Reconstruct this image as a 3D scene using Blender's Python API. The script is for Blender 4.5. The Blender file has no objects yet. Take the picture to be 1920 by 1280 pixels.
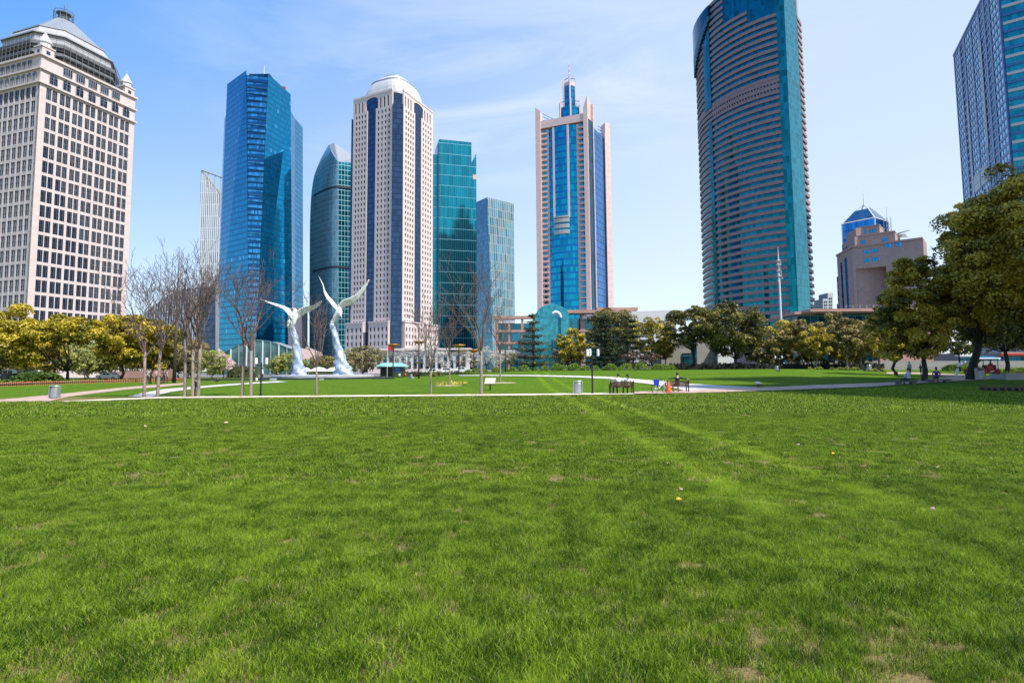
import bpy, bmesh, math, random
import numpy as np
from mathutils import Vector, Matrix
R = math.radians
random.seed(7); RNG = np.random.default_rng(11)
SC = bpy.context.scene
COL = SC.collection

# ------------------------------------------------------------------ camera
F_PX = 1067.0; PITCH = R(4.4); ROLL = R(0.45); V0 = 609.0; EYE = 1.6
CAM_ROT = Matrix.Rotation(math.pi/2 + PITCH, 3, 'X') @ Matrix.Rotation(-ROLL, 3, 'Z')
cd = bpy.data.cameras.new('camera'); cam = bpy.data.objects.new('camera', cd); COL.objects.link(cam)
cam.location = (0, 0, EYE); cam.rotation_euler = CAM_ROT.to_euler()
cd.sensor_width = 36.0; cd.lens = F_PX/1920*36.0; cd.shift_y = -(640-V0)/1920.0
cd.clip_start = 0.1; cd.clip_end = 9000
SC.camera = cam

def ray(u, v):
    return CAM_ROT @ Vector(((u-960)/F_PX, (V0-v)/F_PX, -1.0))
def PY(u, v, Y):                       # world point seen at photo pixel (u, v) at forward distance Y
    d = ray(u, v); return Vector((0, 0, EYE)) + d*(Y/d.y)
def PZ(u, v, Z):                       # world point seen at (u, v) at height Z
    d = ray(u, v); return Vector((0, 0, EYE)) + d*((Z-EYE)/d.z)
def HZ(u, v, Y): return PY(u, v, Y).z
def XU(u, Y, v=700): return PY(u, v, Y).x
def sm(t):
    t = max(0.0, min(1.0, t)); return t*t*(3-2*t)
def terrain(x, y):
    if y < 30: return 0.0
    a = x/max(y, 1.0)
    k = sm((a+0.22)/0.25)*(1-0.45*sm((a-0.45)/0.25))
    return 1.15*sm((y-42)/50)*k
def G(u, v):                           # ground point seen at (u, v)
    d = ray(u, v); y = 2.0; step = 0.25; prev = None
    o = Vector((0, 0, EYE))
    while y < 400:
        p = o + d*(y/d.y)
        if p.z <= terrain(p.x, p.y): return Vector((p.x, p.y, terrain(p.x, p.y)))
        y += step; step = min(1.0, 0.25+y*0.004)
    return Vector((p.x, p.y, terrain(p.x, p.y)))
def GY(u, Y):                          # ground point in column u at distance Y
    x = XU(u, Y); return Vector((x, Y, terrain(x, Y)))

# ------------------------------------------------------------------ objects
def tag(o, label=None, cat=None, group=None, kind=None):
    if label: o['label'] = label
    if cat: o['category'] = cat
    if group: o['group'] = group
    if kind: o['kind'] = kind
    return o
def thing(name, label, cat, loc=(0, 0, 0), group=None, rz=0):
    o = bpy.data.objects.new(name, None); COL.objects.link(o)
    o.location = loc; o.rotation_euler = (0, 0, rz); o.empty_display_size = 0.3
    return tag(o, label, cat, group)
def wloc(o):
    v = Vector(o.location)
    while o.parent: o = o.parent; v = v + Vector(o.location)
    return v
class MB:
    def __init__(s): s.v = []; s.f = []; s.uv = []; s.m = []
    def face(s, pts, uvs=None, m=0):
        n = len(s.v); s.v += [tuple(p) for p in pts]; s.f.append(tuple(range(n, n+len(pts))))
        s.uv.append(uvs if uvs else [(p[0]+p[1], p[2]) for p in pts]); s.m.append(m)
    def hexa(s, c, m=0, w=1, h=1, uv0=(0, 0)):   # c: 8 corners, bottom 0-3 (front l, front r, back r, back l), top 4-7
        u0, v0 = uv0; q = [(u0, v0), (u0+w, v0), (u0+w, v0+h), (u0, v0+h)]
        s.face([c[0], c[1], c[5], c[4]], q, m); s.face([c[2], c[3], c[7], c[6]], q, m)
        d = (Vector(c[1])-Vector(c[2])).length
        q2 = [(u0, v0), (u0+d, v0), (u0+d, v0+h), (u0, v0+h)]
        s.face([c[1], c[2], c[6], c[5]], q2, m); s.face([c[3], c[0], c[4], c[7]], q2, m)
        q3 = [(u0, v0), (u0+w, v0), (u0+w, v0+d), (u0, v0+d)]
        s.face([c[4], c[5], c[6], c[7]], q3, m); s.face([c[3], c[2], c[1], c[0]], q3, m)
    def box(s, x0, x1, y0, y1, z0, z1, m=0):
        s.hexa([(x0, y0, z0), (x1, y0, z0), (x1, y1, z0), (x0, y1, z0), (x0, y0, z1), (x1, y0, z1), (x1, y1, z1), (x0, y1, z1)],
               m, x1-x0, z1-z0, (x0, z0))
    def fbox(s, F, s0, s1, z0, z1, o0, o1, m=0):  # box on a facade: along s, up z, outward o0 < o1
        P = F.P
        s.hexa([P(s0, z0, o1), P(s1, z0, o1), P(s1, z0, o0), P(s0, z0, o0), P(s0, z1, o1), P(s1, z1, o1), P(s1, z1, o0), P(s0, z1, o0)],
               m, s1-s0, z1-z0, (s0, z0))
    def loft(s, pa, pb, m=0, cap=None, u0=0, closed=True, nz=1, mid=None):  # pa bottom ring, pb top ring (3D points)
        n = len(pa); u = u0; rng = n if closed else n-1
        for i in range(rng):
            j = (i+1) % n; a, b, c, d = map(Vector, (pa[i], pa[j], pb[j], pb[i])); L = (b-a).length
            mm = m[i] if isinstance(m, (list, tuple)) else m
            if a.z == d.z and b.z == c.z and (a-d).length < 1e-6 and (b-c).length < 1e-6: continue
            s.face([a, b, c, d], [(u, a.z), (u+L, b.z), (u+L, c.z), (u, d.z)], mm); u += L
        if cap is not None:
            s.face(pb, [(p[0], p[1]) for p in pb], cap)
    def prism(s, poly, z0, z1, m=0, cap=0, bottom=False):
        pa = [(x, y, z0) for x, y in poly]; pb = [(x, y, z1) for x, y in poly]
        s.loft(pa, pb, m, cap)
        if bottom: s.face(pa[::-1], [(p[0], p[1]) for p in pa], cap)
    def tube(s, pts, rad, sides=6, m=0, cap=True):
        rings = []; pts = [Vector(p) for p in pts]; L = 0
        for i, p in enumerate(pts):
            a = pts[max(i-1, 0)]; b = pts[min(i+1, len(pts)-1)]; d = (b-a)
            if d.length < 1e-9: d = Vector((0, 0, 1))
            d.normalize(); up = Vector((0, 0, 1)) if abs(d.z) < 0.9 else Vector((1, 0, 0))
            x = d.cross(up).normalized(); y = d.cross(x)
            r = rad[i] if isinstance(rad, (list, tuple)) else rad
            rings.append([p+(x*math.cos(t)+y*math.sin(t))*r for t in [2*math.pi*k/sides for k in range(sides)]])
        n0 = len(s.v)
        for rg in rings: s.v += [tuple(q) for q in rg]
        for i in range(len(rings)-1):
            h = (pts[i+1]-pts[i]).length
            for k in range(sides):
                k2 = (k+1) % sides
                s.f.append((n0+i*sides+k, n0+i*sides+k2, n0+(i+1)*sides+k2, n0+(i+1)*sides+k)); s.m.append(m)
                s.uv.append([(k*.3, L), (k*.3+.3, L), (k*.3+.3, L+h), (k*.3, L+h)])
            L += h
        if cap:
            for i in (0, len(rings)-1):
                s.f.append(tuple(n0+i*sides+k for k in range(sides))); s.m.append(m); s.uv.append([(0, 0)]*sides)
    def lathe(s, c, prof, sides=16, m=0, sx=1, sy=1, rot=0):
        c = Vector(c)
        rings = [[(c.x+r*sx*math.cos(2*math.pi*k/sides+rot), c.y+r*sy*math.sin(2*math.pi*k/sides+rot), c.z+z) for k in range(sides)] for r, z in prof]
        n0 = len(s.v)
        for rg in rings: s.v += rg
        for i in range(len(rings)-1):
            for k in range(sides):
                k2 = (k+1) % sides; w = 2*math.pi*max(prof[i][0], .01)/sides
                s.f.append((n0+i*sides+k, n0+i*sides+k2, n0+(i+1)*sides+k2, n0+(i+1)*sides+k)); s.m.append(m)
                s.uv.append([(k*w, prof[i][1]), (k*w+w, prof[i][1]), (k*w+w, prof[i+1][1]), (k*w, prof[i+1][1])])
        for i in (0, len(rings)-1):
            if prof[i][0] > 1e-4:
                s.f.append(tuple(n0+i*sides+k for k in range(sides))); s.m.append(m); s.uv.append([(0, 0)]*sides)
    def build(s, name, mats, root=None, smooth=False, fix=True, bevel=0):
        if not isinstance(mats, (list, tuple)): mats = [mats]
        off = wloc(root) if root else Vector((0, 0, 0))
        me = bpy.data.meshes.new(name)
        me.from_pydata([(a-off.x, b-off.y, c-off.z) for a, b, c in s.v], [], s.f)
        ul = me.uv_layers.new(name='UVMap')
        ul.data.foreach_set('uv', np.array([c for q in s.uv for p in q for c in p], dtype=np.float32))
        me.polygons.foreach_set('material_index', np.array(s.m, dtype=np.int32))
        if smooth: me.polygons.foreach_set('use_smooth', np.ones(len(s.f), dtype=bool))
        for m in mats: me.materials.append(m)
        if fix:
            bm = bmesh.new(); bm.from_mesh(me)
            if smooth: bmesh.ops.remove_doubles(bm, verts=bm.verts, dist=1e-4)
            bmesh.ops.recalc_face_normals(bm, faces=bm.faces); bm.to_mesh(me); bm.free()
        me.update()
        o = bpy.data.objects.new(name, me); COL.objects.link(o)
        if root: o.parent = root
        if bevel:
            b = o.modifiers.new('bevel', 'BEVEL'); b.width = bevel; b.segments = 2; b.limit_method = 'ANGLE'
        return o
class Fac:                              # a facade from A to B (left to right seen from outside)
    def __init__(s, A, B):
        s.A = Vector((A[0], A[1])); s.B = Vector((B[0], B[1])); d = s.B-s.A; s.L = d.length; s.t = d/s.L
        s.n = Vector((s.t.y, -s.t.x))
    def P(s, a, z, o=0.0):
        p = s.A+s.t*a+s.n*o; return Vector((p.x, p.y, z))
    def rot(s): return math.atan2(s.t.y, s.t.x)

def dup(root, loc, rz=None, sc=None):
    r = root.copy(); COL.objects.link(r); r.location = loc
    if rz is not None: r.rotation_euler = (0, 0, rz)
    if sc is not None: r.scale = (sc, sc, sc) if not isinstance(sc, (tuple, list)) else sc
    for ch in list(root.children):
        c = ch.copy(); COL.objects.link(c); c.parent = r
        for g in list(ch.children):
            d = g.copy(); COL.objects.link(d); d.parent = c
    return r

# ------------------------------------------------------------------ materials
class NT:
    def __init__(s, name):
        s.mat = bpy.data.materials.new(name); s.mat.use_nodes = True; s.nt = s.mat.node_tree
        s.nt.nodes.clear(); s.out = s.nt.nodes.new('ShaderNodeOutputMaterial')
    def n(s, typ, **kw):
        nd = s.nt.nodes.new('ShaderNode'+typ)
        ins = kw.pop('ins', {})
        for k, v in kw.items(): setattr(nd, k, v)
        for k, v in ins.items():
            sock = nd.inputs[k]
            if isinstance(v, bpy.types.NodeSocket): s.nt.links.new(v, sock)
            else: sock.default_value = v
        return nd
    def math(s, op, a, b=0.0, c=0.0, clamp=False):
        nd = s.nt.nodes.new('ShaderNodeMath'); nd.operation = op; nd.use_clamp = clamp
        for i, v in enumerate((a, b, c)):
            if isinstance(v, bpy.types.NodeSocket): s.nt.links.new(v, nd.inputs[i])
            else: nd.inputs[i].default_value = v
        return nd.outputs[0]
    def mix(s, f, a, b, blend='MIX'):
        nd = s.nt.nodes.new('ShaderNodeMix'); nd.data_type = 'RGBA'; nd.blend_type = blend; nd.clamp_factor = True
        for k, v in ((0, f), (6, a), (7, b)):
            if isinstance(v, bpy.types.NodeSocket): s.nt.links.new(v, nd.inputs[k])
            else: nd.inputs[k].default_value = (v if k == 0 else (tuple(v)+(1,))[:4])
        return nd.outputs[2]
    def end(s, shader): s.nt.links.new(shader, s.out.inputs['Surface']); return s.mat
def c4(c): return (c[0], c[1], c[2], 1.0)
def mul(c, k): return tuple(min(1, x*k) for x in c)

def plain(name, col, rough=0.6, metal=0.0, var=0.15, scale=1.0, bump=0.0, spec=0.5):
    t = NT(name); tc = t.n('TexCoord')
    no = t.n('TexNoise', ins={'Vector': tc.outputs['Object'], 'Scale': scale, 'Detail': 5.0, 'Roughness': 0.6})
    c = t.mix(no.outputs['Fac'], mul(col, 1-var), mul(col, 1+var))
    b = t.n('BsdfPrincipled', ins={'Base Color': c, 'Roughness': rough, 'Metallic': metal, 'Specular IOR Level': spec})
    if bump:
        bp = t.n('Bump', ins={'Height': no.outputs['Fac'], 'Strength': bump, 'Distance': 0.1})
        t.nt.links.new(bp.outputs['Normal'], b.inputs['Normal'])
    return t.end(b.outputs[0])

def grid(name, col, pw, fh, lw=(0.1, 0.1), lcol=(0.05, 0.05, 0.05), band=0.0, bcol=None, var=0.25, metal=0.0, rough=0.5,
         jit=0.0, wob=0.0, lmetal=0.0, uoff=0.0, voff=0.0, every=0, ecol=None, brough=None, odd=0.0, oddcol=None):
    """cells of pw x fh metres in UV space with joints, an optional band at the foot of each floor, and per-cell variation"""
    t = NT(name); uv = t.n('UVMap', uv_map='UVMap'); sp = t.n('SeparateXYZ', ins={0: uv.outputs[0]})
    u = t.math('MULTIPLY_ADD', sp.outputs[0], 1/pw, uoff+1000.0); v = t.math('MULTIPLY_ADD', sp.outputs[1], 1/fh, voff+1000.0)
    fu, fv = t.math('FRACT', u), t.math('FRACT', v); iu, iv = t.math('FLOOR', u), t.math('FLOOR', v)
    cb = t.n('CombineXYZ', ins={0: iu, 1: iv}); wn = t.n('TexWhiteNoise', noise_dimensions='3D', ins={'Vector': cb.outputs[0]})
    rnd = wn.outputs['Value']
    base = t.mix(rnd, mul(col, 1-var), mul(col, 1+var))
    if odd:
        base = t.mix(t.math('LESS_THAN', rnd, odd), base, oddcol)
    met = metal
    if band:
        bm_ = t.math('LESS_THAN', fv, band); base = t.mix(bm_, base, bcol)
    if every:
        em = t.math('LESS_THAN', t.math('MODULO', iv, float(every)), 0.5)
        em = t.math('MULTIPLY', em, t.math('LESS_THAN', fv, 0.3)); base = t.mix(em, base, ecol)
    lm = t.math('MAXIMUM', t.math('LESS_THAN', fu, lw[0]/pw), t.math('LESS_THAN', fv, lw[1]/fh))
    base = t.mix(lm, base, lcol)
    b = t.n('BsdfPrincipled', ins={'Base Color': base, 'Roughness': rough})
    if metal or lmetal:
        mm = t.math('MULTIPLY_ADD', lm, lmetal-metal, metal); t.nt.links.new(mm, b.inputs['Metallic'])
    if metal:
        rr = t.math('MULTIPLY_ADD', lm, 0.5-rough, rough); t.nt.links.new(rr, b.inputs['Roughness'])
    if jit or wob:
        g = t.n('NewGeometry')
        v1 = t.n('VectorMath', operation='SUBTRACT', ins={0: wn.outputs['Color'], 1: (0.5, 0.5, 0.5)})
        v2 = t.n('VectorMath', operation='SCALE', ins={0: v1.outputs[0], 'Scale': jit})
        v3 = t.n('VectorMath', operation='ADD', ins={0: g.outputs['Normal'], 1: v2.outputs[0]})
        last = v3
        if wob:
            nz = t.n('TexNoise', ins={'Vector': g.outputs['Position'], 'Scale': 0.35, 'Detail': 2.0})
            w1 = t.n('VectorMath', operation='SUBTRACT', ins={0: nz.outputs['Color'], 1: (0.5, 0.5, 0.5)})
            w2 = t.n('VectorMath', operation='SCALE', ins={0: w1.outputs[0], 'Scale': wob})
            last = t.n('VectorMath', operation='ADD', ins={0: v3.outputs[0], 1: w2.outputs[0]})
        v4 = t.n('VectorMath', operation='NORMALIZE', ins={0: last.outputs[0]})
        t.nt.links.new(v4.outputs[0], b.inputs['Normal'])
    return t.end(b.outputs[0])

def leafmat(name, dark, light, rough=0.45, trans=0.3):
    t = NT(name); at = t.n('Attribute', attribute_name='tint')
    c = t.mix(at.outputs['Fac'], dark, light)
    b = t.n('BsdfPrincipled', ins={'Base Color': c, 'Roughness': rough, 'Specular IOR Level': 0.35})
    tr = t.n('BsdfTranslucent', ins={'Color': c}); mx = t.n('MixShader', ins={0: trans, 1: b.outputs[0], 2: tr.outputs[0]})
    return t.end(mx.outputs[0])

# ------------------------------------------------------------------ light
SUN_AZ, SUN_EL = math.atan2(0.82, -0.57), R(54)
sd = Vector((math.sin(SUN_AZ)*math.cos(SUN_EL), math.cos(SUN_AZ)*math.cos(SUN_EL), math.sin(SUN_EL)))
sl = bpy.data.lights.new('sun', 'SUN'); sl.energy = 2.9; sl.angle = R(0.5); sl.color = (1.0, 0.95, 0.88)
so = bpy.data.objects.new('sun', sl); COL.objects.link(so); so.rotation_euler = sd.to_track_quat('Z', 'Y').to_euler(); so.location = (60, -60, 120)
W = bpy.data.worlds.new('World'); SC.world = W; W.use_nodes = True
wt = W.node_tree; wt.nodes.clear()
class WN(NT):
    def __init__(s): s.nt = wt
w = WN()
sky = w.n('TexSky', sky_type='NISHITA'); sky.sun_disc = False; sky.sun_elevation = SUN_EL; sky.sun_rotation = SUN_AZ
sky.air_density = 1.0; sky.dust_density = 0.6; sky.ozone_density = 2.2; sky.altitude = 10
tc = w.n('TexCoord'); sp = w.n('SeparateXYZ', ins={0: tc.outputs['Generated']})
# thin high cloud: streaky noise on the direction projected to a plane overhead
zz = w.math('MAXIMUM', sp.outputs[2], 0.05)
px_ = w.math('DIVIDE', sp.outputs[0], zz); py_ = w.math('DIVIDE', sp.outputs[1], zz)
cv = w.n('CombineXYZ', ins={0: px_, 1: py_})
mp = w.n('Mapping', ins={0: cv.outputs[0], 'Rotation': (0, 0, R(62)), 'Scale': (0.8, 1.35, 1)})
n1 = w.n('TexNoise', ins={'Vector': mp.outputs[0], 'Scale': 1.1, 'Detail': 9.0, 'Roughness': 0.62, 'Distortion': 0.9})
n2 = w.n('TexNoise', ins={'Vector': cv.outputs[0], 'Scale': 0.35, 'Detail': 2.0})
# thicker to the upper middle of the view
cen = w.n('VectorMath', operation='DISTANCE', ins={0: cv.outputs[0], 1: (-0.05, 2.0, 0)})
reg = w.math('SUBTRACT', 1.0, w.math('DIVIDE', cen.outputs['Value'], 1.35), clamp=True)
cl = w.math('MULTIPLY', w.math('SUBTRACT', n1.outputs['Fac'], 0.45, clamp=True), 2.2, clamp=True)
cl = w.math('MULTIPLY', cl, w.math('MULTIPLY', reg, 1.25), clamp=True)
cl = w.math('MULTIPLY', cl, 0.75)
hsv = w.n('HueSaturation', ins={'Saturation': 1.28, 'Value': 0.85, 'Color': sky.outputs[0]})
# paler towards the horizon and towards the sun's side
kx = w.math('MINIMUM', w.math('MAXIMUM', w.math('MULTIPLY_ADD', sp.outputs[0], -0.95, 0.47), 0.18), 1.15)
hz = w.math('SUBTRACT', 1.0, w.math('MULTIPLY', w.math('MULTIPLY', w.math('MAXIMUM', sp.outputs[2], 0.0), 1.85), kx), clamp=True)
gr = w.mix(hz, (0.16, 0.95, 2.6), (2.28, 2.50, 2.80))
c1 = w.mix(0.80, hsv.outputs[0], gr)
c2 = w.mix(cl, c1, (2.75, 2.9, 3.1))
bg = w.n('Background', ins={'Color': c2, 'Strength': 0.15})
wo = w.n('OutputWorld'); wt.links.new(bg.outputs[0], wo.inputs['Surface'])
SC.view_settings.view_transform = 'Standard'; SC.view_settings.look = 'None'
SC.view_settings.exposure = 1.32; SC.view_settings.gamma = 1.0
# ================================================================== towers
M = {}
M['mull'] = plain('mullion_slate', (0.12, 0.15, 0.21), .4, .3)
M['bluish'] = grid('glass_blue', (0.008, 0.25, 0.43), 1.6, 4.2, (0.10, 0.34), (0.015, 0.09, 0.20), 0.30, (0.006, 0.19, 0.35), 0.16, 0.9, 0.06, 0.005, 0.010, lmetal=0.6, odd=0.02, oddcol=(0.10, 0.42, 0.66))
M['blue_pale'] = grid('glass_blue_pale', (0.07, 0.34, 0.56), 1.8, 4.2, (0.12, 0.5), (0.02, 0.08, 0.18), 0.42, (0.015, 0.13, 0.30), 0.4, 0.9, 0.07, 0.02, 0.01, lmetal=0.5)
M['teal'] = grid('glass_teal', (0.006, 0.25, 0.30), 1.5, 8.0, (0.09, 0.34), (0.15, 0.36, 0.44), 0.0, None, 0.22, 0.9, 0.05, 0.005, 0.006, lmetal=0.6)
M['teal_fin'] = grid('glass_teal_fins', (0.06, 0.23, 0.27), 1.7, 4.1, (0.55, 0.22), (0.34, 0.40, 0.43), 0.0, None, 0.5, 0.8, 0.12, 0.02, 0.01, lmetal=0.3)
M['teal_grid'] = grid('glass_teal_grid', (0.02, 0.30, 0.36), 2.4, 4.1, (0.2, 0.35), (0.30, 0.52, 0.55), 0.0, None, 0.5, 0.85, 0.08, 0.02, 0.01, lmetal=0.4)
M['grey_glass'] = grid('glass_grey', (0.10, 0.22, 0.30), 2.2, 3.9, (0.08, 0.2), (0.08, 0.16, 0.22), 0.0, None, 0.25, 0.85, 0.08, 0.01, 0.01, lmetal=0.6)
M['pearl_glass'] = grid('glass_grey_green', (0.15, 0.30, 0.33), 2.4, 7.6, (0.55, 0.35), (0.36, 0.36, 0.33), 0.0, None, 0.35, 0.8, 0.1, 0.02, 0.01, lmetal=0.2, odd=0.2, oddcol=(0.06, 0.20, 0.26))
M['cyan'] = grid('glass_cyan', (0.008, 0.29, 0.42), 1.3, 4.05, (0.09, 0.12), (0.02, 0.16, 0.30), 0.30, (0.008, 0.17, 0.40), 0.28, 0.9, 0.05, 0.02, 0.01, lmetal=0.6)
M['navy'] = grid('glass_navy', (0.008, 0.075, 0.13), 1.4, 4.05, (0.08, 0.35), (0.03, 0.12, 0.19), 0.0, None, 0.5, 0.85, 0.1, 0.01, 0.01, lmetal=0.5)
M['azure'] = grid('glass_azure', (0.02, 0.20, 0.50), 1.4, 4.05, (0.08, 0.5), (0.01, 0.09, 0.26), 0.0, None, 0.3, 0.9, 0.08, 0.01, 0.01, lmetal=0.5)
M['green_glass'] = grid('glass_deep_teal', (0.004, 0.145, 0.175), 1.6, 3.7, (0.07, 0.10), (0.01, 0.08, 0.12), 0.0, None, 0.35, 0.9, 0.06, 0.02, 0.01, lmetal=0.6, odd=0.07, oddcol=(0.01, 0.19, 0.25))
M['aqua_bright'] = grid('glass_aqua', (0.006, 0.24, 0.28), 1.6, 3.7, (0.05, 0.16), (0.12, 0.30, 0.34), 0.0, None, 0.25, 0.9, 0.05, 0.01, 0.01, lmetal=0.6)
M['brown'] = grid('granite_brown', (0.27, 0.185, 0.185), 1.6, 0.62, (0.05, 0.05), (0.15, 0.095, 0.10), 0.0, None, 0.10, 0, 0.55)
M['beige_brown'] = grid('granite_pinkish_beige', (0.36, 0.255, 0.235), 1.2, 0.8, (0.05, 0.05), (0.26, 0.18, 0.165), 0.0, None, 0.08, 0, 0.6)
M['pink'] = grid('granite_pink', (0.68, 0.50, 0.46), 1.6, 2.0, (0.05, 0.07), (0.66, 0.56, 0.52), 0.0, None, 0.05, 0, 0.5, every=2, ecol=(0.60, 0.47, 0.43))
M['pink_light'] = grid('granite_rose_cladding', (0.58, 0.42, 0.39), 1.6, 4.05, (0.05, 0.12), (0.66, 0.56, 0.52), 0.0, None, 0.05, 0, 0.5)
M['cream'] = grid('stone_cream', (0.56, 0.475, 0.46), 1.5, 1.0, (0.05, 0.06), (0.50, 0.41, 0.38), 0.0, None, 0.05, 0, 0.6)
M['white_stone'] = grid('stone_white', (0.60, 0.51, 0.485), 1.6, 3.42, (0.05, 0.06), (0.56, 0.48, 0.45), 0.0, None, 0.04, 0, 0.6)
M['roof_grey'] = plain('roof_membrane', (0.22, 0.23, 0.24), 0.8, 0, 0.2, 0.2)
M['roof_white'] = grid('roof_white_panels', (0.50, 0.50, 0.51), 2.5, 1.6, (0.06, 0.06), (0.42, 0.42, 0.43), 0.0, None, 0.04, 0, 0.45)
M['roof_metal'] = grid('roof_standing_seam', (0.27, 0.29, 0.31), 0.9, 30, (0.08, 0.0), (0.28, 0.30, 0.33), 0.0, None, 0.05, 0.3, 0.45)
M['gallery_grey'] = plain('gallery_grey', (0.15, 0.155, 0.17), .6, .1, .3, .6)
M['band_grey'] = grid('roof_band_panels', (0.36, 0.36, 0.38), 2.5, 1.6, (0.08, 0.06), (0.22, 0.22, 0.24), 0.0, None, 0.08, 0, 0.5)
M['scaff'] = plain('scaffold_dark', (0.10, 0.11, 0.13), 0.6, 0.2)
M['win_dark'] = grid('window_pane_dark', (0.018, 0.035, 0.065), 0.95, 1.5, (0.07, 0.06), (0.10, 0.13, 0.19), 0.0, None, 0.5, 0.6, 0.08, 0.03, 0.01, lmetal=0.2)
M['win_small'] = grid('window_pane_small', (0.03, 0.035, 0.055), 1.7, 3.42, (0.0, 0.0), (0.1, 0.1, 0.1), 0.0, None, 0.6, 0.6, 0.1, 0.05, 0.01)
M['win_blue'] = grid('window_pane_blue', (0.02, 0.27, 0.52), 1.6, 3, (0.08, 0.08), (0.02, 0.07, 0.15), 0.0, None, 0.4, 0.9, 0.06, 0.03, 0.01, lmetal=0.3)
M['win_cyan'] = grid('window_pane_cyan', (0.012, 0.36, 0.50), 1.4, 3, (0.06, 0.06), (0.02, 0.16, 0.22), 0.0, None, 0.3, 0.9, 0.05, 0.03, 0.01, lmetal=0.3)
M['navy_strip'] = grid('glass_slate', (0.045, 0.085, 0.15), 1.5, 3.42, (0.08, 0.12), (0.03, 0.045, 0.08), 0.30, (0.03, 0.06, 0.11), 0.25, 0.85, 0.08, 0.01, 0.01, lmetal=0.5)
M['white_metal'] = plain('white_metal', (0.72, 0.73, 0.75), 0.4, 0.1, 0.05)
M['grey_metal'] = plain('grey_metal', (0.35, 0.36, 0.38), 0.45, 0.4, 0.08)
M['dark_metal'] = plain('dark_metal', (0.035, 0.035, 0.04), 0.45, 0.3, 0.1)
M['blue_metal'] = plain('blue_truss_metal', (0.05, 0.18, 0.50), 0.4, 0.3, 0.1)
M['red_paint'] = plain('red_paint', (0.45, 0.03, 0.03), 0.5)
M['concrete'] = plain('concrete', (0.42, 0.41, 0.39), 0.8, 0, 0.12, 0.4)

def face_grid(mb, F, cols, rows, s_end, zb, zt, o0, o1, m=0, inset=0.12, s_start=0.0):
    """piers between the columns and spandrels between the rows"""
    edges = [s_start]+[c for cc in cols for c in cc]+[s_end]
    for i in range(0, len(edges), 2):
        if edges[i+1]-edges[i] > 0.02: mb.fbox(F, edges[i], edges[i+1], zb, zt, o0, o1, m)
    ze = [zb]+[r for rr in rows for r in rr]+[zt]
    for c0, c1 in cols:
        for i in range(0, len(ze), 2):
            if ze[i+1]-ze[i] > 0.02: mb.fbox(F, c0, c1, ze[i], ze[i+1], o0, o1-inset, m)

def win_mesh(name, w, h, nx, ny, fr, glass, frame, arch=False, depth=0.12):
    """a window w x h from its lower left corner: x along the wall, y into it"""
    mb = MB()
    if arch:
        n = 8; r = w/2; pts = [(0, 0), (w, 0)]+[(w/2+r*math.cos(math.pi*k/n), h-r+r*math.sin(math.pi*k/n)) for k in range(n+1)]
        mb.face([(x, depth, z) for x, z in pts], [(x, z) for x, z in pts], 0)
    else: mb.face([(0, depth, 0), (w, depth, 0), (w, depth, h), (0, depth, h)], [(0, 0), (w, 0), (w, h), (0, h)], 0)
    for i in range(nx+1):
        x = (w-fr)*i/nx; hh = h if not arch else (h-w/2*(1-math.sqrt(max(0, 1-((x+fr/2-w/2)/(w/2))**2))))
        mb.box(x, x+fr, 0, depth-0.01, 0, hh, 1)
    for j in range(ny+1):
        z = (h-fr)*j/ny if not arch else (h-w/2)*j/ny
        for i in range(nx):
            x0 = (w-fr)*i/nx+fr; x1 = (w-fr)*(i+1)/nx; mb.box(x0, x1, 0.01, depth-0.012, z, z+fr, 1)
    o = mb.build(name, [glass, frame]); me = o.data; bpy.data.objects.remove(o); return me

def add_windows(root, specs, name='window', cap=100):
    """specs: (mesh, facade, s, z, o). The ones that show largest become parts of their own, the rest one part."""
    eye = Vector((0, 0, EYE)); off = wloc(root)
    def size(sp):
        me, F, s, z, o = sp; p = F.P(s, z, o); d = eye-p; n3 = Vector((F.n.x, F.n.y, 0)); return max(0, n3.dot(d.normalized()))/d.length_squared
    specs = sorted(specs, key=size, reverse=True); rest = specs[cap:]
    for me, F, s, z, o in specs[:cap]:
        ob = bpy.data.objects.new(name, me); COL.objects.link(ob); ob.parent = root
        ob.location = F.P(s, z, o)-off; ob.rotation_euler = (0, 0, F.rot())
    if rest:
        vs, fs, ms, uvs = [], [], [], []; n = 0; cache = {}
        for me, F, s, z, o in rest:
            if me.name not in cache:
                cache[me.name] = ([v.co.copy() for v in me.vertices], [tuple(p.vertices) for p in me.polygons], [p.material_index for p in me.polygons],
                                  [tuple(l.uv) for l in me.uv_layers[0].data], list(me.materials))
            a, b, c, q, mt = cache[me.name]; p = F.P(s, z, o)-off
            vs += [(p.x+v.x*F.t.x-v.y*F.n.x, p.y+v.x*F.t.y-v.y*F.n.y, p.z+v.z) for v in a]
            fs += [tuple(i+n for i in f) for f in b]; ms += c; uvs += [(x+s, y+z) for x, y in q]; n += len(a)
        me = bpy.data.meshes.new('windows'); me.from_pydata(vs, [], fs); ul = me.uv_layers.new(name='UVMap')
        ul.data.foreach_set('uv', np.array(uvs, dtype=np.float32).ravel()); me.polygons.foreach_set('material_index', np.array(ms, dtype=np.int32))
        for m_ in mt: me.materials.append(m_)
        me.update(); ob = bpy.data.objects.new(name+'s', me); COL.objects.link(ob); ob.parent = root; ob['kind'] = 'stuff'

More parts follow.
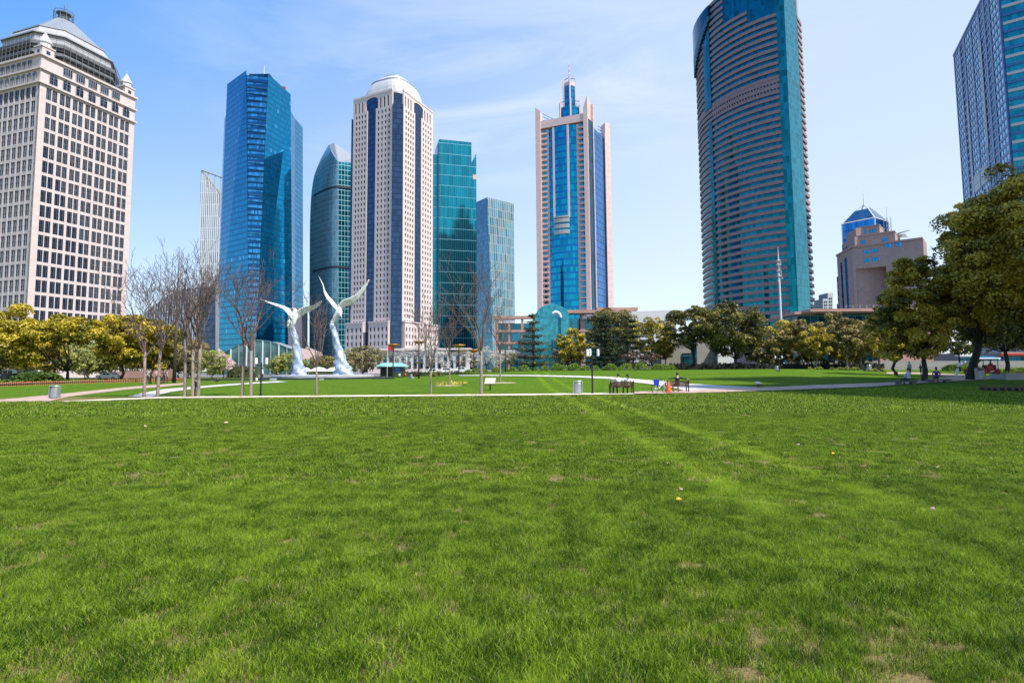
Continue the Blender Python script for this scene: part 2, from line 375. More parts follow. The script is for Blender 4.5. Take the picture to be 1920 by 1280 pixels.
def off_poly(pts, d):   # offset a convex polygon (counter-clockwise) outwards by d
    n = len(pts); out = []
    for i in range(n):
        p0, p1, p2 = [Vector((q[0], q[1])) for q in (pts[i-1], pts[i], pts[(i+1) % n])]
        e1 = (p1-p0).normalized(); e2 = (p2-p1).normalized(); n1 = Vector((e1.y, -e1.x)); n2 = Vector((e2.y, -e2.x))
        b = (n1+n2); b = b/max(0.3, b.dot(n1)); out.append((p1.x+b.x*d, p1.y+b.y*d))
    return out
def xy(p): return (p[0], p[1])

# ------------------------------------------------ 1. cream tower with the pyramid roof
def tower_cream():
    C = PY(75, 155, 150); Z = C.z; Rr = PZ(252, 231, Z); t = Vector((Rr.x-C.x, Rr.y-C.y)); Wd = t.length; t /= Wd
    q = Vector((-t.y, t.x)); Lp = Vector((C.x, C.y))+q*Wd; Rp = Vector((Rr.x, Rr.y)); Bk = Rp+q*Wd; Cp = Vector((C.x, C.y))
    Fr = Fac(Cp, Rp); Fl = Fac(Lp, Cp); cen = (Lp+Rp)/2
    root = thing('office_tower', 'cream stone office tower with a window grid, corner turrets and grey pyramid roof', 'tower', (cen.x, cen.y, 0))
    poly = [xy(Lp), xy(Cp), xy(Rp), xy(Bk)]
    core = MB(); core.prism(off_poly(poly, -0.75), 0, Z+9, 0, 1); core.build('glass_core', [M['win_dark'], M['roof_grey']], root)
    k = Wd/31.0; fh = 4.0*k*0.84; fh = Z/19.6
    st = MB(); specs = []
    # sunlit side: seven bays of paired windows
    ww = Wd*0.0482; gap = Wd*0.005; bay = (Wd-Wd*0.10)/7; cols = []; hz = fh*0.80
    for i in range(7):
        s = Wd*0.062+bay*i
        cols += [(s, s+ww), (s+ww+gap*1.6, s+ww*2+gap*1.6)]
    rows = [(Z-0.6-hz-fh*j, Z-0.6-fh*j) for j in range(19)][::-1]
    me1 = win_mesh('window', ww, hz, 3, 2, ww*0.035, M['win_dark'], M['mull'])
    face_grid(st, Fr, cols, rows, Wd, 0, Z, -0.74, 0, 0, 0.05)
    specs += [(me1, Fr, c0, z0, -0.10) for c0, c1 in cols for z0, z1 in rows]
    cols2 = []; nb = 11; bay2 = (Wd-Wd*0.08)/nb; w2 = bay2*0.76
    for i in range(nb): s = Wd*0.045+bay2*i; cols2.append((s, s+w2))
    me2 = win_mesh('window', w2, hz, 2, 2, w2*0.04, M['win_dark'], M['mull'])
    face_grid(st, Fl, cols2, rows, Wd-0.01, 0, Z, -0.74, 0.0, 0, 0.05)
    specs += [(me2, Fl, c0, z0, -0.10) for c0, c1 in cols2 for z0, z1 in rows]
    st.build('wall', M['cream'], root)
    co = MB()
    Z2 = Z+4.5*k; Z3 = Z2+4.4*k
    for z, e, h in ((Z, 0.55, 0.5), (Z2, 0.5, 0.5), (Z3, 0.5, 0.6)):
        pp = off_poly(poly, e); co.loft([(x, y, z) for x, y in pp], [(x, y, z+h) for x, y in pp], 0, 0); co.face([(x, y, z) for x, y in pp][::-1], None, 0)
    co.build('cornice', M['cream'], root)
    ar = MB(); ma = win_mesh('window', bay*0.6, 3.5*k, 2, 1, 0.07, M['win_dark'], M['grey_metal'], arch=True, depth=0.2)
    mt = win_mesh('window', bay*0.72, 2.7*k, 4, 1, 0.12, M['win_dark'], M['grey_metal'])
    for F, n, b in ((Fr, 7, bay), (Fl, nb, bay2)):
        ar.fbox(F, 0, Wd, Z+0.5, Z2, -0.74, -0.02); ar.fbox(F, 0.0, Wd, Z2+0.5, Z3, -0.74, -0.06)
        for i in range(n):
            s = (Wd*0.062 if F is Fr else Wd*0.045)+b*i
            m_ = ma if F is Fr else None
            if F is Fr:
                specs.append((ma, F, s+b*0.15, Z+0.7, 0.02+0.2)); 
                if 1 <= i <= 5: specs.append((mt, F, s+b*0.12, Z2+1.0, 0.16))
            else:
                specs.append((ml1, F, s+b*0.14, Z+0.75, 0.22)) if False else None
        if F is Fl:
            ml = win_mesh('window', bay2*0.58, 3.2*k, 2, 1, 0.1, M['win_dark'], M['grey_metal'], arch=True, depth=0.2)
            ml2 = win_mesh('window', bay2*0.62, 2.4*k, 2, 1, 0.1, M['win_dark'], M['grey_metal'])
            for i in range(nb):
                s = Wd*0.045+b*i; specs.append((ml, F, s+b*0.12, Z+0.75, 0.22))
                if i not in (0, nb-1): specs.append((ml2, F, s+b*0.12, Z2+1.1, 0.16))
    ar.build('attic', M['cream'], root)
    add_windows(root, specs)
    for cp in (Cp, Rp, Lp, Bk):          # corner turrets
        ce = Vector((cp.x, cp.y))+(cen-Vector((cp.x, cp.y))).normalized()*2.9*k; tb = MB()
        a = Fr.rot(); w_ = 1.85*k
        def sq(r, z): return [(ce.x+r*(math.cos(a+math.pi/4+i*math.pi/2)), ce.y+r*math.sin(a+math.pi/4+i*math.pi/2), z) for i in range(4)]
        tb.loft(sq(w_*1.35, Z2+0.4), sq(w_*1.35, Z3+3.2*k), 0, 0); tb.loft(sq(w_*1.5, Z3+3.2*k), sq(w_*1.5, Z3+3.7*k), 0, 0)
        tu = tb.build('turret', M['cream'], root)
        cb = MB(); cb.lathe((ce.x, ce.y, Z3+3.7*k), [(1.75*k, 0), (1.75*k, 1.3*k), (2.0*k, 1.4*k), (2.0*k, 1.8*k), (0.05, 5.2*k), (0.05, 6.4*k)], 8)
        cb.build('turret_cap', M['roof_white'], tu)
        for F in (Fr, Fl):
            s = (ce-F.A).dot(F.t); o = (ce-F.A).dot(F.n)+w_*1.35*0.7071
            for zz_ in (Z3-2.4*k, Z3+0.8*k): wb = MB(); wb.fbox(F, s-0.5, s+0.5, zz_, zz_+1.5*k, o-0.2, o+0.03); wb.build('turret_window', M['win_dark'], tu)
    # drum, ring galleries, white band and pyramid
    def ring(r, z, cut=0.42):
        a = Fr.rot(); out = []; hw = r
        base = [(-hw, -hw*(1-cut)), (-hw*(1-cut), -hw), (hw*(1-cut), -hw), (hw, -hw*(1-cut)), (hw, hw*(1-cut)), (hw*(1-cut), hw), (-hw*(1-cut), hw), (-hw, hw*(1-cut))]
        return [(cen.x+x*math.cos(a)-y*math.sin(a), cen.y+x*math.sin(a)+y*math.cos(a), z) for x, y in base]
    hw = Wd/2; zc = Z3
    dr = MB(); dr.loft(ring(hw*0.78, Z3-1), ring(hw*0.78, Z3+6.0*k), 0, 0); dr.build('drum', M['cream'], root)
    ga = MB()
    for r, z0, z1 in ((0.86, 1.6, 2.4), (0.90, 3.6, 4.6), (0.88, 5.6, 6.2), (0.93, 6.2, 7.4)):
        ga.loft(ring(hw*r, Z3+z0*k), ring(hw*r, Z3+z1*k), 0, 0); ga.face(ring(hw*r, Z3+z0*k)[::-1], None, 0)
    ga.build('gallery', M['gallery_grey'], root)
    sc = MB()
    rg = ring(hw*0.95, 0)
    for i in range(8):
        a, b = Vector(rg[i]), Vector(rg[(i+1) % 8]); n = max(2, int((b-a).length/1.6))
        for j in range(n):
            p = a.lerp(b, j/n); sc.tube([(p.x, p.y, Z3+0.5), (p.x, p.y, Z3+8.6*k)], 0.06, 4)
        for zz_ in (1.5, 3.2, 4.9, 6.6, 8.3): sc.tube([(a.x, a.y, Z3+zz_*k), (b.x, b.y, Z3+zz_*k)], 0.06, 4)
    sc.build('scaffolding', M['scaff'], root)
    wb = MB(); wb.loft(ring(hw*0.86, Z3+7.4*k), ring(hw*0.84, Z3+10.6*k), 0); wb.loft(ring(hw*0.84, Z3+10.6*k), ring(hw*0.70, Z3+14.2*k), 0, 0)
    wb.build('roof_band', M['band_grey'], root)
    li = MB()
    for r, z0 in ((0.885, 10.4), (0.725, 14.0)): li.loft(ring(hw*r, Z3+z0*k), ring(hw*r, Z3+(z0+0.4)*k), 0, 0)
    li.build('gutter', M['grey_metal'], root)
    py = MB(); HT = (PY(130, 44, cen.y).z-Z3)/k; lv = [(0.70, 14.2), (0.53, 14.2+(HT-14.2)*.33), (0.37, 14.2+(HT-14.2)*.64), (0.25, 14.2+(HT-14.2)*.88), (0.19, HT)]
    for i in range(len(lv)-1): py.loft(ring(hw*lv[i][0], Z3+lv[i][1]*k, 0.42), ring(hw*lv[i+1][0], Z3+lv[i+1][1]*k, 0.42), 0, 0 if i == len(lv)-2 else None)
    py.build('roof', M['roof_metal'], root)
    la = MB(); z0 = Z3+HT*k
    la.lathe((cen.x, cen.y, z0), [(1.9, 0), (1.9, 0.4), (1.4, 0.5), (1.4, 2.6), (1.9, 2.7), (1.9, 3.1), (0.6, 3.7), (0.12, 3.9), (0.12, 5.2), (0.03, 6)], 8)
    for i in range(10):
        an = math.pi*2*i/10; la.tube([(cen.x+2.5*math.cos(an), cen.y+2.5*math.sin(an), z0-.8), (cen.x+2.5*math.cos(an), cen.y+2.5*math.sin(an), z0+3.8)], 0.07, 4)
    for zz_ in (-.6, 0.4, 1.4, 2.4, 3.3):
        pp = [(cen.x+2.5*math.cos(math.pi*2*i/10), cen.y+2.5*math.sin(math.pi*2*i/10), z0+zz_) for i in range(11)]
        la.tube(pp, 0.07, 4)
    la.build('lantern', M['scaff'], root)
tower_cream()

# ------------------------------------------------ 2. ribbed pale towers at the back
M['fins'] = grid('facade_fins_grey', (0.22, 0.26, 0.31), 1.9, 12, (1.05, 0.5), (0.66, 0.67, 0.69), 0.0, None, 0.4, 0.3, 0.4)
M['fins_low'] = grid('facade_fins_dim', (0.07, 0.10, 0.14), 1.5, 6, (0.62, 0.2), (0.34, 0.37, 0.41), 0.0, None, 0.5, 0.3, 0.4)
def px_slab(name, label, cat, outline, Y, depth, mat, parts=None, root=None, group=None, roofmat=None, vref=None):
    """a solid whose front has the given outline (photo pixels) at distance Y"""
    pts = [PY(u, v, Y) for u, v in outline]
    lo = min(p.z for p in pts); c = sum((p.x for p in pts))/len(pts)
    r = root or thing(name, label, cat, (c, Y, 0), group)
    mb = MB(); n = len(pts)
    mb.face(pts, [(p.x, p.z) for p in pts], 0)
    bk = [Vector((p.x, p.y+depth, p.z)) for p in pts]; mb.face(bk[::-1], [(p.x, p.z) for p in bk][::-1], 0)
    for i in range(n):
        j = (i+1) % n; a, b = pts[i], pts[j]; c_, d_ = bk[j], bk[i]
        if abs(a.x-b.x) < 0.02*abs(a.z-b.z)+0.01: mb.face([a, b, c_, d_], [(a.y, a.z), (b.y, b.z), (c_.y, c_.z), (d_.y, d_.z)], 0)
        else: mb.face([a, b, c_, d_], [(a.x, 0), (b.x, 0), (c_.x, depth), (d_.x, depth)], 1)
    mb.build(parts or 'wall', [mat, roofmat or M['roof_grey']], r); return r
r = px_slab('office_tower', 'pale grey ribbed tower with an open frame top behind the blue glass tower', 'tower',
            [(372, 690), (376, 326), (378, 320), (412, 366), (440, 400), (440, 690)], 560, 12, M['fins'])
mb = MB(); a, b, c = PY(378, 319, 560), PY(414, 332, 560), PY(440, 340, 560); mb.tube([a, b, c], 0.9, 6)
for s_ in (0.35, 0.7, 1.0):
    p = a.lerp(b, s_); mb.tube([p, (p.x, p.y, p.z-40*s_)], 0.5, 5)
mb.build('roof_frame', M['grey_metal'], r)
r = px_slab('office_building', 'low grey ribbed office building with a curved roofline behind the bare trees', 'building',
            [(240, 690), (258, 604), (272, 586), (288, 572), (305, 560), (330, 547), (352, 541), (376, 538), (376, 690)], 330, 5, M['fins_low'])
px_slab(None, None, None, [(376.5, 690), (376.5, 537), (404, 539), (404, 690)], 329, 4, M['navy_strip'], 'stair_tower', r)
px_slab('house', 'small pinkish house block between the blue tower and the curved teal tower', 'building', [(540, 690), (540, 577), (566, 577), (566, 690)], 420, 12, M['pink'])

# ------------------------------------------------ 3. blue glass tower
def tower_blue():
    Y = 420
    def P(u, v, d=0): return PY(u, v, Y+d)
    vb = 690
    BL, BC1, BC2, BR = P(403, vb, 26), P(467, vb, 0), P(478, vb, 0), P(549, vb, 26)
    TL, TC1, TC2, TR = P(426, 158, 24), P(462, 132, 0), P(502, 146, 0), P(545, 177, 26)
    TC2h = P(503, 139, 0.5)
    back_b = [(BR.x+3, Y+60, 0), (BL.x-3, Y+60, 0)]
    root = thing('office_tower', 'tall blue glass tower with two slanted sail-like tops', 'tower', (P(470, vb).x, Y+25, 0))
    def strip(mb, a0, b0, a1, b1, m=0, n=24):
        a0, b0, a1, b1 = map(Vector, (a0, b0, a1, b1)); a0.z = b0.z = 0; w_ = (b0-a0).length; W1 = (b1-a1).length
        mb.face([a0, b0, b1, a1], [(0, 0), (w_, 0), (w_, b1.z), (w_-W1 if m == 0 else 0, a1.z)], m)
    mb = MB(); strip(mb, BL, BC1, TL, TC1); mb.build('glass_wing', M['bluish'], root, fix=False)
    mb = MB()
    a0, b0, a1, b1 = map(Vector, (BC2, BR, TC2h, TR)); a0.z = b0.z = 0; w_ = (b0-a0).length
    # the wing turns slightly at the chamfer, so split it at two heights like the panes do
    mb.face([a0, b0, b1, a1], [(0, 0), (w_, 0), (w_, b1.z), (w_-(b1-a1).length, a1.z)], 0); mb.build('glass_wing', M['bluish'], root, fix=False)
    mb = MB(); a0, b0, a1, b1 = map(Vector, (BC1, BC2, TC1, TC2)); a0.z = b0.z = 0
    a1 = P(462, 141, 0.6); b1 = P(502, 146, 0.6); w_ = (b1-a1).length
    nf = 46
    for i in range(nf):
        f0, f1 = i/nf, (i+1)/nf; p0, p1, p2, p3 = a0.lerp(a1, f0), b0.lerp(b1, f0), b0.lerp(b1, f1), a0.lerp(a1, f1)
        z = p0.z; mb.face([p0, p1, p2, p3], [(0, z), (w_, z), (w_, p2.z), (0, p3.z)], 0)
        q0, q1, q2, q3 = [Vector((p.x, p.y-0.8, p.z)) for p in (p0, p1, p0, p1)]
        mb.hexa([q0, q1, p1, p0, q0+Vector((0, 0, .55)), q1+Vector((0, 0, .55)), p1+Vector((0, 0, .55)), p0+Vector((0, 0, .55))], 1)
    mb.build('balcony_strip', [M['blue_pale'], M['navy']], root, fix=False)
    mb = MB()
    R2 = P(553.5, vb, 45); R1 = P(553, 222, 45); L2 = P(402, vb, 45); L1 = P(421, 212, 45); zt = R1.z
    poly = [(L2.x, L2.y, 0), (BL.x+1, BL.y+1, 0), (BR.x-1, BR.y-0.2, 0), (R2.x, R2.y, 0), (R2.x, R2.y+18, 0), (L2.x, L2.y+18, 0)]
    top = [(L1.x, L1.y, zt), (TL.x+1, TL.y+1.5, zt), (TR.x-1, TR.y, zt), (R1.x, R1.y, zt), (R1.x, R1.y+18, zt), (L1.x, L1.y+18, zt)]
    mb.loft(poly, top, 0, 1); mb.build('rear_block', [M['bluish'], M['roof_grey']], root)
    mb = MB(); zt = P(440, 170).z
    mb.loft([(BL.x+2, BL.y+1, 0), (BC1.x, BC1.y+1.5, 0), (BC2.x, BC2.y+1.5, 0), (BR.x-2, BR.y+1, 0)], [(TL.x+2, TL.y+3, TR.z-3), (TC1.x+1, TC1.y+3, TR.z+5), (TC2.x, TC2.y+3, TR.z+5), (TR.x-2, TR.y+3, TR.z-3)], 0, 0)
    mb.build('core', M['navy'], root)
    mb = MB(); p = P(495, 146, 20); mb.tube([p, (p.x, p.y, p.z+10)], [0.35, 0.12], 5); mb.build('mast', M['white_metal'], root)
    mb = MB(); p = P(533, 166, 22); mb.box(p.x-1, p.x+1, p.y-1, p.y+1, p.z-4, p.z+1.2); mb.build('roof_crane', M['red_paint'], root)
tower_blue()

# ------------------------------------------------ 4. curved teal tower
def tower_curved():
    Y = 440; root = thing('office_tower', 'teal glass tower with a curved finned flank rising to a point', 'tower', (XU(615, Y), Y+15, 0))
    prof = [(700, 580), (640, 580), (500, 580.5), (420, 581), (380, 582.5), (350, 585), (330, 589), (310, 596), (290, 605.5), (272, 616)]
    def lu(v):
        for i in range(len(prof)-1):
            if prof[i+1][0] <= v <= prof[i][0]:
                f = (prof[i][0]-v)/(prof[i][0]-prof[i+1][0]); return prof[i][1]*(1-f)+prof[i+1][1]*f
        return prof[-1][1]
    n = 9; lev = 30
    def col(k, j):          # k across 0..n (left edge to the corner), j up 0..lev
        f = k/n; vt = 272+(303-272)*f**1.4; v = 700-(700-vt)*j/lev
        ul = lu(max(v, 272)); ur = 634.0; u = ul+(ur-ul)*f
        yd = 26*(1-math.sin(f*math.pi/2))
        p = PY(u, v, Y+yd); 
        return Vector((p.x, p.y, max(p.z, 0) if j else 0))
    mb = MB()
    for k in range(n):
        for j in range(lev):
            a, b, c, d = col(k, j), col(k+1, j), col(k+1, j+1), col(k, j+1); s0 = k*5.2
            mb.face([a, b, c, d], [(s0, a.z), (s0+5.2, b.z), (s0+5.2, c.z), (s0, d.z)], 0)
    mb.build('curved_facade', M['teal_fin'], root, fix=False)
    mb = MB(); c0 = col(n, 0); c1 = col(n, lev); r0 = PY(668, 700, Y+6); r0.z = 0; r1 = PY(668, 306, Y+6)
    mb.face([c0, r0, r1, c1], [(0, 0), ((r0-c0).length, 0), ((r0-c0).length, r1.z), (0, c1.z)], 0)
    mb.build('flat_facade', M['teal_grid'], root, fix=False)
    mb = MB(); pk = PY(627, 268, Y+24); tip = col(0, lev)
    mb.face([c1, r1, PY(668, 296, Y+24), pk], [(0, 0), (9, 0), (9, 9), (0, 9)], 0); mb.face([c1, pk, tip], None, 0)
    mb.build('roof', M['roof_metal'], root, fix=False)
    bl = [col(0, lev), col(0, 24), col(0, 12), col(0, 0)]
    for vz in (352, 502):
        mb = MB()
        pts = []
        for k in range(n+1):
            j = min(range(lev+1), key=lambda j: abs((col(k, j).z)-PY(634, vz, Y).z)); q = col(k, j); pts.append(Vector((q.x, q.y-0.4, PY(634, vz, Y).z)))
        pts.append(Vector((r0.x, r0.y-0.4, pts[-1].z)))
        for a, b in zip(pts[1:-1], pts[2:]): mb.hexa([a, b, b+Vector((0, 1, 0)), a+Vector((0, 1, 0)), a+Vector((0, 0, 1.6)), b+Vector((0, 0, 1.6)), b+Vector((0, 1, 1.6)), a+Vector((0, 1, 1.6))])
        mb.build('belt', M['dark_metal'], root)
    mb = MB(); bx = [(col(0, 0).x+0.3, Y+27, 0), (c0.x, Y+2, 0), (r0.x, r0.y+1, 0), (r0.x+2, Y+40, 0), (col(0, 0).x+2, Y+40, 0)]
    zt = PY(634, 320, Y).z; L = PY(lu(330)+3, 330, Y+27).x
    mb.loft(bx, [(L, Y+27, zt), (c0.x, Y+2, zt), (r0.x, r0.y+1, zt), (r0.x+2, Y+40, zt), (L, Y+40, zt)], 0, 0); mb.build('core', M['navy'], root)
tower_curved()

# ------------------------------------------------ 5. white stone tower with the domed top
def tower_white():
    Yc = 345; a = PY(736, 169, Yc); Z = a.z; L = PZ(663, 190, Z); b = PZ(757, 171, Z); Rr = PZ(812, 213, Z)
    Fl = Fac(L, a); Fr = Fac(b, Rr)
    cen = Vector(((L.x+Rr.x)/2, (L.y+Rr.y)/2)); q = cen*2-Vector((a.x, a.y)); q2 = cen*2-Vector((b.x, b.y))
    root = thing('office_tower', 'white stone tower with small square windows and a domed roof', 'tower', (cen.x, cen.y, 0))
    fh = Z/(51.5) ; nfl = 46; fh = (Z-PY(736, 215, Yc).z); 
    zt = PY(736, 199, Yc).z; floor = (zt-PY(740, 652, Yc).z)/42.0
    poly = [xy(L), xy(a), xy(b), xy(Rr), (q.x, q.y), (q2.x, q2.y)]
    core = MB(); core.prism(off_poly(poly, -0.9), 0, Z-2, 0, 1); core.build('glass_core', [M['navy_strip'], M['roof_grey']], root)
    st = MB(); specs = []; ca = MB()
    for F in (Fl, Fr):
        Ln = F.L; g0, g1 = Ln*0.375, Ln*0.585; m_ = Ln*0.045; sp = (g0-m_*1.6)/4; w_ = sp*0.52; cols = []
        for i in range(4): cols.append((m_+sp*(i+0.26), m_+sp*(i+0.26)+w_))
        cl2 = []
        for i in range(4): s = g1+m_*0.6+sp*(i+0.26)*((Ln-g1-m_*1.4)/(sp*4)); cl2.append((s, s+w_))
        rows = [(zt-floor*(j+1)+floor*0.22, zt-floor*(j+1)+floor*0.78) for j in range(42)][::-1]
        zb = PY(740, 652, Yc).z
        for cc, s0, s1 in ((cols, 0, g0), (cl2, g1, Ln)):
            face_grid(st, F, cc, rows, s1, zb-6, zt, -0.88, 0.0, 0, 0.02, s0)
            me = win_mesh('window', w_, floor*0.56, 1, 1, 0.08, M['win_small'], M['grey_metal'], depth=0.1)
            specs += [(me, F, c0, z0, -0.45) for c0, c1 in cc for z0, z1 in rows]
        # head: slots each side of the wider glass head of the strip
        h0, h1 = zt, Z
        g0b, g1b = Ln*0.335, Ln*0.64
        for s0, s1, n in ((0, g0b, 3), (g1b, Ln, 3)):
            w2 = (s1-s0)/(2*n+1.6); cc = [(s0+w2*0.9+i*2*w2, s0+w2*1.75+i*2*w2) for i in range(n)]
            face_grid(st, F, cc, [(h0+1.0, h1-2.6)], s1, h0, h1, -0.88, 0.0, 0, 0.02, s0)
        am = (g0b+g1b)/2; hw = (g1b-g0b)/2; nseg = 10
        for i in range(nseg):
            s0 = g0b+(g1b-g0b)*i/nseg; s1 = g0b+(g1b-g0b)*(i+1)/nseg; x = ((s0+s1)/2-am)/hw
            za = h1-3.4+2.2*math.sqrt(max(0, 1-x*x)); st.fbox(F, s0, s1, za, h1, -0.88, 0)
        for s0, s1 in ((g0b, g0), (g1, g1b)): st.fbox(F, s0+0.01, s1-0.01, h0-0.01, h0+1.3, -0.88, 0)
        # strip glass proud of the core
        ca.fbox(F, g0, g1, 0, h0+1.3, -0.85, -0.4); ca.fbox(F, g0b, g1b, h0+1.3, h1-1.2, -0.85, -0.45)
        st.fbox(F, 0, Ln, Z, Z+1.2, -1.2, 0.25)
    # podium of the tower
    zb = PY(740, 652, Yc).z; pz = zb+PY(0, 0, 1).z*0
    Fc = Fac(a, b)
    ca.fbox(Fc, 0.3, Fc.L-0.3, 0, Z-9, -0.85, 1.2)
    st.build('wall', M['white_stone'], root); ca.build('glass_strip', M['navy_strip'], root)
    add_windows(root, specs)
    # side strips of dark glass at the outer edges
    mb = MB(); e1 = Vector((L.x, L.y))-Fl.t*1.9; e2 = Vector((Rr.x, Rr.y))+Fr.t*1.0
    mb.prism([xy(e1+Vector((0, 1.0))), xy(Vector((L.x, L.y))-Fl.n*1.0), xy(Vector((L.x, L.y))-Fl.n*8), xy(e1-Fl.n*8)], 0, PY(657, 222, L.y).z, 0, 0)
    mb.prism([xy(Vector((Rr.x, Rr.y))-Fr.n*1), xy(e2-Fr.n*1.5), xy(e2-Fr.n*8), xy(Vector((Rr.x, Rr.y))-Fr.n*8)], 0, PY(813, 240, Rr.y).z, 0, 0)
    mb.build('corner_glass', M['navy_strip'], root)
    # domed roof over a square plan with a rim
    a0 = Fl.rot()*0.5+(Fr.rot()-math.pi/2)*0.5
    def dring(s, z, n=32, e=0.42):
        hw = min(Fl.L, Fr.L)*0.5*0.97*s; out = []
        for i in range(n):
            t = 2*math.pi*i/n; c, sn = math.cos(t), math.sin(t); x = math.copysign(abs(c)**e, c)*hw*1.04; y = math.copysign(abs(sn)**e, sn)*hw*1.04
            out.append((cen.x+x*math.cos(a0)-y*math.sin(a0), cen.y+x*math.sin(a0)+y*math.cos(a0), z))
        return out
    H = PY(743, 152, cen.y).z-Z
    db = MB(); N = 9
    for i in range(N):
        t0, t1 = math.pi/2*i/N, math.pi/2*(i+1)/N
        db.loft(dring(max(math.cos(t0)**0.75, .02), Z+0.8+H*math.sin(t0), e=0.42+0.5*(i/N)), dring(max(math.cos(t1)**0.75, .02), Z+0.8+H*math.sin(t1), e=0.42+0.5*((i+1)/N)), 0, 0 if i == N-1 else None)
    db.build('dome', M['roof_white'], root, smooth=False)
    rb = MB()
    for i in (0, 4, 7):
        t0 = math.pi/2*i/N; s = math.cos(t0)**0.75*1.015
        A_, B_ = dring(s, Z+0.6+H*math.sin(t0), e=0.42+0.5*(i/N)), dring(s, Z+1.5+H*math.sin(t0), e=0.42+0.5*(i/N)); rb.loft(A_, B_, 0, 0)
    rb.build('dome_rib', M['grey_metal'], root)
    # lower block
    lb = MB(); zp = PY(740, 604, Yc).z; specs = []
    Flp = Fac(Vector((L.x, L.y))-Fl.t*2.0+Fl.n*2.2, Vector((a.x, a.y))+Fl.n*2.2); Frp = Fac(Vector((b.x, b.y))+Fr.n*2.2, Vector((Rr.x, Rr.y))+Fr.t*5+Fr.n*2.2)
    for F, S in ((Flp, ((0, 0.41), (0.55, 1.0))), (Frp, ((0, 0.5), (0.62, 1.0)))):
        for s0, s1 in S:
            s0 *= F.L; s1 *= F.L; n = max(3, int((s1-s0)/3.0)); sp = (s1-s0)/n; cc = [(s0+sp*(i+.28), s0+sp*(i+.72)) for i in range(n)]
            rows = [(zp-2.0-floor*(j+1)*1.2+floor*.3, zp-2.0-floor*(j+1)*1.2+floor*0.95) for j in range(5)][::-1]
            rows = [r_ for r_ in rows if r_[0] > 1]
            face_grid(lb, F, cc, rows, s1, 0, zp, -2.0, 0, 0, 0.1, s0)
            me = win_mesh('window', sp*0.44, floor*0.65, 1, 1, 0.08, M['win_small'], M['grey_metal'], depth=0.1)
            specs += [(me, F, c0, z0, -0.4) for c0, c1 in cc for z0, z1 in rows]
            lb.fbox(F, s0-0.2, s1+0.2, zp, zp+0.9, -2.0, 0.35)
    lb.build('podium', M['white_stone'], root); add_windows(root, specs, 'podium_window', 60)
tower_white()

# ------------------------------------------------ 6. teal slab   7. grey slab
def tower_teal():
    Y = 400; A = PY(823, 261, Y+8); Z = A.z; B = PZ(884, 267, Z)
    root = thing('office_tower', 'bright teal glass slab tower with a notched corner', 'tower', ((A.x+B.x)/2, Y+12, 0))
    F = Fac(A, B)
    mb = MB(); mb.fbox(F, 0, F.L, 0, Z, -22, 0); mb.build('glass_facade', M['teal'], root)
    mb = MB(); z2 = PY(893, 290, Y).z; w2 = (PY(893.5, 300, Y)-PY(884, 300, Y)).length
    mb.fbox(F, F.L, F.L+w2, 0, z2-3, -21, -0.3); mb.fbox(F, F.L+w2*0.35, F.L+w2, z2-3, z2+2, -21, -0.3)
    P = F.P; zz_ = z2+2
    mb.face([P(F.L+w2*.35, zz_, -.3), P(F.L+w2, zz_, -.3), P(F.L+w2, zz_+5, -.3)], None); mb.build('side_wing', M['teal'], root, fix=False)
    mb = MB(); z3 = PY(818, 281, Y).z; mb.fbox(F, -(PY(823, 300, Y)-PY(812, 300, Y)).length, -0.3, 0, z3, -21, -1.5); mb.build('side_wing', M['teal'], root)
    mb = MB(); mb.fbox(F, -0.6, -0.1, 0, Z-3, -3, -0.2); mb.build('shadow_gap', M['dark_metal'], root)
    mb = MB(); mb.fbox(F, F.L+w2*0.3, F.L+w2*0.98, z2-13, z2-9.5, -2, -0.2); mb.build('louvre', M['pink_light'], root)
tower_teal()
def tower_grey():
    Y = 470; C = PY(913, 370, Y); Z = C.z; L = PZ(893, 379, Z); Rr = PZ(963, 382, Z)
    Cb = PY(926, 640, Y-6); Lb = PY(891, 640, L.y); Rb = PY(966, 640, Rr.y)
    for p in (Cb, Lb, Rb): p.z = 0
    root = thing('office_tower', 'grey-green glass office block with a folded corner beside the teal slab tower', 'tower', (Cb.x, Y+15, 0))
    mb = MB(); w_ = (Cb-Lb).length; mb.face([Lb, Cb, C, L], [(0, 0), (w_, 0), (w_, Z), (0, Z)]); mb.build('side_facade', M['grey_glass'], root, fix=False)
    mb = MB(); w_ = (Rb-Cb).length; mb.face([Cb, Rb, Rr, C], [(0, 0), (w_, 0), (w_, Z), (w_-(Rr-C).length, Z)]); mb.build('front_facade', M['pearl_glass'], root, fix=False)
    mb = MB(); mb.face([C, Rr, Rr+Vector((0, 25, 0)), L+Vector((0, 25, 0)), L], None); mb.face([Rb, Rb+Vector((0, 25, 0)), Rr+Vector((0, 25, 0)), Rr], None)
    mb.face([Lb, L, L+Vector((0, 25, 0)), Lb+Vector((0, 25, 0))], None); mb.build('roof', M['roof_grey'], root, fix=False)
tower_grey()

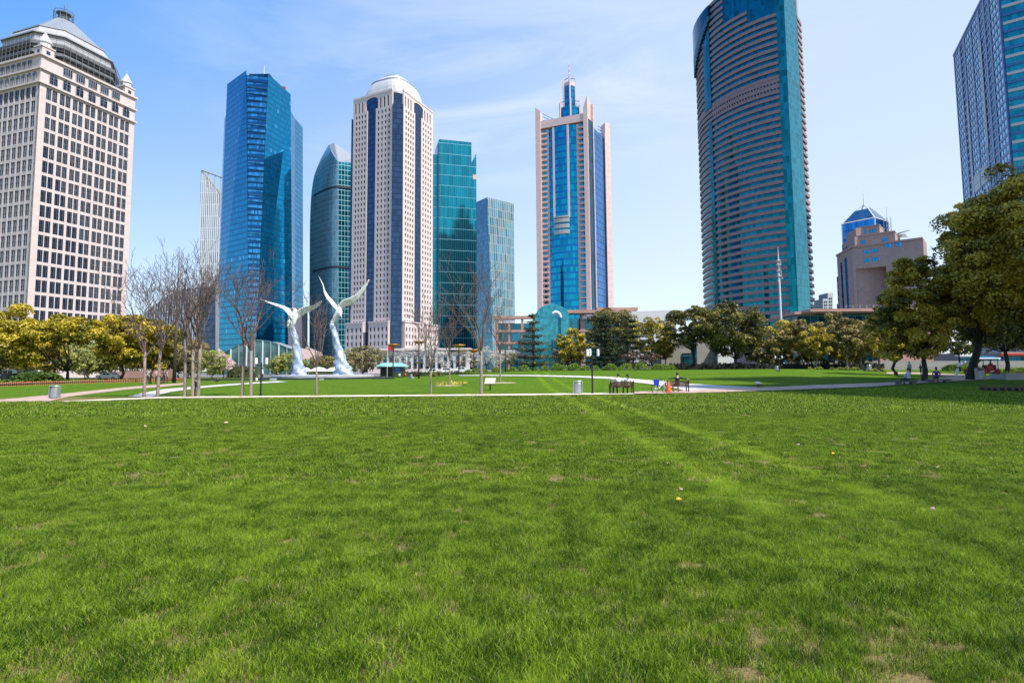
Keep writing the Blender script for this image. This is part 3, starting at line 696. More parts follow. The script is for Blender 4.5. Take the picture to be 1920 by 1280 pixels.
# ------------------------------------------------ 8. pink and cyan tower with the spire
def tower_pink():
    Yc = 325; Bm = PY(1094, 213, Yc); Z = Bm.z; A = PZ(1014, 228, Z); z0 = 0
    d = Vector((Bm.x-A.x, Bm.y-A.y)).normalized(); pw = 3.4
    A2 = Vector((A.x, A.y))-d*3.3; B2 = Vector((Bm.x, Bm.y))+d*2.6; F = Fac(A2, B2); Lf = F.L
    root = thing('office_tower', 'pink stone and cyan glass tower with pier tops and a striped spire', 'tower', xy(A2.lerp(B2, .5)-F.n*15)+(0,))
    Zp1 = PY(1005, 203, A2.y).z; Zp2 = PY(1099, 181, Yc).z
    pk = MB()
    pk.fbox(F, 0, 3.3, 0, Z+1, -6, 0.9); 
    def fin(F, s0, s1, o0, o1, za, zb_):   # slanted pier head
        P = F.P; pk.hexa([P(s0, Z-2, o1), P(s1, Z-2, o1), P(s1, Z-2, o0), P(s0, Z-2, o0), P(s0, za, o1), P(s1, zb_, o1), P(s1, zb_-3, o0), P(s0, za-3, o0)])
    fin(F, 0.01, 3.29, -9, 0.85, Zp1, Zp1-3); pk.fbox(F, Lf-2.6, Lf, 0, Z+1, -6, 0.9); fin(F, Lf-2.59, Lf-0.01, -9, 0.85, Zp2-7, Zp2)
    pk.fbox(F, 3.3, Lf-2.6, Z-4.6, Z, -2.5, 0.4)
    # balcony columns with ledges
    fl = 4.05*0.81*(1.0); fl = (PY(1020, 259, Yc).z-PY(1020, 580, Yc).z)/31.0
    top = Z-5.2; c1 = (3.3, 3.3+Lf*0.115); c2 = (Lf-2.6-Lf*0.125, Lf-2.6); n = int(top/fl)
    led = MB(); specs = []; me = win_mesh('window', Lf*0.075, fl*0.42, 2, 1, 0.08, M['win_cyan'], M['navy'], depth=0.1)
    for s0, s1 in (c1, c2):
        led.fbox(F, s0, s1, 0, top, -2.6, -1.2)
        for j in range(n):
            z = top-fl*(j+1); led.fbox(F, s0+0.05, s1-0.05, z, z+fl*0.38, -1.2, 0.0); specs.append((me, F, s0+(s1-s0)*0.22, z+fl*0.46, -1.05))
    led.build('balcony_wall', M['pink_light'], root); add_windows(root, specs, 'window', 100)
    # curved glass bay
    s0, s1 = c1[1], c2[0]; nseg = 10; gb = MB(); mu = MB()
    def bow(f): return -2.4+3.0*math.sin(math.pi*(0.08+0.84*f))
    L_ = s1-s0
    for i in range(nseg):
        f0, f1 = i/nseg, (i+1)/nseg; P = F.P; u0, u1 = s0+L_*f0, s0+L_*f1
        gb.face([P(u0, 0, bow(f0)), P(u1, 0, bow(f1)), P(u1, Z-5.2, bow(f1)), P(u0, Z-5.2, bow(f0))], [(u0, 0), (u1, 0), (u1, Z-5.2), (u0, Z-5.2)])
    gb.build('glass_bay', M['cyan'], root, fix=False)
    for f, zb_ in ((0.0, 0), (0.22, PY(1045, 405, Yc).z), (0.70, PY(1045, 405, Yc).z), (1.0, 0)):
        w_ = 0.8 if f in (0.0, 1.0) else 0.55
        mu.fbox(F, s0+L_*f-w_, s0+L_*f+w_, zb_, Z-5.2, bow(f)-0.5, bow(f)+0.5)
    mu.build('mullion', M['pink'], root)
    bc = MB()
    for v in (404, 413, 424, 435):
        z = PY(1055, v, Yc).z
        for i in range(2, 7):
            f0, f1 = 0.205+0.5*(i-2)/5, 0.205+0.5*(i-1)/5; P = F.P; a, b = s0+L_*f0, s0+L_*f1; oa, ob = bow(f0)+1.0, bow(f1)+1.0
            h = 2.3 if v > 404 else 1.0
            bc.hexa([P(a, z, oa), P(b, z, ob), P(b, z, ob-1.2), P(a, z, oa-1.2), P(a, z+h, oa), P(b, z+h, ob), P(b, z+h, ob-1.2), P(a, z+h, oa-1.2)])
    bc.build('sky_balcony', M['concrete'], root)
    # dark corner strip and blue side
    K1 = B2.copy(); K2 = PY(1114, 400, Yc+4); Kx = Fac(K1+F.t*0.3-F.n*0.5, K2)
    mb = MB(); mb.fbox(Kx, 0, Kx.L, 0, Z-3.5, -6, 0); mb.build('corner_glass', M['navy'], root)
    pk.fbox(Kx, Kx.L, Kx.L+0.9, 0, Z+7.5, -3, 0.5)
    S0 = Vector((K2.x, K2.y))+Kx.t*1.0; S1 = PY(1136, 400, Yc+22); Sd = Fac(S0, S1)
    mb = MB(); mb.fbox(Sd, 0, Sd.L, 0, Z-6, -5, -0.2); mb.build('side_glass', M['azure'], root)
    E = Vector((S1.x, S1.y)); Ep = PY(1146, 400, Yc+23); Fe = Fac(E, Ep); pk.fbox(Fe, 0, Fe.L, 0, Z-3, -8, 0.8); pk.fbox(Fe, 0.4, Fe.L, Z-3, Z+4, -6, 0.5)
    # left dark return
    Lr = Fac(A2-F.t*2.1-F.n*9, A2-F.n*0.5); mb = MB(); mb.fbox(Lr, 0, Lr.L, 0, Z-2, -3, 0); mb.build('corner_glass', M['navy'], root)
    pk.fbox(Lr, 0, 1.0, 0, Z+3, -1, 0.4)
    pk.build('pier', M['pink'], root)
    core = MB(); core.prism([xy(A2-F.t*1-F.n*3), xy(B2-F.n*3), xy(E-Sd.n*4), xy(E+Vector((-6, 14))), xy(A2+Vector((2, 34)))], 0, Z-4, 0, 0); core.build('core', M['concrete'], root)
    # crown
    cc = PY(1068, 190, Yc+15); cz = Vector((cc.x, cc.y, 0))
    def ringz(r, z, n=12): return [(cz.x+r*math.cos(2*math.pi*i/n+.3), cz.y+r*math.sin(2*math.pi*i/n+.3), z) for i in range(n)]
    zl0, zl1, zu1 = Z-6, PY(1068, 207, Yc+15).z, PY(1068, 166, Yc+15).z
    mb = MB(); mb.loft(ringz(6.4, zl0), ringz(6.4, zl1), 0, 0); cr = mb.build('crown_drum', M['cyan'], root)
    mb = MB(); mb.loft(ringz(3.9, zl1), ringz(3.9, zu1), 0, 0); mb.build('crown_turret', M['cyan'], root)
    mb = MB(); mb.loft(ringz(4.0, zu1), ringz(4.0, zu1+2.4), 0, 0)
    for i in range(6):
        t = math.pi*2*i/6+.5
        for r_, za, zb_ in ((4.1, zl1, zu1+5.0), (6.8, zl0, zl1+4.0)):
            x, y = cz.x+r_*math.cos(t), cz.y+r_*math.sin(t); mb.box(x-.4, x+.4, y-.4, y+.4, za, zb_+(i % 3))
    mb.build('crown_pier', M['pink'], root)
    tr = MB()
    for i in range(6):
        t0, t1 = math.pi*2*i/6+.5, math.pi*2*(i+1)/6+.5
        for r_, z in ((4.1, zu1+4.2), (6.8, zl1+3.2)): tr.tube([(cz.x+r_*math.cos(t0), cz.y+r_*math.sin(t0), z), (cz.x+r_*math.cos(t1), cz.y+r_*math.sin(t1), z+.6)], .22, 4)
    P = F.P
    for k in range(3): tr.tube([P(3.5, Z+2+2*k, -3), P(8+2*k, Z+0.5, -3.5)], .2, 4)
    P = Kx.P
    for k in range(4): tr.tube([P(0.2, Z+1+2.2*k, -2), P(Kx.L, Z+2+1.8*k, -2)], .22, 4)
    P = Sd.P
    for k in range(3): tr.tube([P(Sd.L-6, Z-4+2*k, -2), P(Sd.L, Z-3+2*k, -2)], .22, 4)
    tr.build('roof_truss', M['blue_metal'], root)
    sp = MB(); z = zu1+2.4; zt = PY(1068, 117, Yc+15).z; seg = (zt-z)/9
    for i in range(9): sp.tube([(cz.x, cz.y, z+seg*i), (cz.x, cz.y, z+seg*(i+1)+.01)], [0.5-.045*i, 0.5-.045*(i+1)], 6, i % 2)
    sp.build('spire', [M['white_metal'], M['red_paint']], root)
tower_pink()

# ------------------------------------------------ 9. banded brown tower
def tower_brown():
    d0 = 300.0; a = PY(1462, 172, d0); Zb = a.z; m_ = PZ(1355, 212, Zb); l_ = PZ(1311, 252, Zb)
    fl = 14.0/1067*d0*0.995
    # smooth convex plan curve through right end, middle and left end
    P0, P1, P2 = Vector((l_.x, l_.y)), Vector((m_.x, m_.y)), Vector((a.x, a.y))
    ax, ay, bx, by, cx, cy = P0.x, P0.y, P1.x, P1.y, P2.x, P2.y
    D = 2*(ax*(by-cy)+bx*(cy-ay)+cx*(ay-by))
    ux = ((ax*ax+ay*ay)*(by-cy)+(bx*bx+by*by)*(cy-ay)+(cx*cx+cy*cy)*(ay-by))/D; uy = ((ax*ax+ay*ay)*(cx-bx)+(bx*bx+by*by)*(ax-cx)+(cx*cx+cy*cy)*(bx-ax))/D
    O = Vector((ux, uy)); Rd = (P0-O).length; t0 = math.atan2(P0.y-uy, P0.x-ux); t2 = math.atan2(P2.y-uy, P2.x-ux)
    if t0 < 0: t0 += 2*math.pi
    if t2 < 0: t2 += 2*math.pi
    Ln = Rd*abs(t2-t0)
    root = thing('office_tower', 'curved brown tower with horizontal stone bands and teal window strips', 'tower', (P1.x+8, P1.y+8, 0))
    def C(f, o=0.0):
        t = t0+(t2-t0)*f; return Vector((ux+(Rd+o)*math.cos(t), uy+(Rd+o)*math.sin(t)))
    H = PY(1455, -60, d0).z; nf = int(H/fl)+1; NS = 26
    # glass skin
    gl = MB()
    for i in range(-3, NS):
        f0, f1 = i/NS, (i+1)/NS; p, q = C(f0, -0.5), C(f1, -0.5)
        gl.face([(p.x, p.y, 0), (q.x, q.y, 0), (q.x, q.y, H), (p.x, p.y, H)], [(Ln*f0, 0), (Ln*f1, 0), (Ln*f1, H), (Ln*f0, H)])
    gl.build('glass_skin', M['green_glass'], root, fix=False)
    bd = MB(); belt = MB(); fm = 0.335; zbelt = Zb
    def arcbox(mb, f0, f1, z0, z1, o0, o1, m=0, n=None):
        n = n or max(1, int(NS*(f1-f0)+.5))
        for i in range(n):
            a_, b_ = f0+(f1-f0)*i/n, f0+(f1-f0)*(i+1)/n; p, q, r_, s_ = C(a_, o1), C(b_, o1), C(b_, o0), C(a_, o0)
            mb.hexa([(p.x, p.y, z0), (q.x, q.y, z0), (r_.x, r_.y, z0), (s_.x, s_.y, z0), (p.x, p.y, z1), (q.x, q.y, z1), (r_.x, r_.y, z1), (s_.x, s_.y, z1)], m, Ln/NS, z1-z0, (Ln*a_, z0))
    zj = zbelt; k = int(zbelt/fl)
    for j in range(-k, nf-k+1):
        z = zbelt+j*fl
        if z < 22 or z > H: continue
        h = fl*0.48
        stop = 1.0
        top = j-(nf-k)
        zt = PY(1455, 27, d0).z; zt2 = PY(1425, 9, d0).z
        if z > zt-0.5: stop = 0.76
        if z > zt2+2.5: stop = 0.52
        if j in (0, 1): continue
        if z < zbelt: arcbox(bd, -0.1, fm-0.055, z, z+h, -0.6, 0.12); arcbox(bd, fm-0.005, stop, z, z+h, -0.6, 0.12)
        else: arcbox(bd, -0.1, fm-0.115, z, z+h, -0.6, 0.12); arcbox(bd, fm+0.0, stop, z, z+h, -0.6, 0.12)
    # mechanical belt of two rows of small openings
    arcbox(bd, -0.1, 1, zbelt-fl*0.15, zbelt+fl*0.30, -0.6, 0.15); arcbox(bd, -0.1, 1, zbelt+fl*0.62, zbelt+fl*1.15, -0.6, 0.15); arcbox(bd, -0.1, 1, zbelt+fl*1.45, zbelt+fl*1.95, -0.6, 0.15)
    for i in range(24):
        f = fm+0.02+i*(1-fm-0.02)/24
        for z0, z1 in ((zbelt+fl*.30, zbelt+fl*.62), (zbelt+fl*1.15, zbelt+fl*1.45)): arcbox(bd, f, f+0.011, z0, z1, -0.58, 0.1, 0, 1)
    # base storeys
    zs = 22; n = 16
    for z0, z1 in ((0, 9.5), (12.0, 15.5), (18.0, zs)): arcbox(bd, -0.1, 1, z0, z1, -0.6, 0.12)
    for i in range(n):
        f = i/n
        for z0, z1 in ((9.5, 12.0), (15.5, 18.0)): arcbox(bd, f, f+0.62/n, z0, z1, -0.6, 0.10, 0, 1)
    bd.build('stone_band', M['brown'], root)
    # vertical glass mullion strip
    st = MB(); arcbox(st, fm-0.115, fm, zbelt+fl*2.0, H-8, -0.5, 0.45, 0, 2); arcbox(st, fm-0.055, fm-0.005, zs, zbelt-fl*.2, -0.5, 0.3, 0, 1); st.build('vertical_strip', M['green_glass'], root)
    # right flank: teal strip, bright strip, brown balconies
    e = C(1.0); tdir = (C(1.0)-C(0.97)).normalized()
    Q1 = PY(1477, 172, d0-1.5); Q2 = PY(1500, 172, d0+8); Q3 = PY(1508, 172, d0+16)
    F1 = Fac(e, Q1); F2 = Fac(Q1, Q2); F3 = Fac(Q2, Q3)
    mb = MB(); mb.fbox(F1, 0, F1.L, 0, H, -4, 0.3); mb.build('corner_glass', M['green_glass'], root)
    mb = MB(); mb.fbox(F2, 0.02, F2.L, 0, H, -4, 0.2); mb.build('corner_glass', M['aqua_bright'], root)
    mb = MB(); mb.fbox(F3, 0, F3.L, 0, PY(1500, 36, d0+16).z, -4, -0.6); mb.build('corner_glass', M['green_glass'], root)
    mb = MB()
    for j in range(-k, nf):
        z = zbelt+j*fl
        if 2 < z < PY(1500, 40, d0+16).z: mb.fbox(F3, 0.0, F3.L+0.1, z, z+fl*.5, -0.6, 0.3)
    mb.fbox(F3, 0, F3.L, 0, 12, -0.6, 0.5); mb.build('balcony', M['brown'], root)
    # stepped top and dark curved parapet over the left
    mb = MB()
    zt1 = HZ(1340, 18, m_.y)
    for i in range(14):
        f0, f1 = -0.06+0.42*i/14, -0.06+0.42*(i+1)/14; p, q, r_, s_ = C(f0, 1.5), C(f1, 1.5), C(f1, -1), C(f0, -1)
        za, zb_ = [PY(1303+(f+.06)/.42*45, 92-(f+.06)/.42*70, m_.y).z for f in (f0, f1)]
        mb.hexa([(p.x, p.y, za), (q.x, q.y, za), (r_.x, r_.y, zb_), (s_.x, s_.y, za), (p.x, p.y, H), (q.x, q.y, H), (r_.x, r_.y, H), (s_.x, s_.y, H)])
    mb.build('parapet', M['navy'], root)
    core = MB(); back = [C(-0.1, -1), C(0.1, -1), C(0.3, -1), C(0.5, -1), C(0.7, -1), C(0.9, -1), Vector((e.x, e.y+1.5)), Vector((Q1.x-1, Q1.y+2)), Vector((Q2.x-1, Q2.y)), Vector((Q3.x, Q3.y+3)), Vector((Q3.x-4, Q3.y+30)), Vector((P0.x+10, P0.y+18))]
    core.prism([xy(p) for p in back], 0, H-1, 0, 0); core.build('core', M['brown'], root)
tower_brown()

# ------------------------------------------------ 10. stepped brown building with the blue lantern
def stepped_brown():
    Yc = 250; C = PY(1597, 465, Yc); Z = C.z; Rr = PZ(1725, 449, Z); L = PZ(1569, 481, Z)
    Rr = C+(Rr-C)*1.04
    Ff = Fac(C, Rr); Fl = Fac(L, C); root = thing('office_building', 'stepped brown stone building crowned by a blue glass lantern', 'building', (C.x+10, Yc+12, 0))
    W_, D_ = Ff.L, Fl.L; W0 = Ff.L
    st = MB(); x0, x1 = W0*0.045, W0*0.48; zr = PY(1602, 505, Yc).z
    st.fbox(Ff, 0, x0, 0, zr, -16, 0); st.fbox(Ff, x1, W0, 0, zr, -16, 0); st.fbox(Ff, 0, W0, zr, Z, -16, 0); st.fbox(Ff, x0, x1, 0, zr, -16, -13)
    st.fbox(Fl, 0, Fl.L, 0, Z-0.01, -20, 0)
    P = Fl.P
    st.fbox(Fl, -5, -0.0, 0, Z-9, -20, -1.0); st.fbox(Fl, -9, -5, 0, Z-22, -20, -1.6)
    st.build('wall', M['beige_brown'], root)
    co = MB(); co.fbox(Ff, -0.4, W0, Z, Z+0.8, -16, 0.6); co.fbox(Fl, 0, Fl.L+0.3, Z, Z+0.79, -16, 0.5)
    Z2 = PY(1603, 447, Yc+3).z; Z3 = PY(1608, 432, Yc+5).z
    t2 = MB(); t2.fbox(Ff, W0*0.035, W0*0.62, Z+.8, Z2, -20, -2.2); t2.fbox(Fl, 3, Fl.L-0.5, Z+.8, Z2-0.01, -14, -1.5)
    t2.fbox(Ff, W0*0.06, W0*0.40, Z2, Z3, -20, -4.0); t2.fbox(Fl, 6, Fl.L-1.5, Z2, Z3-.01, -12, -2.5); t2.build('upper_storey', M['beige_brown'], root)
    co.fbox(Ff, W0*0.03, W0*0.625, Z2, Z2+.6, -18, -1.8); co.fbox(Ff, W0*0.055, W0*0.405, Z3, Z3+.6, -18, -3.6); co.build('cornice', M['beige_brown'], root)
    specs = []; sw = win_mesh('window', 1.2, 1.5, 1, 1, 0.06, M['win_blue'], M['navy'], depth=.06); bw = win_mesh('window', 2.4, 1.6, 2, 1, 0.08, M['win_blue'], M['navy'], depth=.06)
    dk = win_mesh('window', 1.8, 1.8, 2, 1, 0.08, M['win_dark'], M['navy'], depth=.06)
    fh = (PY(1620, 475, Yc).z-PY(1620, 491, Yc).z)
    for j in range(2):
        z = PY(1617, 478, Yc).z-fh*j*1.0
        for s in (0.17, 0.21, 0.29, 0.335): specs.append((sw, Ff, W0*s, z, 0.08))
    specs.append((bw, Ff, W0*0.48, PY(1620, 472, Yc).z, 0.08)); specs.append((bw, Ff, W0*0.62, PY(1620, 472, Yc).z, 0.08))
    for j in range(6):
        z = zr-3.6-j*3.35
        specs.append((sw, Ff, W0*0.27, z, -12.92)); specs.append((dk, Ff, W0*0.35, z, -12.92)); specs.append((bw, Ff, W0*0.55, z, 0.08))
    for s in (0.10, 0.15, 0.42, 0.48): specs.append((sw, Ff, W0*s, Z+1.6, -2.12))
    for s in (0.11, 0.15, 0.25, 0.30): specs.append((sw, Ff, W0*s, Z2+1.4, -3.92))
    for i in range(2): specs.append((sw, Fl, 4.5+4*i, Z+1.6, -1.42))
    add_windows(root, specs)
    gs = MB(); gs.fbox(Fl, Fl.L*0.52, Fl.L*0.66, 6, Z-3, -1, 0.12); gs.fbox(Fl, Fl.L*0.24, Fl.L*0.34, 6, Z-4, -1, 0.12); gs.build('glass_strip', M['azure'], root)
    sw3 = MB()
    for j in range(12): sw3.fbox(Fl, -4.5, -0.6, 6+j*3.3, 7.8+j*3.3, -2, -0.95)
    sw3.build('ribbon_window', M['navy'], root)
    # lantern
    lc = PY(1623, 440, Yc+14); hw = 7.0; lz0 = Z3+.3; lz1 = PY(1620, 412, Yc+8).z; a = Ff.rot()-0.25
    def sq(r, z, dx=0): return [(lc.x+(x*r)*math.cos(a)-(y*r)*math.sin(a)+dx, lc.y+(x*r)*math.sin(a)+(y*r)*math.cos(a), z) for x, y in ((-1, -1), (1, -1), (1, 1), (-1, 1))]
    mb = MB(); mb.loft(sq(hw, Z2-1), sq(hw, lz1), 0, 0); la = mb.build('lantern', M['azure'], root)
    mb = MB(); zt = PY(1612, 395, Yc+14).z; mb.loft(sq(hw, lz1), sq(hw*0.42, zt), 0, 0); mb.build('lantern_roof', M['grey_glass'], la)
    mb = MB(); apex = Vector((lc.x, lc.y, PY(1612, 383, Yc+14).z))
    for p, q in zip(sq(hw+.1, lz1), sq(hw*.42, zt)): mb.tube([p, q, apex], .28, 5)
    A_ = sq(hw+.1, lz1)
    for i in range(4): mb.tube([A_[i], A_[(i+1) % 4]], .25, 5); mb.tube([A_[i], (A_[i][0], A_[i][1], Z2)], .3, 5)
    mb.tube([apex, apex+Vector((0, 0, 6.5))], [.3, .08], 5); mb.build('lantern_frame', M['white_metal'], la)
    mb = MB(); w1 = PY(1672, 441, Yc-2); w2 = PY(1706, 432, Yc-4); w0 = PY(1693, 439, Yc+4)
    a_, b_ = Vector(w1), Vector(w2); mb.hexa([a_, b_, b_+Vector((0, 8, 0)), a_+Vector((0, 8, 0)), a_+Vector((0, 0, .4)), b_+Vector((0, 0, .3)), b_+Vector((0, 8, .3)), a_+Vector((0, 8, .4))])
    mb.hexa([PY(1680, 446, Yc), PY(1703, 445, Yc), PY(1703, 445, Yc+7), PY(1680, 446, Yc+7), PY(1680, 441, Yc), PY(1697, 438, Yc), PY(1697, 438, Yc+7), PY(1680, 441, Yc+7)]); mb.build('roof_canopy', M['grey_metal'], root)
    p = PY(1665, 441, Yc+6); mb = MB()
    for dx, dy in ((-1, -1), (1, -1), (1, 1), (-1, 1)): mb.tube([(p.x+dx, p.y+dy, Z), (p.x+dx, p.y+dy, p.z+8)], .14, 4)
    for k in range(6):
        z = Z+2+k*1.8
        mb.tube([(p.x-1, p.y-1, z), (p.x+1, p.y-1, z+1.8)], .1, 4); mb.tube([(p.x+1, p.y-1, z), (p.x+1, p.y+1, z+1.8)], .1, 4)
    mb.tube([(p.x, p.y, p.z+8), (p.x, p.y, p.z+13)], .08, 4); mb.build('roof_mast', M['grey_metal'], root)
stepped_brown()

# ------------------------------------------------ 11. blue tower at the edge of the view
def tower_edge():
    dL = 320; L = PY(1791, 106, dL); Z = L.z; C0 = PZ(1843, 3, Z); t = (C0-L); 
    # corner where the two faces meet, at photo column 1876
    tgt = None
    for k in range(100, 260):
        p = L+t*(k/100); q = PY(1884, 100, p.y)
        if p.x/p.y <= 0 or p.x >= PY(1884, 100, p.y).x*1 and False: pass
        if (p.x - PY(1884, 100, p.y).x) >= 0 and tgt is None and k > 120: tgt = p
    if tgt is None: tgt = L+t*1.6
    C = tgt; F = Fac(L, C); Fd = Fac(C, C+Vector((0.80, -0.60, 0))*60)
    root = thing('office_tower', 'blue panelled tower with an upright slot window and white banded teal front', 'tower', (C.x+15, C.y+25, 0))
    H = Z; fl = 3.95; Lf = F.L
    st = MB(); specs = []; back = -14
    cols = [(Lf*0.015, Lf*0.15), (Lf*0.18, Lf*0.25), (Lf*0.29, Lf*0.43), (Lf*0.455, Lf*0.59), (Lf*0.635, Lf*0.715), (Lf*0.74, Lf*0.81), (Lf*0.835, Lf*0.985)]
    nf = int(H/fl)
    rows = [(H-1.4-fl*(j+1)+fl*.20, H-1.4-fl*(j+1)+fl*.88) for j in range(nf-2)][::-1]
    core = MB(); core.prism([xy(L), xy(C), xy(Fd.P(60, 0)), xy(Fd.P(60, 0)+Vector((20, 30, 0))), xy(L+Vector((45, 10, 0)))], 0, H-1, 0, 0)
    o = core.build('core', M['navy'], root); 
    zs0, zs1 = H*0.30, H*0.53
    face_grid(st, F, cols, rows, Lf, 0, H, 0.02, 0.9, 0, 0.1)
    st.fbox(F, 0, Lf, H, H+1.2, -3, 1.1)
    for j, (c0, c1) in enumerate(cols):
        me = win_mesh('window', c1-c0, fl*.68, 3 if c1-c0 > 3 else 1, 1, .09, M['win_blue'], M['navy'], depth=.15)
        for z0, z1 in rows:
            specs.append((me, F, c0, z0, 0.78))
    sl = MB(); sl.fbox(F, Lf*0.245, Lf*0.285, H*0.50, H*0.80, 0.4, 1.0); sl.fbox(F, Lf*0.60, Lf*0.645, H*0.60, H*0.90, 0.4, 1.0)
    sl.fbox(F, Lf*0.30, Lf*0.58, H*0.335, H*0.50, 0.4, 1.0); sl.fbox(F, Lf*0.30, Lf*0.58, H*0.08, H*0.29, 0.4, 1.0)
    sl.fbox(F, Lf*.295, Lf*.43, H*.515, H*.565, .4, 1.0); sl.fbox(F, Lf*.45, Lf*.59, H*.515, H*.565, .4, 1.0)
    sl.build('recess', M['navy'], root)
    rp = MB(); rp.fbox(F, Lf*0.40, Lf*0.425, H*0.335, H*0.50, 1.0, 1.3); rp.fbox(F, Lf*0.49, Lf*0.51, H*0.335, H*0.50, 1.0, 1.3); rp.fbox(F, Lf*.295, Lf*.585, H*.295, H*.33, .4, 1.6); rp.build('frame', M['slate_panel'], root)
    st.build('wall', M['slate_panel'], root); add_windows(root, specs)
    tg = MB(); tg.fbox(Fd, 0, 60, 0, H+30, -3, 0.4); tg.build('glass_facade', M['aqua_bright'], root)
    wb = MB(); db = MB()
    for j in range(int((H+30)/fl)):
        z = j*fl+1.0
        (wb if j % 2 else db).fbox(Fd, 0, 60, z, z+1.3, 0.4, 0.75)
    wb.build('white_band', M['roof_white'], root); db.build('grey_band', M['slate_panel'], root)
    cb = MB(); cc = F.P(Lf*0.72, 0, -3)
    cb.prism([xy(F.P(Lf*0.60, 0, -1)), xy(F.P(Lf, 0, -1)), xy(F.P(Lf, 0, -12)), xy(F.P(Lf*0.6, 0, -12))], H+1.0, H+16, 0, 0)
    pt = F.P(Lf*0.56, 0, 0); cb.hexa([F.P(Lf*.52, H+12, 1), F.P(Lf*1.0, H+12, 1), F.P(Lf, H+12, -12), F.P(Lf*.52, H+12, -12), F.P(Lf*.52, H+16, 1), F.P(Lf*1.0, H+16, 1), F.P(Lf, H+16, -12), F.P(Lf*.52, H+16, -12)])
    cb.build('roof_house', M['slate_panel'], root)
M['slate_panel'] = grid('panel_slate_blue', (0.05, 0.15, 0.36), 1.6, 1.3, (0.04, 0.04), (0.03, 0.06, 0.15), 0, None, 0.12, 0.3, 0.4)
tower_edge()

# ------------------------------------------------ low buildings
M['pale_green_glass'] = grid('glass_pale_green', (0.10, 0.22, 0.22), 1.5, 2.0, (0.06, 0.06), (0.20, 0.30, 0.30), 0, None, 0.2, 0.5, 0.15, 0.01, 0.01, every=0)
M['mall'] = grid('granite_terracotta', (0.40, 0.23, 0.19), 2.0, 1.2, (0.04, 0.04), (0.30, 0.17, 0.14), 0, None, 0.1, 0, 0.55)
def vault():
    Y = 190; root = thing('pavilion', 'low bowed green glass pavilion at the foot of the tall blue tower', 'pavilion', (XU(480, Y), Y+8, 0))
    prof = [(398, 676), (420, 662), (440, 650), (460, 642), (482, 637.5), (505, 640), (530, 648), (552, 657), (575, 666)]
    px_slab(None, None, None, [(398, 702)]+prof+[(575, 702)], Y, 9, M['pale_green_glass'], 'glass_wall', root)
    for u in (418, 433, 448, 463, 478, 493, 508, 523, 538, 553):
        for (u0, v0), (u1, v1) in zip(prof, prof[1:]):
            if u0 <= u <= u1: vt = v0+(v1-v0)*(u-u0)/(u1-u0)
        p0, p1 = PY(u, 702, Y-.2), PY(u, vt, Y-.2); rb = MB(); rb.box(p1.x-.16, p1.x+.16, Y-.35, Y-.05, max(p0.z, 0), p1.z); rb.build('rib', M['white_metal'] if int(u) % 2 else M['grey_metal'], root)
    rb = MB(); rb.tube([PY(u, v, Y-.1) for u, v in prof], .22, 5); rb.build('eave', M['pale_green_glass'], root)
    mb = MB(); 
    for us in (((386, 676), (398, 655), (432, 684), (420, 688)), ((556, 672), (566, 652), (596, 664), (598, 676))):
        q = [PY(u, v, Y-6) for u, v in us]; mb.face(q, [(p.x, p.z) for p in q]); mb.face([p+Vector((0, 4, 0.6)) for p in q][::-1], None)
    mb.build('canopy', M['pink'], root, fix=False)
vault()
def mall():
    Y = 205; P = lambda u, v, d=0: PY(u, v, Y+d)
    root = thing('shopping_centre', 'low terracotta framed mall with glass floors below the pink tower', 'building', (XU(1050, Y), Y+12, 0))
    def bx(mb, u0, v0, u1, v1, d0, d1, m=0):
        a, b = P(u0, v1, d0), P(u1, v0, d0); mb.box(a.x, b.x, Y+d0, Y+d1, max(a.z, -0.5), b.z, m)
    fr = MB(); gl = MB(); wh = MB()
    bx(gl, 930, 606, 1006, 700, 2, 14); bx(gl, 1060, 596, 1190, 700, 3, 16)
    for v in (592, 618, 640, 664): bx(fr, 926, v, 1006, v+(5 if v > 600 else 6), 0, 2.0)
    for u in (931, 953, 978, 1001): bx(fr, u, 597, u+3.4, 700, 0.3, 1.9)
    for v0, v1 in ((580, 587),): bx(fr, 1058, v0, 1190, v1, -2, 4); bx(fr, 1120, 576, 1196, 582, 4, 8)
    bx(fr, 1090, 587, 1096, 700, 0.3, 2.9); bx(fr, 1140, 587, 1147, 700, 0.3, 2.9); bx(fr, 1066, 618, 1190, 622, 0.2, 2.8)
    bx(wh, 1092, 591, 1119, 598, -1, 0.2); bx(wh, 935, 656, 975, 663, -1, -.1); bx(wh, 1010, 642, 1052, 650, -3, -2); bx(wh, 934, 598, 965, 606, .2, 1.9)
    fr.build('frame', M['mall'], root); gl.build('glass_wall', M['teal_dark'], root); wh.build('sign_board', M['roof_white'], root)
    ar = thing('arched_atrium', 'teal glass atrium with an arched top in front of the pink tower', 'building', (XU(1036, Y-4), Y-4, 0))
    pts = [(1003, 700), (1003, 600)]+[(1003+32.5-32.5*math.cos(t), 597-27*math.sin(t)**0.9) for t in [math.pi*k/12 for k in range(0, 13)]][0:]+[(1068, 600), (1068, 700)]
    pts = pts[:2]+pts[3:-3]+pts[-2:]
    px_slab(None, None, None, pts, Y-6, 10, M['atrium'], 'glass_wall', ar, roofmat=M['teal_dark'])
    mb = MB(); q = [P(1042, 592, -6.3)]
    arc = [P(u, v, -6.3) for u, v in ((1036, 588), (1041, 585), (1046, 586), (1050, 590), (1051.5, 595))]; mb.tube(arc, .5, 5); mb.build('arch_rim', M['white_metal'], ar)
    mb = MB(); a, b = P(1048.5, 700, -6.6), P(1051.5, 594, -6.6); mb.box(a.x, b.x, Y-6.5, Y-5.9, 0, b.z); mb.build('door_slot', M['navy'], ar)
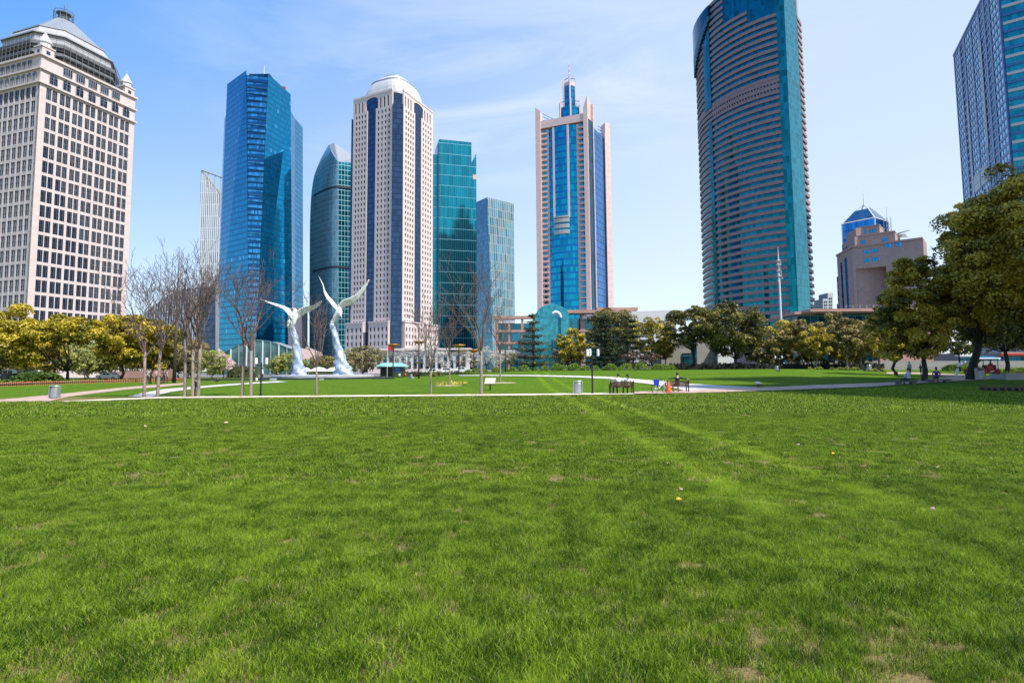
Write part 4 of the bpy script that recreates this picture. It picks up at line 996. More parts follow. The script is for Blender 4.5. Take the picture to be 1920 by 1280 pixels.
M['teal_dark'] = grid('glass_teal_dark', (0.03, 0.17, 0.22), 2.0, 3.0, (0.08, 0.15), (0.20, 0.33, 0.36), 0, None, 0.5, 0.7, 0.1, 0.02, 0.01, lmetal=.2)
M['atrium'] = grid('glass_atrium', (0.05, 0.29, 0.34), 0.9, 0.9, (0.04, 0.04), (0.04, 0.20, 0.25), 0, None, 0.25, 0.85, 0.1, 0.03, 0.02, lmetal=.5)
mall()
M['grey_wall'] = grid('wall_panel_grey', (0.50, 0.50, 0.50), 6, 3, (.05, .05), (.38, .38, .38), 0, None, .04, 0, .7)
px_slab('hall', 'plain grey flat-roofed hall behind the trees in the middle', 'building', [(1178, 700), (1178, 584), (1268, 581), (1268, 700)], 190, 20, M['grey_wall'])
M['taupe'] = grid('wall_taupe_block', (0.27, 0.25, 0.24), 2.4, 1.2, (.05, .05), (.20, .18, .17), 0, None, .08, 0, .8)
r = px_slab('service_building', 'low taupe block building behind the dark hedge wall', 'building', [(1240, 700), (1240, 640), (1350, 632), (1350, 700)], 130, 10, M['taupe'])
for u0, u1, v0, v1 in ((1280, 1296, 662, 684), (1342, 1350, 655, 684), (1300, 1306, 648, 684)):
    a, b = PY(u0, v1, 129.8), PY(u1, v0, 129.8); mb = MB(); mb.box(a.x, b.x, 129.7, 130.2, a.z, b.z); mb.build('window', M['navy'], r)
px_slab('kiosk', 'white kiosk with a green counter glimpsed between dark tree trunks', 'kiosk', [(1346, 700), (1346, 640), (1376, 640), (1376, 700)], 128, 5, M['white_metal'])
r = px_slab('apartment_block', 'small white stepped apartment block beside the brown banded tower', 'building', [(1543, 700), (1543, 560), (1552, 560), (1552, 549), (1562, 549), (1562, 700)], 500, 15, M['roof_white'])
for u in (1546, 1549.5, 1555, 1558.5):
    for v in (558, 564, 570, 576):
        if u < 1552 and v < 562: continue
        a, b = PY(u, v+3, 499.7), PY(u+1.4, v, 499.7); mb = MB(); mb.box(a.x, b.x, 499.6, 500.3, a.z, b.z); mb.build('window', M['navy'], r)
r = thing('shopping_arcade', 'long low brown roofed arcade with teal glazing beneath the stepped building', 'building', (XU(1600, 150), 155, 0))
mb = MB()
def bxY(mb, u0, v0, u1, v1, Y, d, m=0, zmin=0):
    a, b = PY(u0, v1, Y), PY(u1, v0, Y); mb.box(a.x, b.x, Y, Y+d, max(a.z, zmin), b.z, m)
bxY(mb, 1490, 584, 1530, 589, 150, 14); bxY(mb, 1520, 577, 1760, 584, 146, 18); bxY(mb, 1650, 584, 1760, 700, 151, 5)
mb.build('roof', M['mall'], r); mb = MB(); bxY(mb, 1500, 588, 1660, 700, 152, 10); mb.build('glass_wall', M['teal_dark'], r)
mb = MB(); bxY(mb, 1585, 571.5, 1760, 572.6, 146.5, .3)
for k in range(12): bxY(mb, 1586+k*13, 571.6, 1587+k*13, 577, 146.55, .2)
mb.build('railing', M['grey_metal'], r)
# low classical wall near the white tower
r = px_slab('arcade', 'low cream colonnade with square openings below the white tower', 'building', [(690, 700), (690, 656), (878, 660), (878, 700)], 200, 8, M['white_stone'])
for i in range(16):
    mb = MB(); bxY(mb, 696+i*11.4, 666, 702+i*11.4, 690, 199.8, .5); mb.build('window', M['navy'], r)
mb = MB(); bxY(mb, 686, 652, 882, 657, 199, 10); mb.build('cornice', M['white_stone'], r)
r = px_slab('palazzo', 'pink classical building with arched openings behind the leafy trees', 'building', [(-40, 715), (-40, 660), (150, 672), (150, 715)], 200, 10, M['pink'])
for i in range(11):
    mb = MB(); bxY(mb, -30+i*16, 684, -24+i*16, 700, 199.8, .5, 0, 1)
    c = PY(-27+i*16, 684, 199.9)
    mb.lathe((c.x, c.y+0.1, c.z-.1), [(0.01, -.0), (.56, 0.0), (.56, .02), (.4, .4), (.01, .55)], 10)
    mb.build('window', M['navy'], r)
r = px_slab('terrace_wall', 'reddish brick terrace behind the group of standing people', 'wall', [(205, 716), (205, 697), (330, 692), (330, 716)], 140, 3, M['mall'])
# shops beyond the trees on the right
for (u0, u1, vt, m_, lab) in ((1796, 1828, 662, 'white_metal', 'small white gabled shop beyond the shady trees'), (1832, 1876, 668, 'win_blue', 'blue glazed shop front beyond the parked cart'), (1878, 1960, 660, 'mall', 'shop with a red fascia at the edge of the trees')):
    r = px_slab('shop', lab, 'shop', [(u0, 700), (u0, vt), (u1, vt), (u1, 700)], 140, 8, M[m_])
    mb = MB(); bxY(mb, u0+3, vt+8, u1-3, vt+18, 139.8, .4); mb.build('shop_window', M['navy'], r)
    mb = MB(); bxY(mb, u0, vt+2, u1, vt+6, 139.3, .9); mb.build('fascia', M['red_paint'] if 'red' in lab else M['white_metal'], r)
r = px_slab('boundary_wall', 'long grey low wall behind the grove on the right', 'wall', [(1480, 702), (1480, 677), (1960, 676), (1960, 702)], 136, 1, M['taupe'])

# ------------------------------------------------ the stepped tower behind the viewer that the teal slab mirrors
def mirrored():
    A = PY(823, 261, 408); Z = A.z; B = PZ(884, 267, Z); n = Vector((B.y-A.y, -(B.x-A.x), 0)).normalized()
    def mir(p): return p-n*(2*(p-A).dot(n))
    V = 930.0; c = mir(PY(866, 400, V)); c0 = Vector((c.x, c.y, 0)); tx = Vector((-n.y, n.x, 0))
    root = thing('office_tower', 'dark stepped tower behind the viewer, seen only mirrored in the teal slab', 'tower', c0)
    m = V/F_PX
    def blk(mb, ul, ur, v, d=18):
        l, r_ = (ul-866)*m, (ur-866)*m; h = PY(866, v, V).z; q = [c0-tx*(-l)*1.0, c0-tx*(-r_)]
        P = [c0+tx*l-n*d, c0+tx*r_-n*d, c0+tx*r_+n*d, c0+tx*l+n*d]; mb.prism([xy(p) for p in P], 0, h, 0, 0)
    sg = 1 if (mir(PY(880, 400, V))-c0).dot(tx) > 0 else -1
    for name, ul, ur, v, d in (('podium', -16, 46, 443, 30), ('shaft', -16, 21, 424, 20), ('shoulder', -10, 12, 412, 16), ('upper_stage', -6, 7, 392, 10), ('crown', -3, 4, 386, 6), ('spire', -.7, .7, 372, 1)):
        mb = MB(); a, b = sorted((ul*sg, ur*sg)); blk(mb, 866+a, 866+b, v, d); mb.build(name, M['navy'] if name != 'spire' else M['dark_metal'], root)
    mb = MB(); a, b = sorted((-46*sg, -16*sg)); blk(mb, 866+a, 866+b, 448, 26); mb.build('wing', M['navy'], root)
mirrored()
# ================================================================== ground, paths, grass
def mesh_np(name, V, Fq, mats, root=None, attrs=None, mi=None, smooth=False):
    """mesh from numpy arrays: V (n,3), Fq (m,k) faces with k corners each"""
    off = wloc(root) if root else Vector((0, 0, 0)); V = np.asarray(V, dtype=np.float32)-np.array(off[:], dtype=np.float32)
    me = bpy.data.meshes.new(name); k = Fq.shape[1]
    me.vertices.add(len(V)); me.vertices.foreach_set('co', V.ravel())
    me.loops.add(Fq.size); me.loops.foreach_set('vertex_index', Fq.astype(np.int32).ravel())
    me.polygons.add(len(Fq)); me.polygons.foreach_set('loop_start', np.arange(0, Fq.size, k, dtype=np.int32))
    me.polygons.foreach_set('loop_total', np.full(len(Fq), k, dtype=np.int32))
    if mi is not None: me.polygons.foreach_set('material_index', np.asarray(mi, dtype=np.int32))
    if smooth: me.polygons.foreach_set('use_smooth', np.ones(len(Fq), dtype=bool))
    me.update(calc_edges=True)
    for a, arr in (attrs or {}).items():
        at = me.attributes.new(a, 'FLOAT', 'POINT'); at.data.foreach_set('value', np.asarray(arr, dtype=np.float32))
    for m in (mats if isinstance(mats, (list, tuple)) else [mats]): me.materials.append(m)
    o = bpy.data.objects.new(name, me); COL.objects.link(o)
    if root: o.parent = root
    return o

DARKG, MIDG, LITG = (0.012, 0.062, 0.003), (0.060, 0.135, 0.014), (0.370, 0.520, 0.035)
def lawn_tint(t):   # broad patches and mower passes, in world metres
    g = t.n('NewGeometry'); pos = g.outputs['Position']
    fl = t.n('VectorMath', operation='MULTIPLY', ins={0: pos, 1: (1, 1, 0)}).outputs[0]
    a = t.n('TexNoise', ins={'Vector': fl, 'Scale': 0.45, 'Detail': 4.0, 'Roughness': 0.6, 'Distortion': 0.4}).outputs['Fac']
    b = t.n('TexNoise', ins={'Vector': fl, 'Scale': 2.6, 'Detail': 5.0, 'Roughness': 0.65}).outputs['Fac']
    sp = t.n('SeparateXYZ', ins={0: fl})
    # two lighter wheel passes running away from the viewer
    def stripe(x0, k, wd):
        dx = t.math('ABSOLUTE', t.math('SUBTRACT', sp.outputs[0], t.math('MULTIPLY_ADD', sp.outputs[1], k, x0)))
        return t.math('SUBTRACT', 1.0, t.math('DIVIDE', dx, wd), clamp=True)
    s = t.math('ADD', stripe(2.75, 0.006, 0.42), stripe(4.4, 0.004, 0.34), clamp=True)
    s = t.math('MULTIPLY', s, t.math('MULTIPLY', t.math('SUBTRACT', sp.outputs[1], 6.0, clamp=True), t.math('MULTIPLY_ADD', b, 1.4, .1)))
    f = t.math('ADD', t.math('MULTIPLY_ADD', a, 0.8, -0.08), t.math('MULTIPLY_ADD', b, 2.0, -0.97))
    f = t.math('ADD', f, t.math('MULTIPLY', s, 0.5))
    return f, fl
def lawn_mat():
    t = NT('lawn_turf'); f, pos = lawn_tint(t)
    fine = t.n('TexNoise', ins={'Vector': pos, 'Scale': 14.0, 'Detail': 6.0, 'Roughness': 0.8}).outputs['Fac']
    sp = t.n('SeparateXYZ', ins={0: pos})
    ff = t.math('ADD', f, t.math('MULTIPLY_ADD', fine, 2.6, -1.15), clamp=True)
    green = t.mix(ff, (0.014, 0.060, 0.002), (0.125, 0.205, 0.007))
    grit = t.n('TexNoise', ins={'Vector': pos, 'Scale': 60.0, 'Detail': 4.0, 'Roughness': 0.8}).outputs['Fac']; soil = t.mix(t.math('MULTIPLY_ADD', grit, 2.6, -.8, clamp=True), (0.035, 0.025, 0.010), (0.42, 0.27, 0.14))
    far = t.math('MULTIPLY', t.math('SUBTRACT', sp.outputs[1], 34.0), 0.25, clamp=True)
    green2 = t.mix(ff, (0.03, 0.07, 0.006), (0.10, 0.17, 0.02))
    near = t.mix(0.75, green2, soil)
    c = t.mix(far, near, green)
    bp = t.n('Bump', ins={'Height': fine, 'Strength': 0.5, 'Distance': 0.05})
    b = t.n('BsdfPrincipled', ins={'Base Color': c, 'Roughness': 0.9, 'Specular IOR Level': 0.08, 'Normal': bp.outputs[0]})
    return t.end(b.outputs[0])
def blade_mat():
    t = NT('grass_blades'); f, pos = lawn_tint(t); at = t.n('Attribute', attribute_name='tint')
    ff = t.math('ADD', t.math('MULTIPLY_ADD', f, 0.95, -.06), t.math('MULTIPLY_ADD', at.outputs['Fac'], 1.3, -0.50), clamp=True)
    c = t.mix(ff, DARKG, LITG)
    dry = t.math('GREATER_THAN', at.outputs['Fac'], 0.975); c = t.mix(dry, c, (0.60, 0.55, 0.28))
    b = t.n('BsdfPrincipled', ins={'Base Color': c, 'Roughness': 0.42, 'Specular IOR Level': 0.14})
    tr = t.n('BsdfTranslucent', ins={'Color': c}); mx = t.n('MixShader', ins={0: 0.4, 1: b.outputs[0], 2: tr.outputs[0]})
    return t.end(mx.outputs[0])
M['lawn'] = lawn_mat(); M['blade'] = blade_mat()

xs = [-5000, -1500, -600, -300]+[x for x in range(-200, 201, 4)]+[300, 600, 1500, 5000]
ys = [-1500, -300, -60, -20, 0]+list(range(4, 44, 4))+list(range(44, 130, 2))+[136, 144, 156, 170, 190, 220, 300, 500, 1000, 2500, 7000]
V = np.array([(x, y, terrain(x, y)) for y in ys for x in xs]); nx = len(xs)
Fq = np.array([(j*nx+i, j*nx+i+1, (j+1)*nx+i+1, (j+1)*nx+i) for j in range(len(ys)-1) for i in range(nx-1)])
tag(mesh_np('ground', V, Fq, M['lawn'], smooth=True), kind='structure')

M['path_white'] = grid('paving_pale', (0.50, 0.465, 0.42), 1.2, 0.9, (.05, .05), (.27, .25, .21), 0, None, .14, 0, .8)
M['path_pink'] = grid('paving_pink', (0.44, 0.30, 0.235), .8, .8, (.05, .05), (.25, .17, .13), 0, None, .2, 0, .8)
M['path_edge'] = plain('paving_cream', (0.60, 0.52, 0.40), 0.8, 0, 0.15, 1.2)
M['asphalt'] = plain('street_paving', (0.16, 0.155, 0.15), 0.85, 0, 0.2, 0.3)
def sheet(name, up, lo, m, h, steps=14):
    """paving between two photo outlines laid on the ground, in fine strips"""
    def samp(pl, n):
        d = [0]
        for i in range(1, len(pl)): d.append(d[-1]+math.hypot(pl[i][0]-pl[i-1][0], pl[i][1]-pl[i-1][1]))
        out = []
        for k in range(n+1):
            s = d[-1]*k/n; i = max(j for j in range(len(d)) if d[j] <= s+1e-9); i = min(i, len(pl)-2)
            f = (s-d[i])/(d[i+1]-d[i]); out.append((pl[i][0]*(1-f)+pl[i+1][0]*f, pl[i][1]*(1-f)+pl[i+1][1]*f))
        return out
    n = len(up)*steps; U, L = samp(up, n), samp(lo, n); mb = MB(); R_ = []
    for a, b in zip(U, L):
        p, q = G(*a), G(*b); row = []
        for k in range(7):
            r = p.lerp(q, k/6); row.append((r.x, r.y, terrain(r.x, r.y)+h))
        R_.append(row)
    for i in range(n):
        for k in range(6): mb.face([R_[i][k+1], R_[i+1][k+1], R_[i+1][k], R_[i][k]], [(q[0], q[1]) for q in (R_[i][k+1], R_[i+1][k+1], R_[i+1][k], R_[i][k])])
    return tag(mb.build(name, m, smooth=True), kind='structure')
sheet('path', [(-60, 755), (0, 750), (94, 740.6), (131, 737), (240, 725.6), (300, 721), (345, 718)], [(-60, 763), (0, 757.5), (94, 752), (131, 743.6), (240, 730), (300, 725.6), (345, 721)], M['path_pink'], 0.02)
sheet('path', [(60, 755.3), (300, 744.6), (500, 743), (700, 741.4), (900, 739.8), (1080, 738), (1200, 737.2)], [(60, 757), (300, 747.5), (500, 745.8), (700, 744), (900, 742.4), (1080, 740.8), (1200, 739.6)], M['path_edge'], 0.03)
sheet('path', [(240, 744.2), (270, 737), (307, 730), (370, 725), (432, 720), (520, 714.5)], [(285, 745), (300, 741), (322, 735), (382, 727.5), (457, 721), (540, 716)], M['path_white'], 0.04)
sheet('path', [(860, 703.6), (920, 703.4), (1000, 703.6), (1080, 705), (1142, 707), (1189, 711), (1236, 715), (1291, 720), (1360, 724), (1420, 727)], [(860, 705), (920, 705.3), (1000, 706), (1080, 708), (1142, 711), (1189, 717.5), (1228, 722), (1267, 729), (1290, 735), (1360, 736.5)], M['path_white'], 0.05)
sheet('path', [(1190, 735.8), (1300, 733), (1395, 728), (1460, 726.5), (1529, 723), (1640, 719), (1680, 717), (1723, 713.5), (1783, 707), (1886, 704), (1990, 700)], [(1190, 739.7), (1300, 738.2), (1409, 734.6), (1512, 731), (1640, 726), (1680, 722.5), (1723, 719.5), (1783, 716), (1886, 710), (1990, 706)], M['path_pink'], 0.06)
sheet('path', [(1663, 698), (1720, 698.6), (1770, 701), (1810, 702.6)], [(1663, 700.6), (1720, 701.4), (1770, 705.6), (1810, 708)], M['path_pink'], 0.035)
# street level beyond the park
mb = MB(); ST = [(-700, 132), (700, 132), (700, 700), (-700, 700)]
zz = 1.25
nseg = 60
for i in range(nseg):
    x0, x1 = -330+660*i/nseg, -330+660*(i+1)/nseg
    for y0, y1 in ((138, 148), (148, 165), (165, 200), (200, 300), (300, 620)):
        mb.face([(x0, y0, terrain(x0, y0)+.08), (x1, y0, terrain(x1, y0)+.08), (x1, y1, terrain(x1, y1)+.08), (x0, y1, terrain(x0, y1)+.08)], None)
tag(mb.build('street', M['asphalt']), kind='structure')

# ---- tufts of grass spread over the near lawn
def tuft(name, rad, n, h0, h1, wd, seed):
    r = np.random.default_rng(seed); V = []; F_ = []; T = []
    for i in range(n):
        a = r.uniform(0, 2*np.pi); q = rad*np.sqrt(r.uniform()); x, y = q*np.cos(a), q*np.sin(a)
        h = r.uniform(h0, h1); b = r.uniform(0, 2*np.pi); lean = r.uniform(0.2, 1.25)*h; w_ = wd*r.uniform(.7, 1.3)
        dx, dy = np.cos(b), np.sin(b); c = r.uniform(0, 2*np.pi); px, py = np.cos(c)*w_/2, np.sin(c)*w_/2
        k = len(V); tt = r.uniform()
        V += [(x-px, y-py, -0.01), (x+px, y+py, -0.01), (x+px*.8+dx*lean*.35, y+py*.8+dy*lean*.35, h*.6), (x-px*.8+dx*lean*.35, y-py*.8+dy*lean*.35, h*.6),
              (x+px*.15+dx*lean, y+py*.15+dy*lean, h), (x-px*.15+dx*lean, y-py*.15+dy*lean, h)]
        F_ += [(k, k+1, k+2, k+3), (k+3, k+2, k+4, k+5)]; T += [tt]*6
    o = mesh_np(name, np.array(V), np.array(F_), M['blade'], attrs={'tint': T}); return tag(o, kind='stuff')
from mathutils import noise as mnoise
def bare(x, y):                        # worn spots in the turf
    v = mnoise.noise(Vector((x*1.1, y*0.9, 3.1)))*.62+0.75*mnoise.noise(Vector((x*5.1, y*4.7, 9.2)))
    return v
def scatter(src, y0, y1, dens, smin, smax, seed, thr=0.58, grow=1.0):
    r = np.random.default_rng(seed); pts = []; rot = []; scl = []
    half = lambda y: y*0.945+0.6
    area = 0.945*(y1*y1-y0*y0); n = int(area*dens)
    yy = np.sqrt(r.uniform(y0*y0, y1*y1, n)); xx = (r.uniform(-1, 1, n))*(yy*0.945+0.4)
    for x, y in zip(xx, yy):
        b = bare(x, y)
        if b > thr and r.uniform() < min(0.93, (b-thr)*9): continue
        if y > 31:                      # keep the paths clear
            p = cam_px(x, y, 0.0)
            if p[1] < edge_v(p[0])+1.5: continue
        pts.append((x, y, terrain(x, y))); rot.append((r.uniform(-.12, .12), r.uniform(-.12, .12), r.uniform(0, 6.28)))
        m_ = 0.5+0.5*mnoise.noise(Vector((x*.5, y*.5, 0)))+.35*mnoise.noise(Vector((x*2.2, y*2.2, 5)))
        s = smin+(smax-smin)*max(0, min(1, m_)); scl.append((s*grow, s*grow, s*r.uniform(.8, 1.2)*(0.55 if b > thr-.12 else 1)))
    me = bpy.data.meshes.new('grass'); me.vertices.add(len(pts)); me.vertices.foreach_set('co', np.array(pts, dtype=np.float32).ravel())
    for nm, arr in (('rot', rot), ('scl', scl)):
        a = me.attributes.new(nm, 'FLOAT_VECTOR', 'POINT'); a.data.foreach_set('vector', np.array(arr, dtype=np.float32).ravel())
    me.update(); o = bpy.data.objects.new('grass', me); COL.objects.link(o); tag(o, kind='stuff')
    ng = bpy.data.node_groups.new('tufts', 'GeometryNodeTree')
    ng.interface.new_socket('Geometry', in_out='INPUT', socket_type='NodeSocketGeometry'); ng.interface.new_socket('Geometry', in_out='OUTPUT', socket_type='NodeSocketGeometry')
    gi, go = ng.nodes.new('NodeGroupInput'), ng.nodes.new('NodeGroupOutput'); ip = ng.nodes.new('GeometryNodeInstanceOnPoints'); oi = ng.nodes.new('GeometryNodeObjectInfo')
    oi.inputs['Object'].default_value = src
    try: oi.inputs['As Instance'].default_value = True
    except Exception: pass
    na, nb = ng.nodes.new('GeometryNodeInputNamedAttribute'), ng.nodes.new('GeometryNodeInputNamedAttribute')
    na.data_type = nb.data_type = 'FLOAT_VECTOR'; na.inputs['Name'].default_value = 'rot'; nb.inputs['Name'].default_value = 'scl'
    L = ng.links.new; L(gi.outputs[0], ip.inputs['Points']); L(oi.outputs['Geometry'], ip.inputs['Instance']); L(na.outputs['Attribute'], ip.inputs['Rotation']); L(nb.outputs['Attribute'], ip.inputs['Scale']); L(ip.outputs[0], go.inputs[0])
    md = o.modifiers.new('tufts', 'NODES'); md.node_group = ng
    return o
CI = CAM_ROT.transposed()
def cam_px(x, y, z):
    d = CI @ Vector((x, y, z-EYE)); return (960+F_PX*d.x/(-d.z), V0-F_PX*d.y/(-d.z))
def edge_v(u):                         # photo row of the lawn's far edge
    if u < 60: return 757.5+(60-u)*0.05
    if u < 300: return 757-(u-60)*0.0396
    if u < 1200: return 747.5-(u-300)*0.0088
    if u < 1409: return 739.6-(u-1200)*.0239
    if u < 1640: return 734.6-(u-1409)*.0372
    return 726-(u-1640)*.07
t1 = tuft('grass_tuft', 0.095, 140, 0.022, 0.052, 0.0030, 1); t1.location = (0.5, 3.6, 0)
t2 = tuft('grass_tuft', 0.15, 130, 0.024, 0.052, 0.0055, 2); t2.location = (-1.5, 9.2, 0)
t3 = tuft('grass_tuft', 0.36, 90, 0.035, 0.075, 0.019, 3); t3.location = (2.5, 22.0, 0)
scatter(t1, 2.4, 8.0, 200, 0.62, 1.45, 5, 0.60)
scatter(t2, 7.8, 20.0, 60, 0.68, 1.35, 6, 0.62)
scatter(t3, 19.5, 40.0, 12, 0.7, 1.3, 7, 0.68)
# ================================================================== trees and shrubs
M['bark'] = plain('bark_brown', (0.10, 0.075, 0.06), 0.9, 0, 0.35, 3, 0.4)
M['bark_pale'] = plain('bark_grey', (0.24, 0.185, 0.165), 0.9, 0, 0.35, 2.5, 0.4)
M['bark_dark'] = plain('bark_dark', (0.035, 0.028, 0.024), 0.9, 0, 0.3, 3, 0.4)
M['twig'] = plain('bark_twig', (0.12, 0.088, 0.075), 0.9, 0, 0.35, 2.5)
LM = {
 'yellow': leafmat('leaves_spring_yellow', (0.085, 0.100, 0.010), (0.62, 0.47, 0.035), trans=.25),
 'camphor': leafmat('leaves_camphor', (0.035, 0.045, 0.006), (0.66, 0.50, 0.05), trans=.28),
 'dark': leafmat('leaves_dark_olive', (0.020, 0.030, 0.008), (0.26, 0.225, 0.045), trans=.18),
 'olive': leafmat('leaves_olive', (0.055, 0.055, 0.016), (0.42, 0.33, 0.10), trans=.25),
 'cedar': leafmat('needles_cedar', (0.018, 0.034, 0.018), (0.09, 0.125, 0.055), trans=.1),
 'pine': leafmat('needles_pine', (0.020, 0.030, 0.016), (0.17, 0.17, 0.07), trans=.1),
 'willow': leafmat('leaves_willow', (0.14, 0.17, 0.035), (0.46, 0.46, 0.13), trans=.35),
 'willow_brown': leafmat('leaves_budding_willow', (0.14, 0.12, 0.06), (0.36, 0.31, 0.13), trans=.3),
 'white': leafmat('blossom_white', (0.30, 0.26, 0.20), (0.78, 0.74, 0.70), trans=.3),
 'pinkb': leafmat('blossom_pink', (0.50, 0.28, 0.30), (0.80, 0.62, 0.66), trans=.3),
 'bush': leafmat('leaves_clipped_box', (0.055, 0.12, 0.010), (0.24, 0.34, 0.025), trans=.2),
 'bush_dark': leafmat('leaves_clipped_mound', (0.025, 0.06, 0.006), (0.12, 0.19, 0.015), trans=.2),
 'hedge': leafmat('leaves_hedge_dark_shaded', (0.006, 0.009, 0.005), (0.022, 0.03, 0.012), trans=.05),  # dark leaves taken near black, with the hedge's shade put into the colour
 'brownb': leafmat('twigs_red_brown', (0.055, 0.035, 0.025), (0.20, 0.13, 0.09), trans=.1),
 'flower': leafmat('leaves_yellow_bedding', (0.22, 0.24, 0.03), (0.62, 0.58, 0.10), trans=.3),
}
def leafs(C, Rr, n, size, rng, flat=0.0, tint=None, shell=0.35, aspect=.55, squash=0.8, droop=0.0, up=0.35):
    """n small leaf faces over the clumps C (k,3) with radii Rr (k)"""
    C = np.asarray(C); Rr = np.asarray(Rr); w_ = Rr**2; k = rng.choice(len(C), n, p=w_/w_.sum())
    d = rng.normal(size=(n, 3)); d[:, 2] += up; d /= np.linalg.norm(d, axis=1)[:, None]
    rr = Rr[k]*(1-shell*rng.uniform(size=n)**1.3)*rng.uniform(.82, 1.12, n)
    off = d*rr[:, None]; off[:, 2] *= squash; p = C[k]+off
    nn = d*(1-flat)+rng.normal(size=(n, 3))*0.75*(1-flat); nn[:, 2] += flat*3+.25
    nn /= np.linalg.norm(nn, axis=1)[:, None]
    t = rng.normal(size=(n, 3)); t -= nn*(t*nn).sum(1)[:, None]; t /= np.linalg.norm(t, axis=1)[:, None]
    if droop: t = t*(1-droop)+np.array([0, 0, -1])*droop; t /= np.linalg.norm(t, axis=1)[:, None]
    b = np.cross(nn, t); s = size*rng.uniform(.6, 1.3, n)
    V = np.stack([p-t*s[:, None], p-b*(s*aspect)[:, None], p+t*s[:, None], p+b*(s*aspect)[:, None]], 1).reshape(-1, 3)
    Fq = np.arange(4*n).reshape(n, 4)
    ct = (tint if tint is not None else rng.uniform(0.15, .8, len(C)))[k]
    T = np.repeat(np.clip(ct*.75+rng.uniform(-.18, .42, n), 0, 1), 4)
    return V, Fq, T
def limb(mb, a, b, r0, r1, rng, n=5, sides=6, sag=0.12):
    a, b = Vector(a), Vector(b); L = (b-a).length; pts = []; rad = []
    for i in range(n+1):
        f = i/n; p = a.lerp(b, f)
        p.z += L*sag*math.sin(f*math.pi)*-0.6
        if 0 < i < n: p += Vector(rng.normal(size=3))*L*0.03
        pts.append(p); rad.append(r0*(1-f)+r1*f)
    mb.tube(pts, rad, sides)
def crown_tree(name, label, cat, base, height, width, leaf, n_leaf, size, kind='round', group=None, seed=0, trunk_frac=0.28, bark='bark', clumps=42, rbig=1.0, depthw=None, fork=False, lean=0, tdx=0.0):
    rng = np.random.default_rng(seed+100); x, y, z = base; R0 = width/2; Ry = (depthw or width)/2
    root = thing(name, label, cat, (x, y, z), group)
    hb = height*trunk_frac; ch = height-hb; cz = z+hb+ch*0.48; C = []; Rr = []
    clumps = int(clumps*1.7)
    for i in range(clumps):
        d = rng.normal(size=3); d /= np.linalg.norm(d); q = rng.uniform(.35, .86)**.7
        if kind == 'umbrella': d[2] = abs(d[2])*0.9-0.25*rng.uniform()
        if kind == 'oval' : q *= .95
        sx = 1.0
        if kind in ('round', 'umbrella') and d[2] < -.2: sx = 0.9
        C.append((x+lean*(d[2]+1)*ch*.2+d[0]*R0*q*sx*1.06, y+d[1]*Ry*q*1.0, cz+d[2]*ch*.5*q*1.0)); Rr.append(rng.uniform(.13, .25)*min(R0, ch*.6)*rbig)
    tint = rng.beta(.9, .7, clumps)
    V, Fq, T = leafs(C, Rr, int(n_leaf*1.75), size, rng, tint=tint, up=.85, squash=.66, shell=.3)
    mesh_np('crown', V, Fq, LM[leaf], root, {'tint': T})
    mb = MB(); tr = max(.12, height*.018); top = (x+rng.uniform(-.2, .2)+lean*.5, y, z+hb*(.75 if fork else 1.05))
    mb.tube([(x+tdx, y, z-.2), (x+tdx, y, z+.3), (x+tdx*.8+.04*height*rng.uniform(-1, 1), y, z+hb*.5), top], [tr*1.5, tr*1.1, tr, tr*.85], 8)
    idx = rng.choice(clumps, min(clumps, 12), replace=False)
    for i in idx: limb(mb, top, C[i], tr*.5, tr*.12, rng, sag=.1)
    mb.build('trunk', M[bark], root, smooth=True); return root
def tree_at(u, Y, vtop, wpx, **kw):
    b = GY(u, Y); top = HZ(u, vtop, Y); W_ = wpx*Y/F_PX
    return crown_tree(base=b, height=top-b.z, width=W_, **kw)

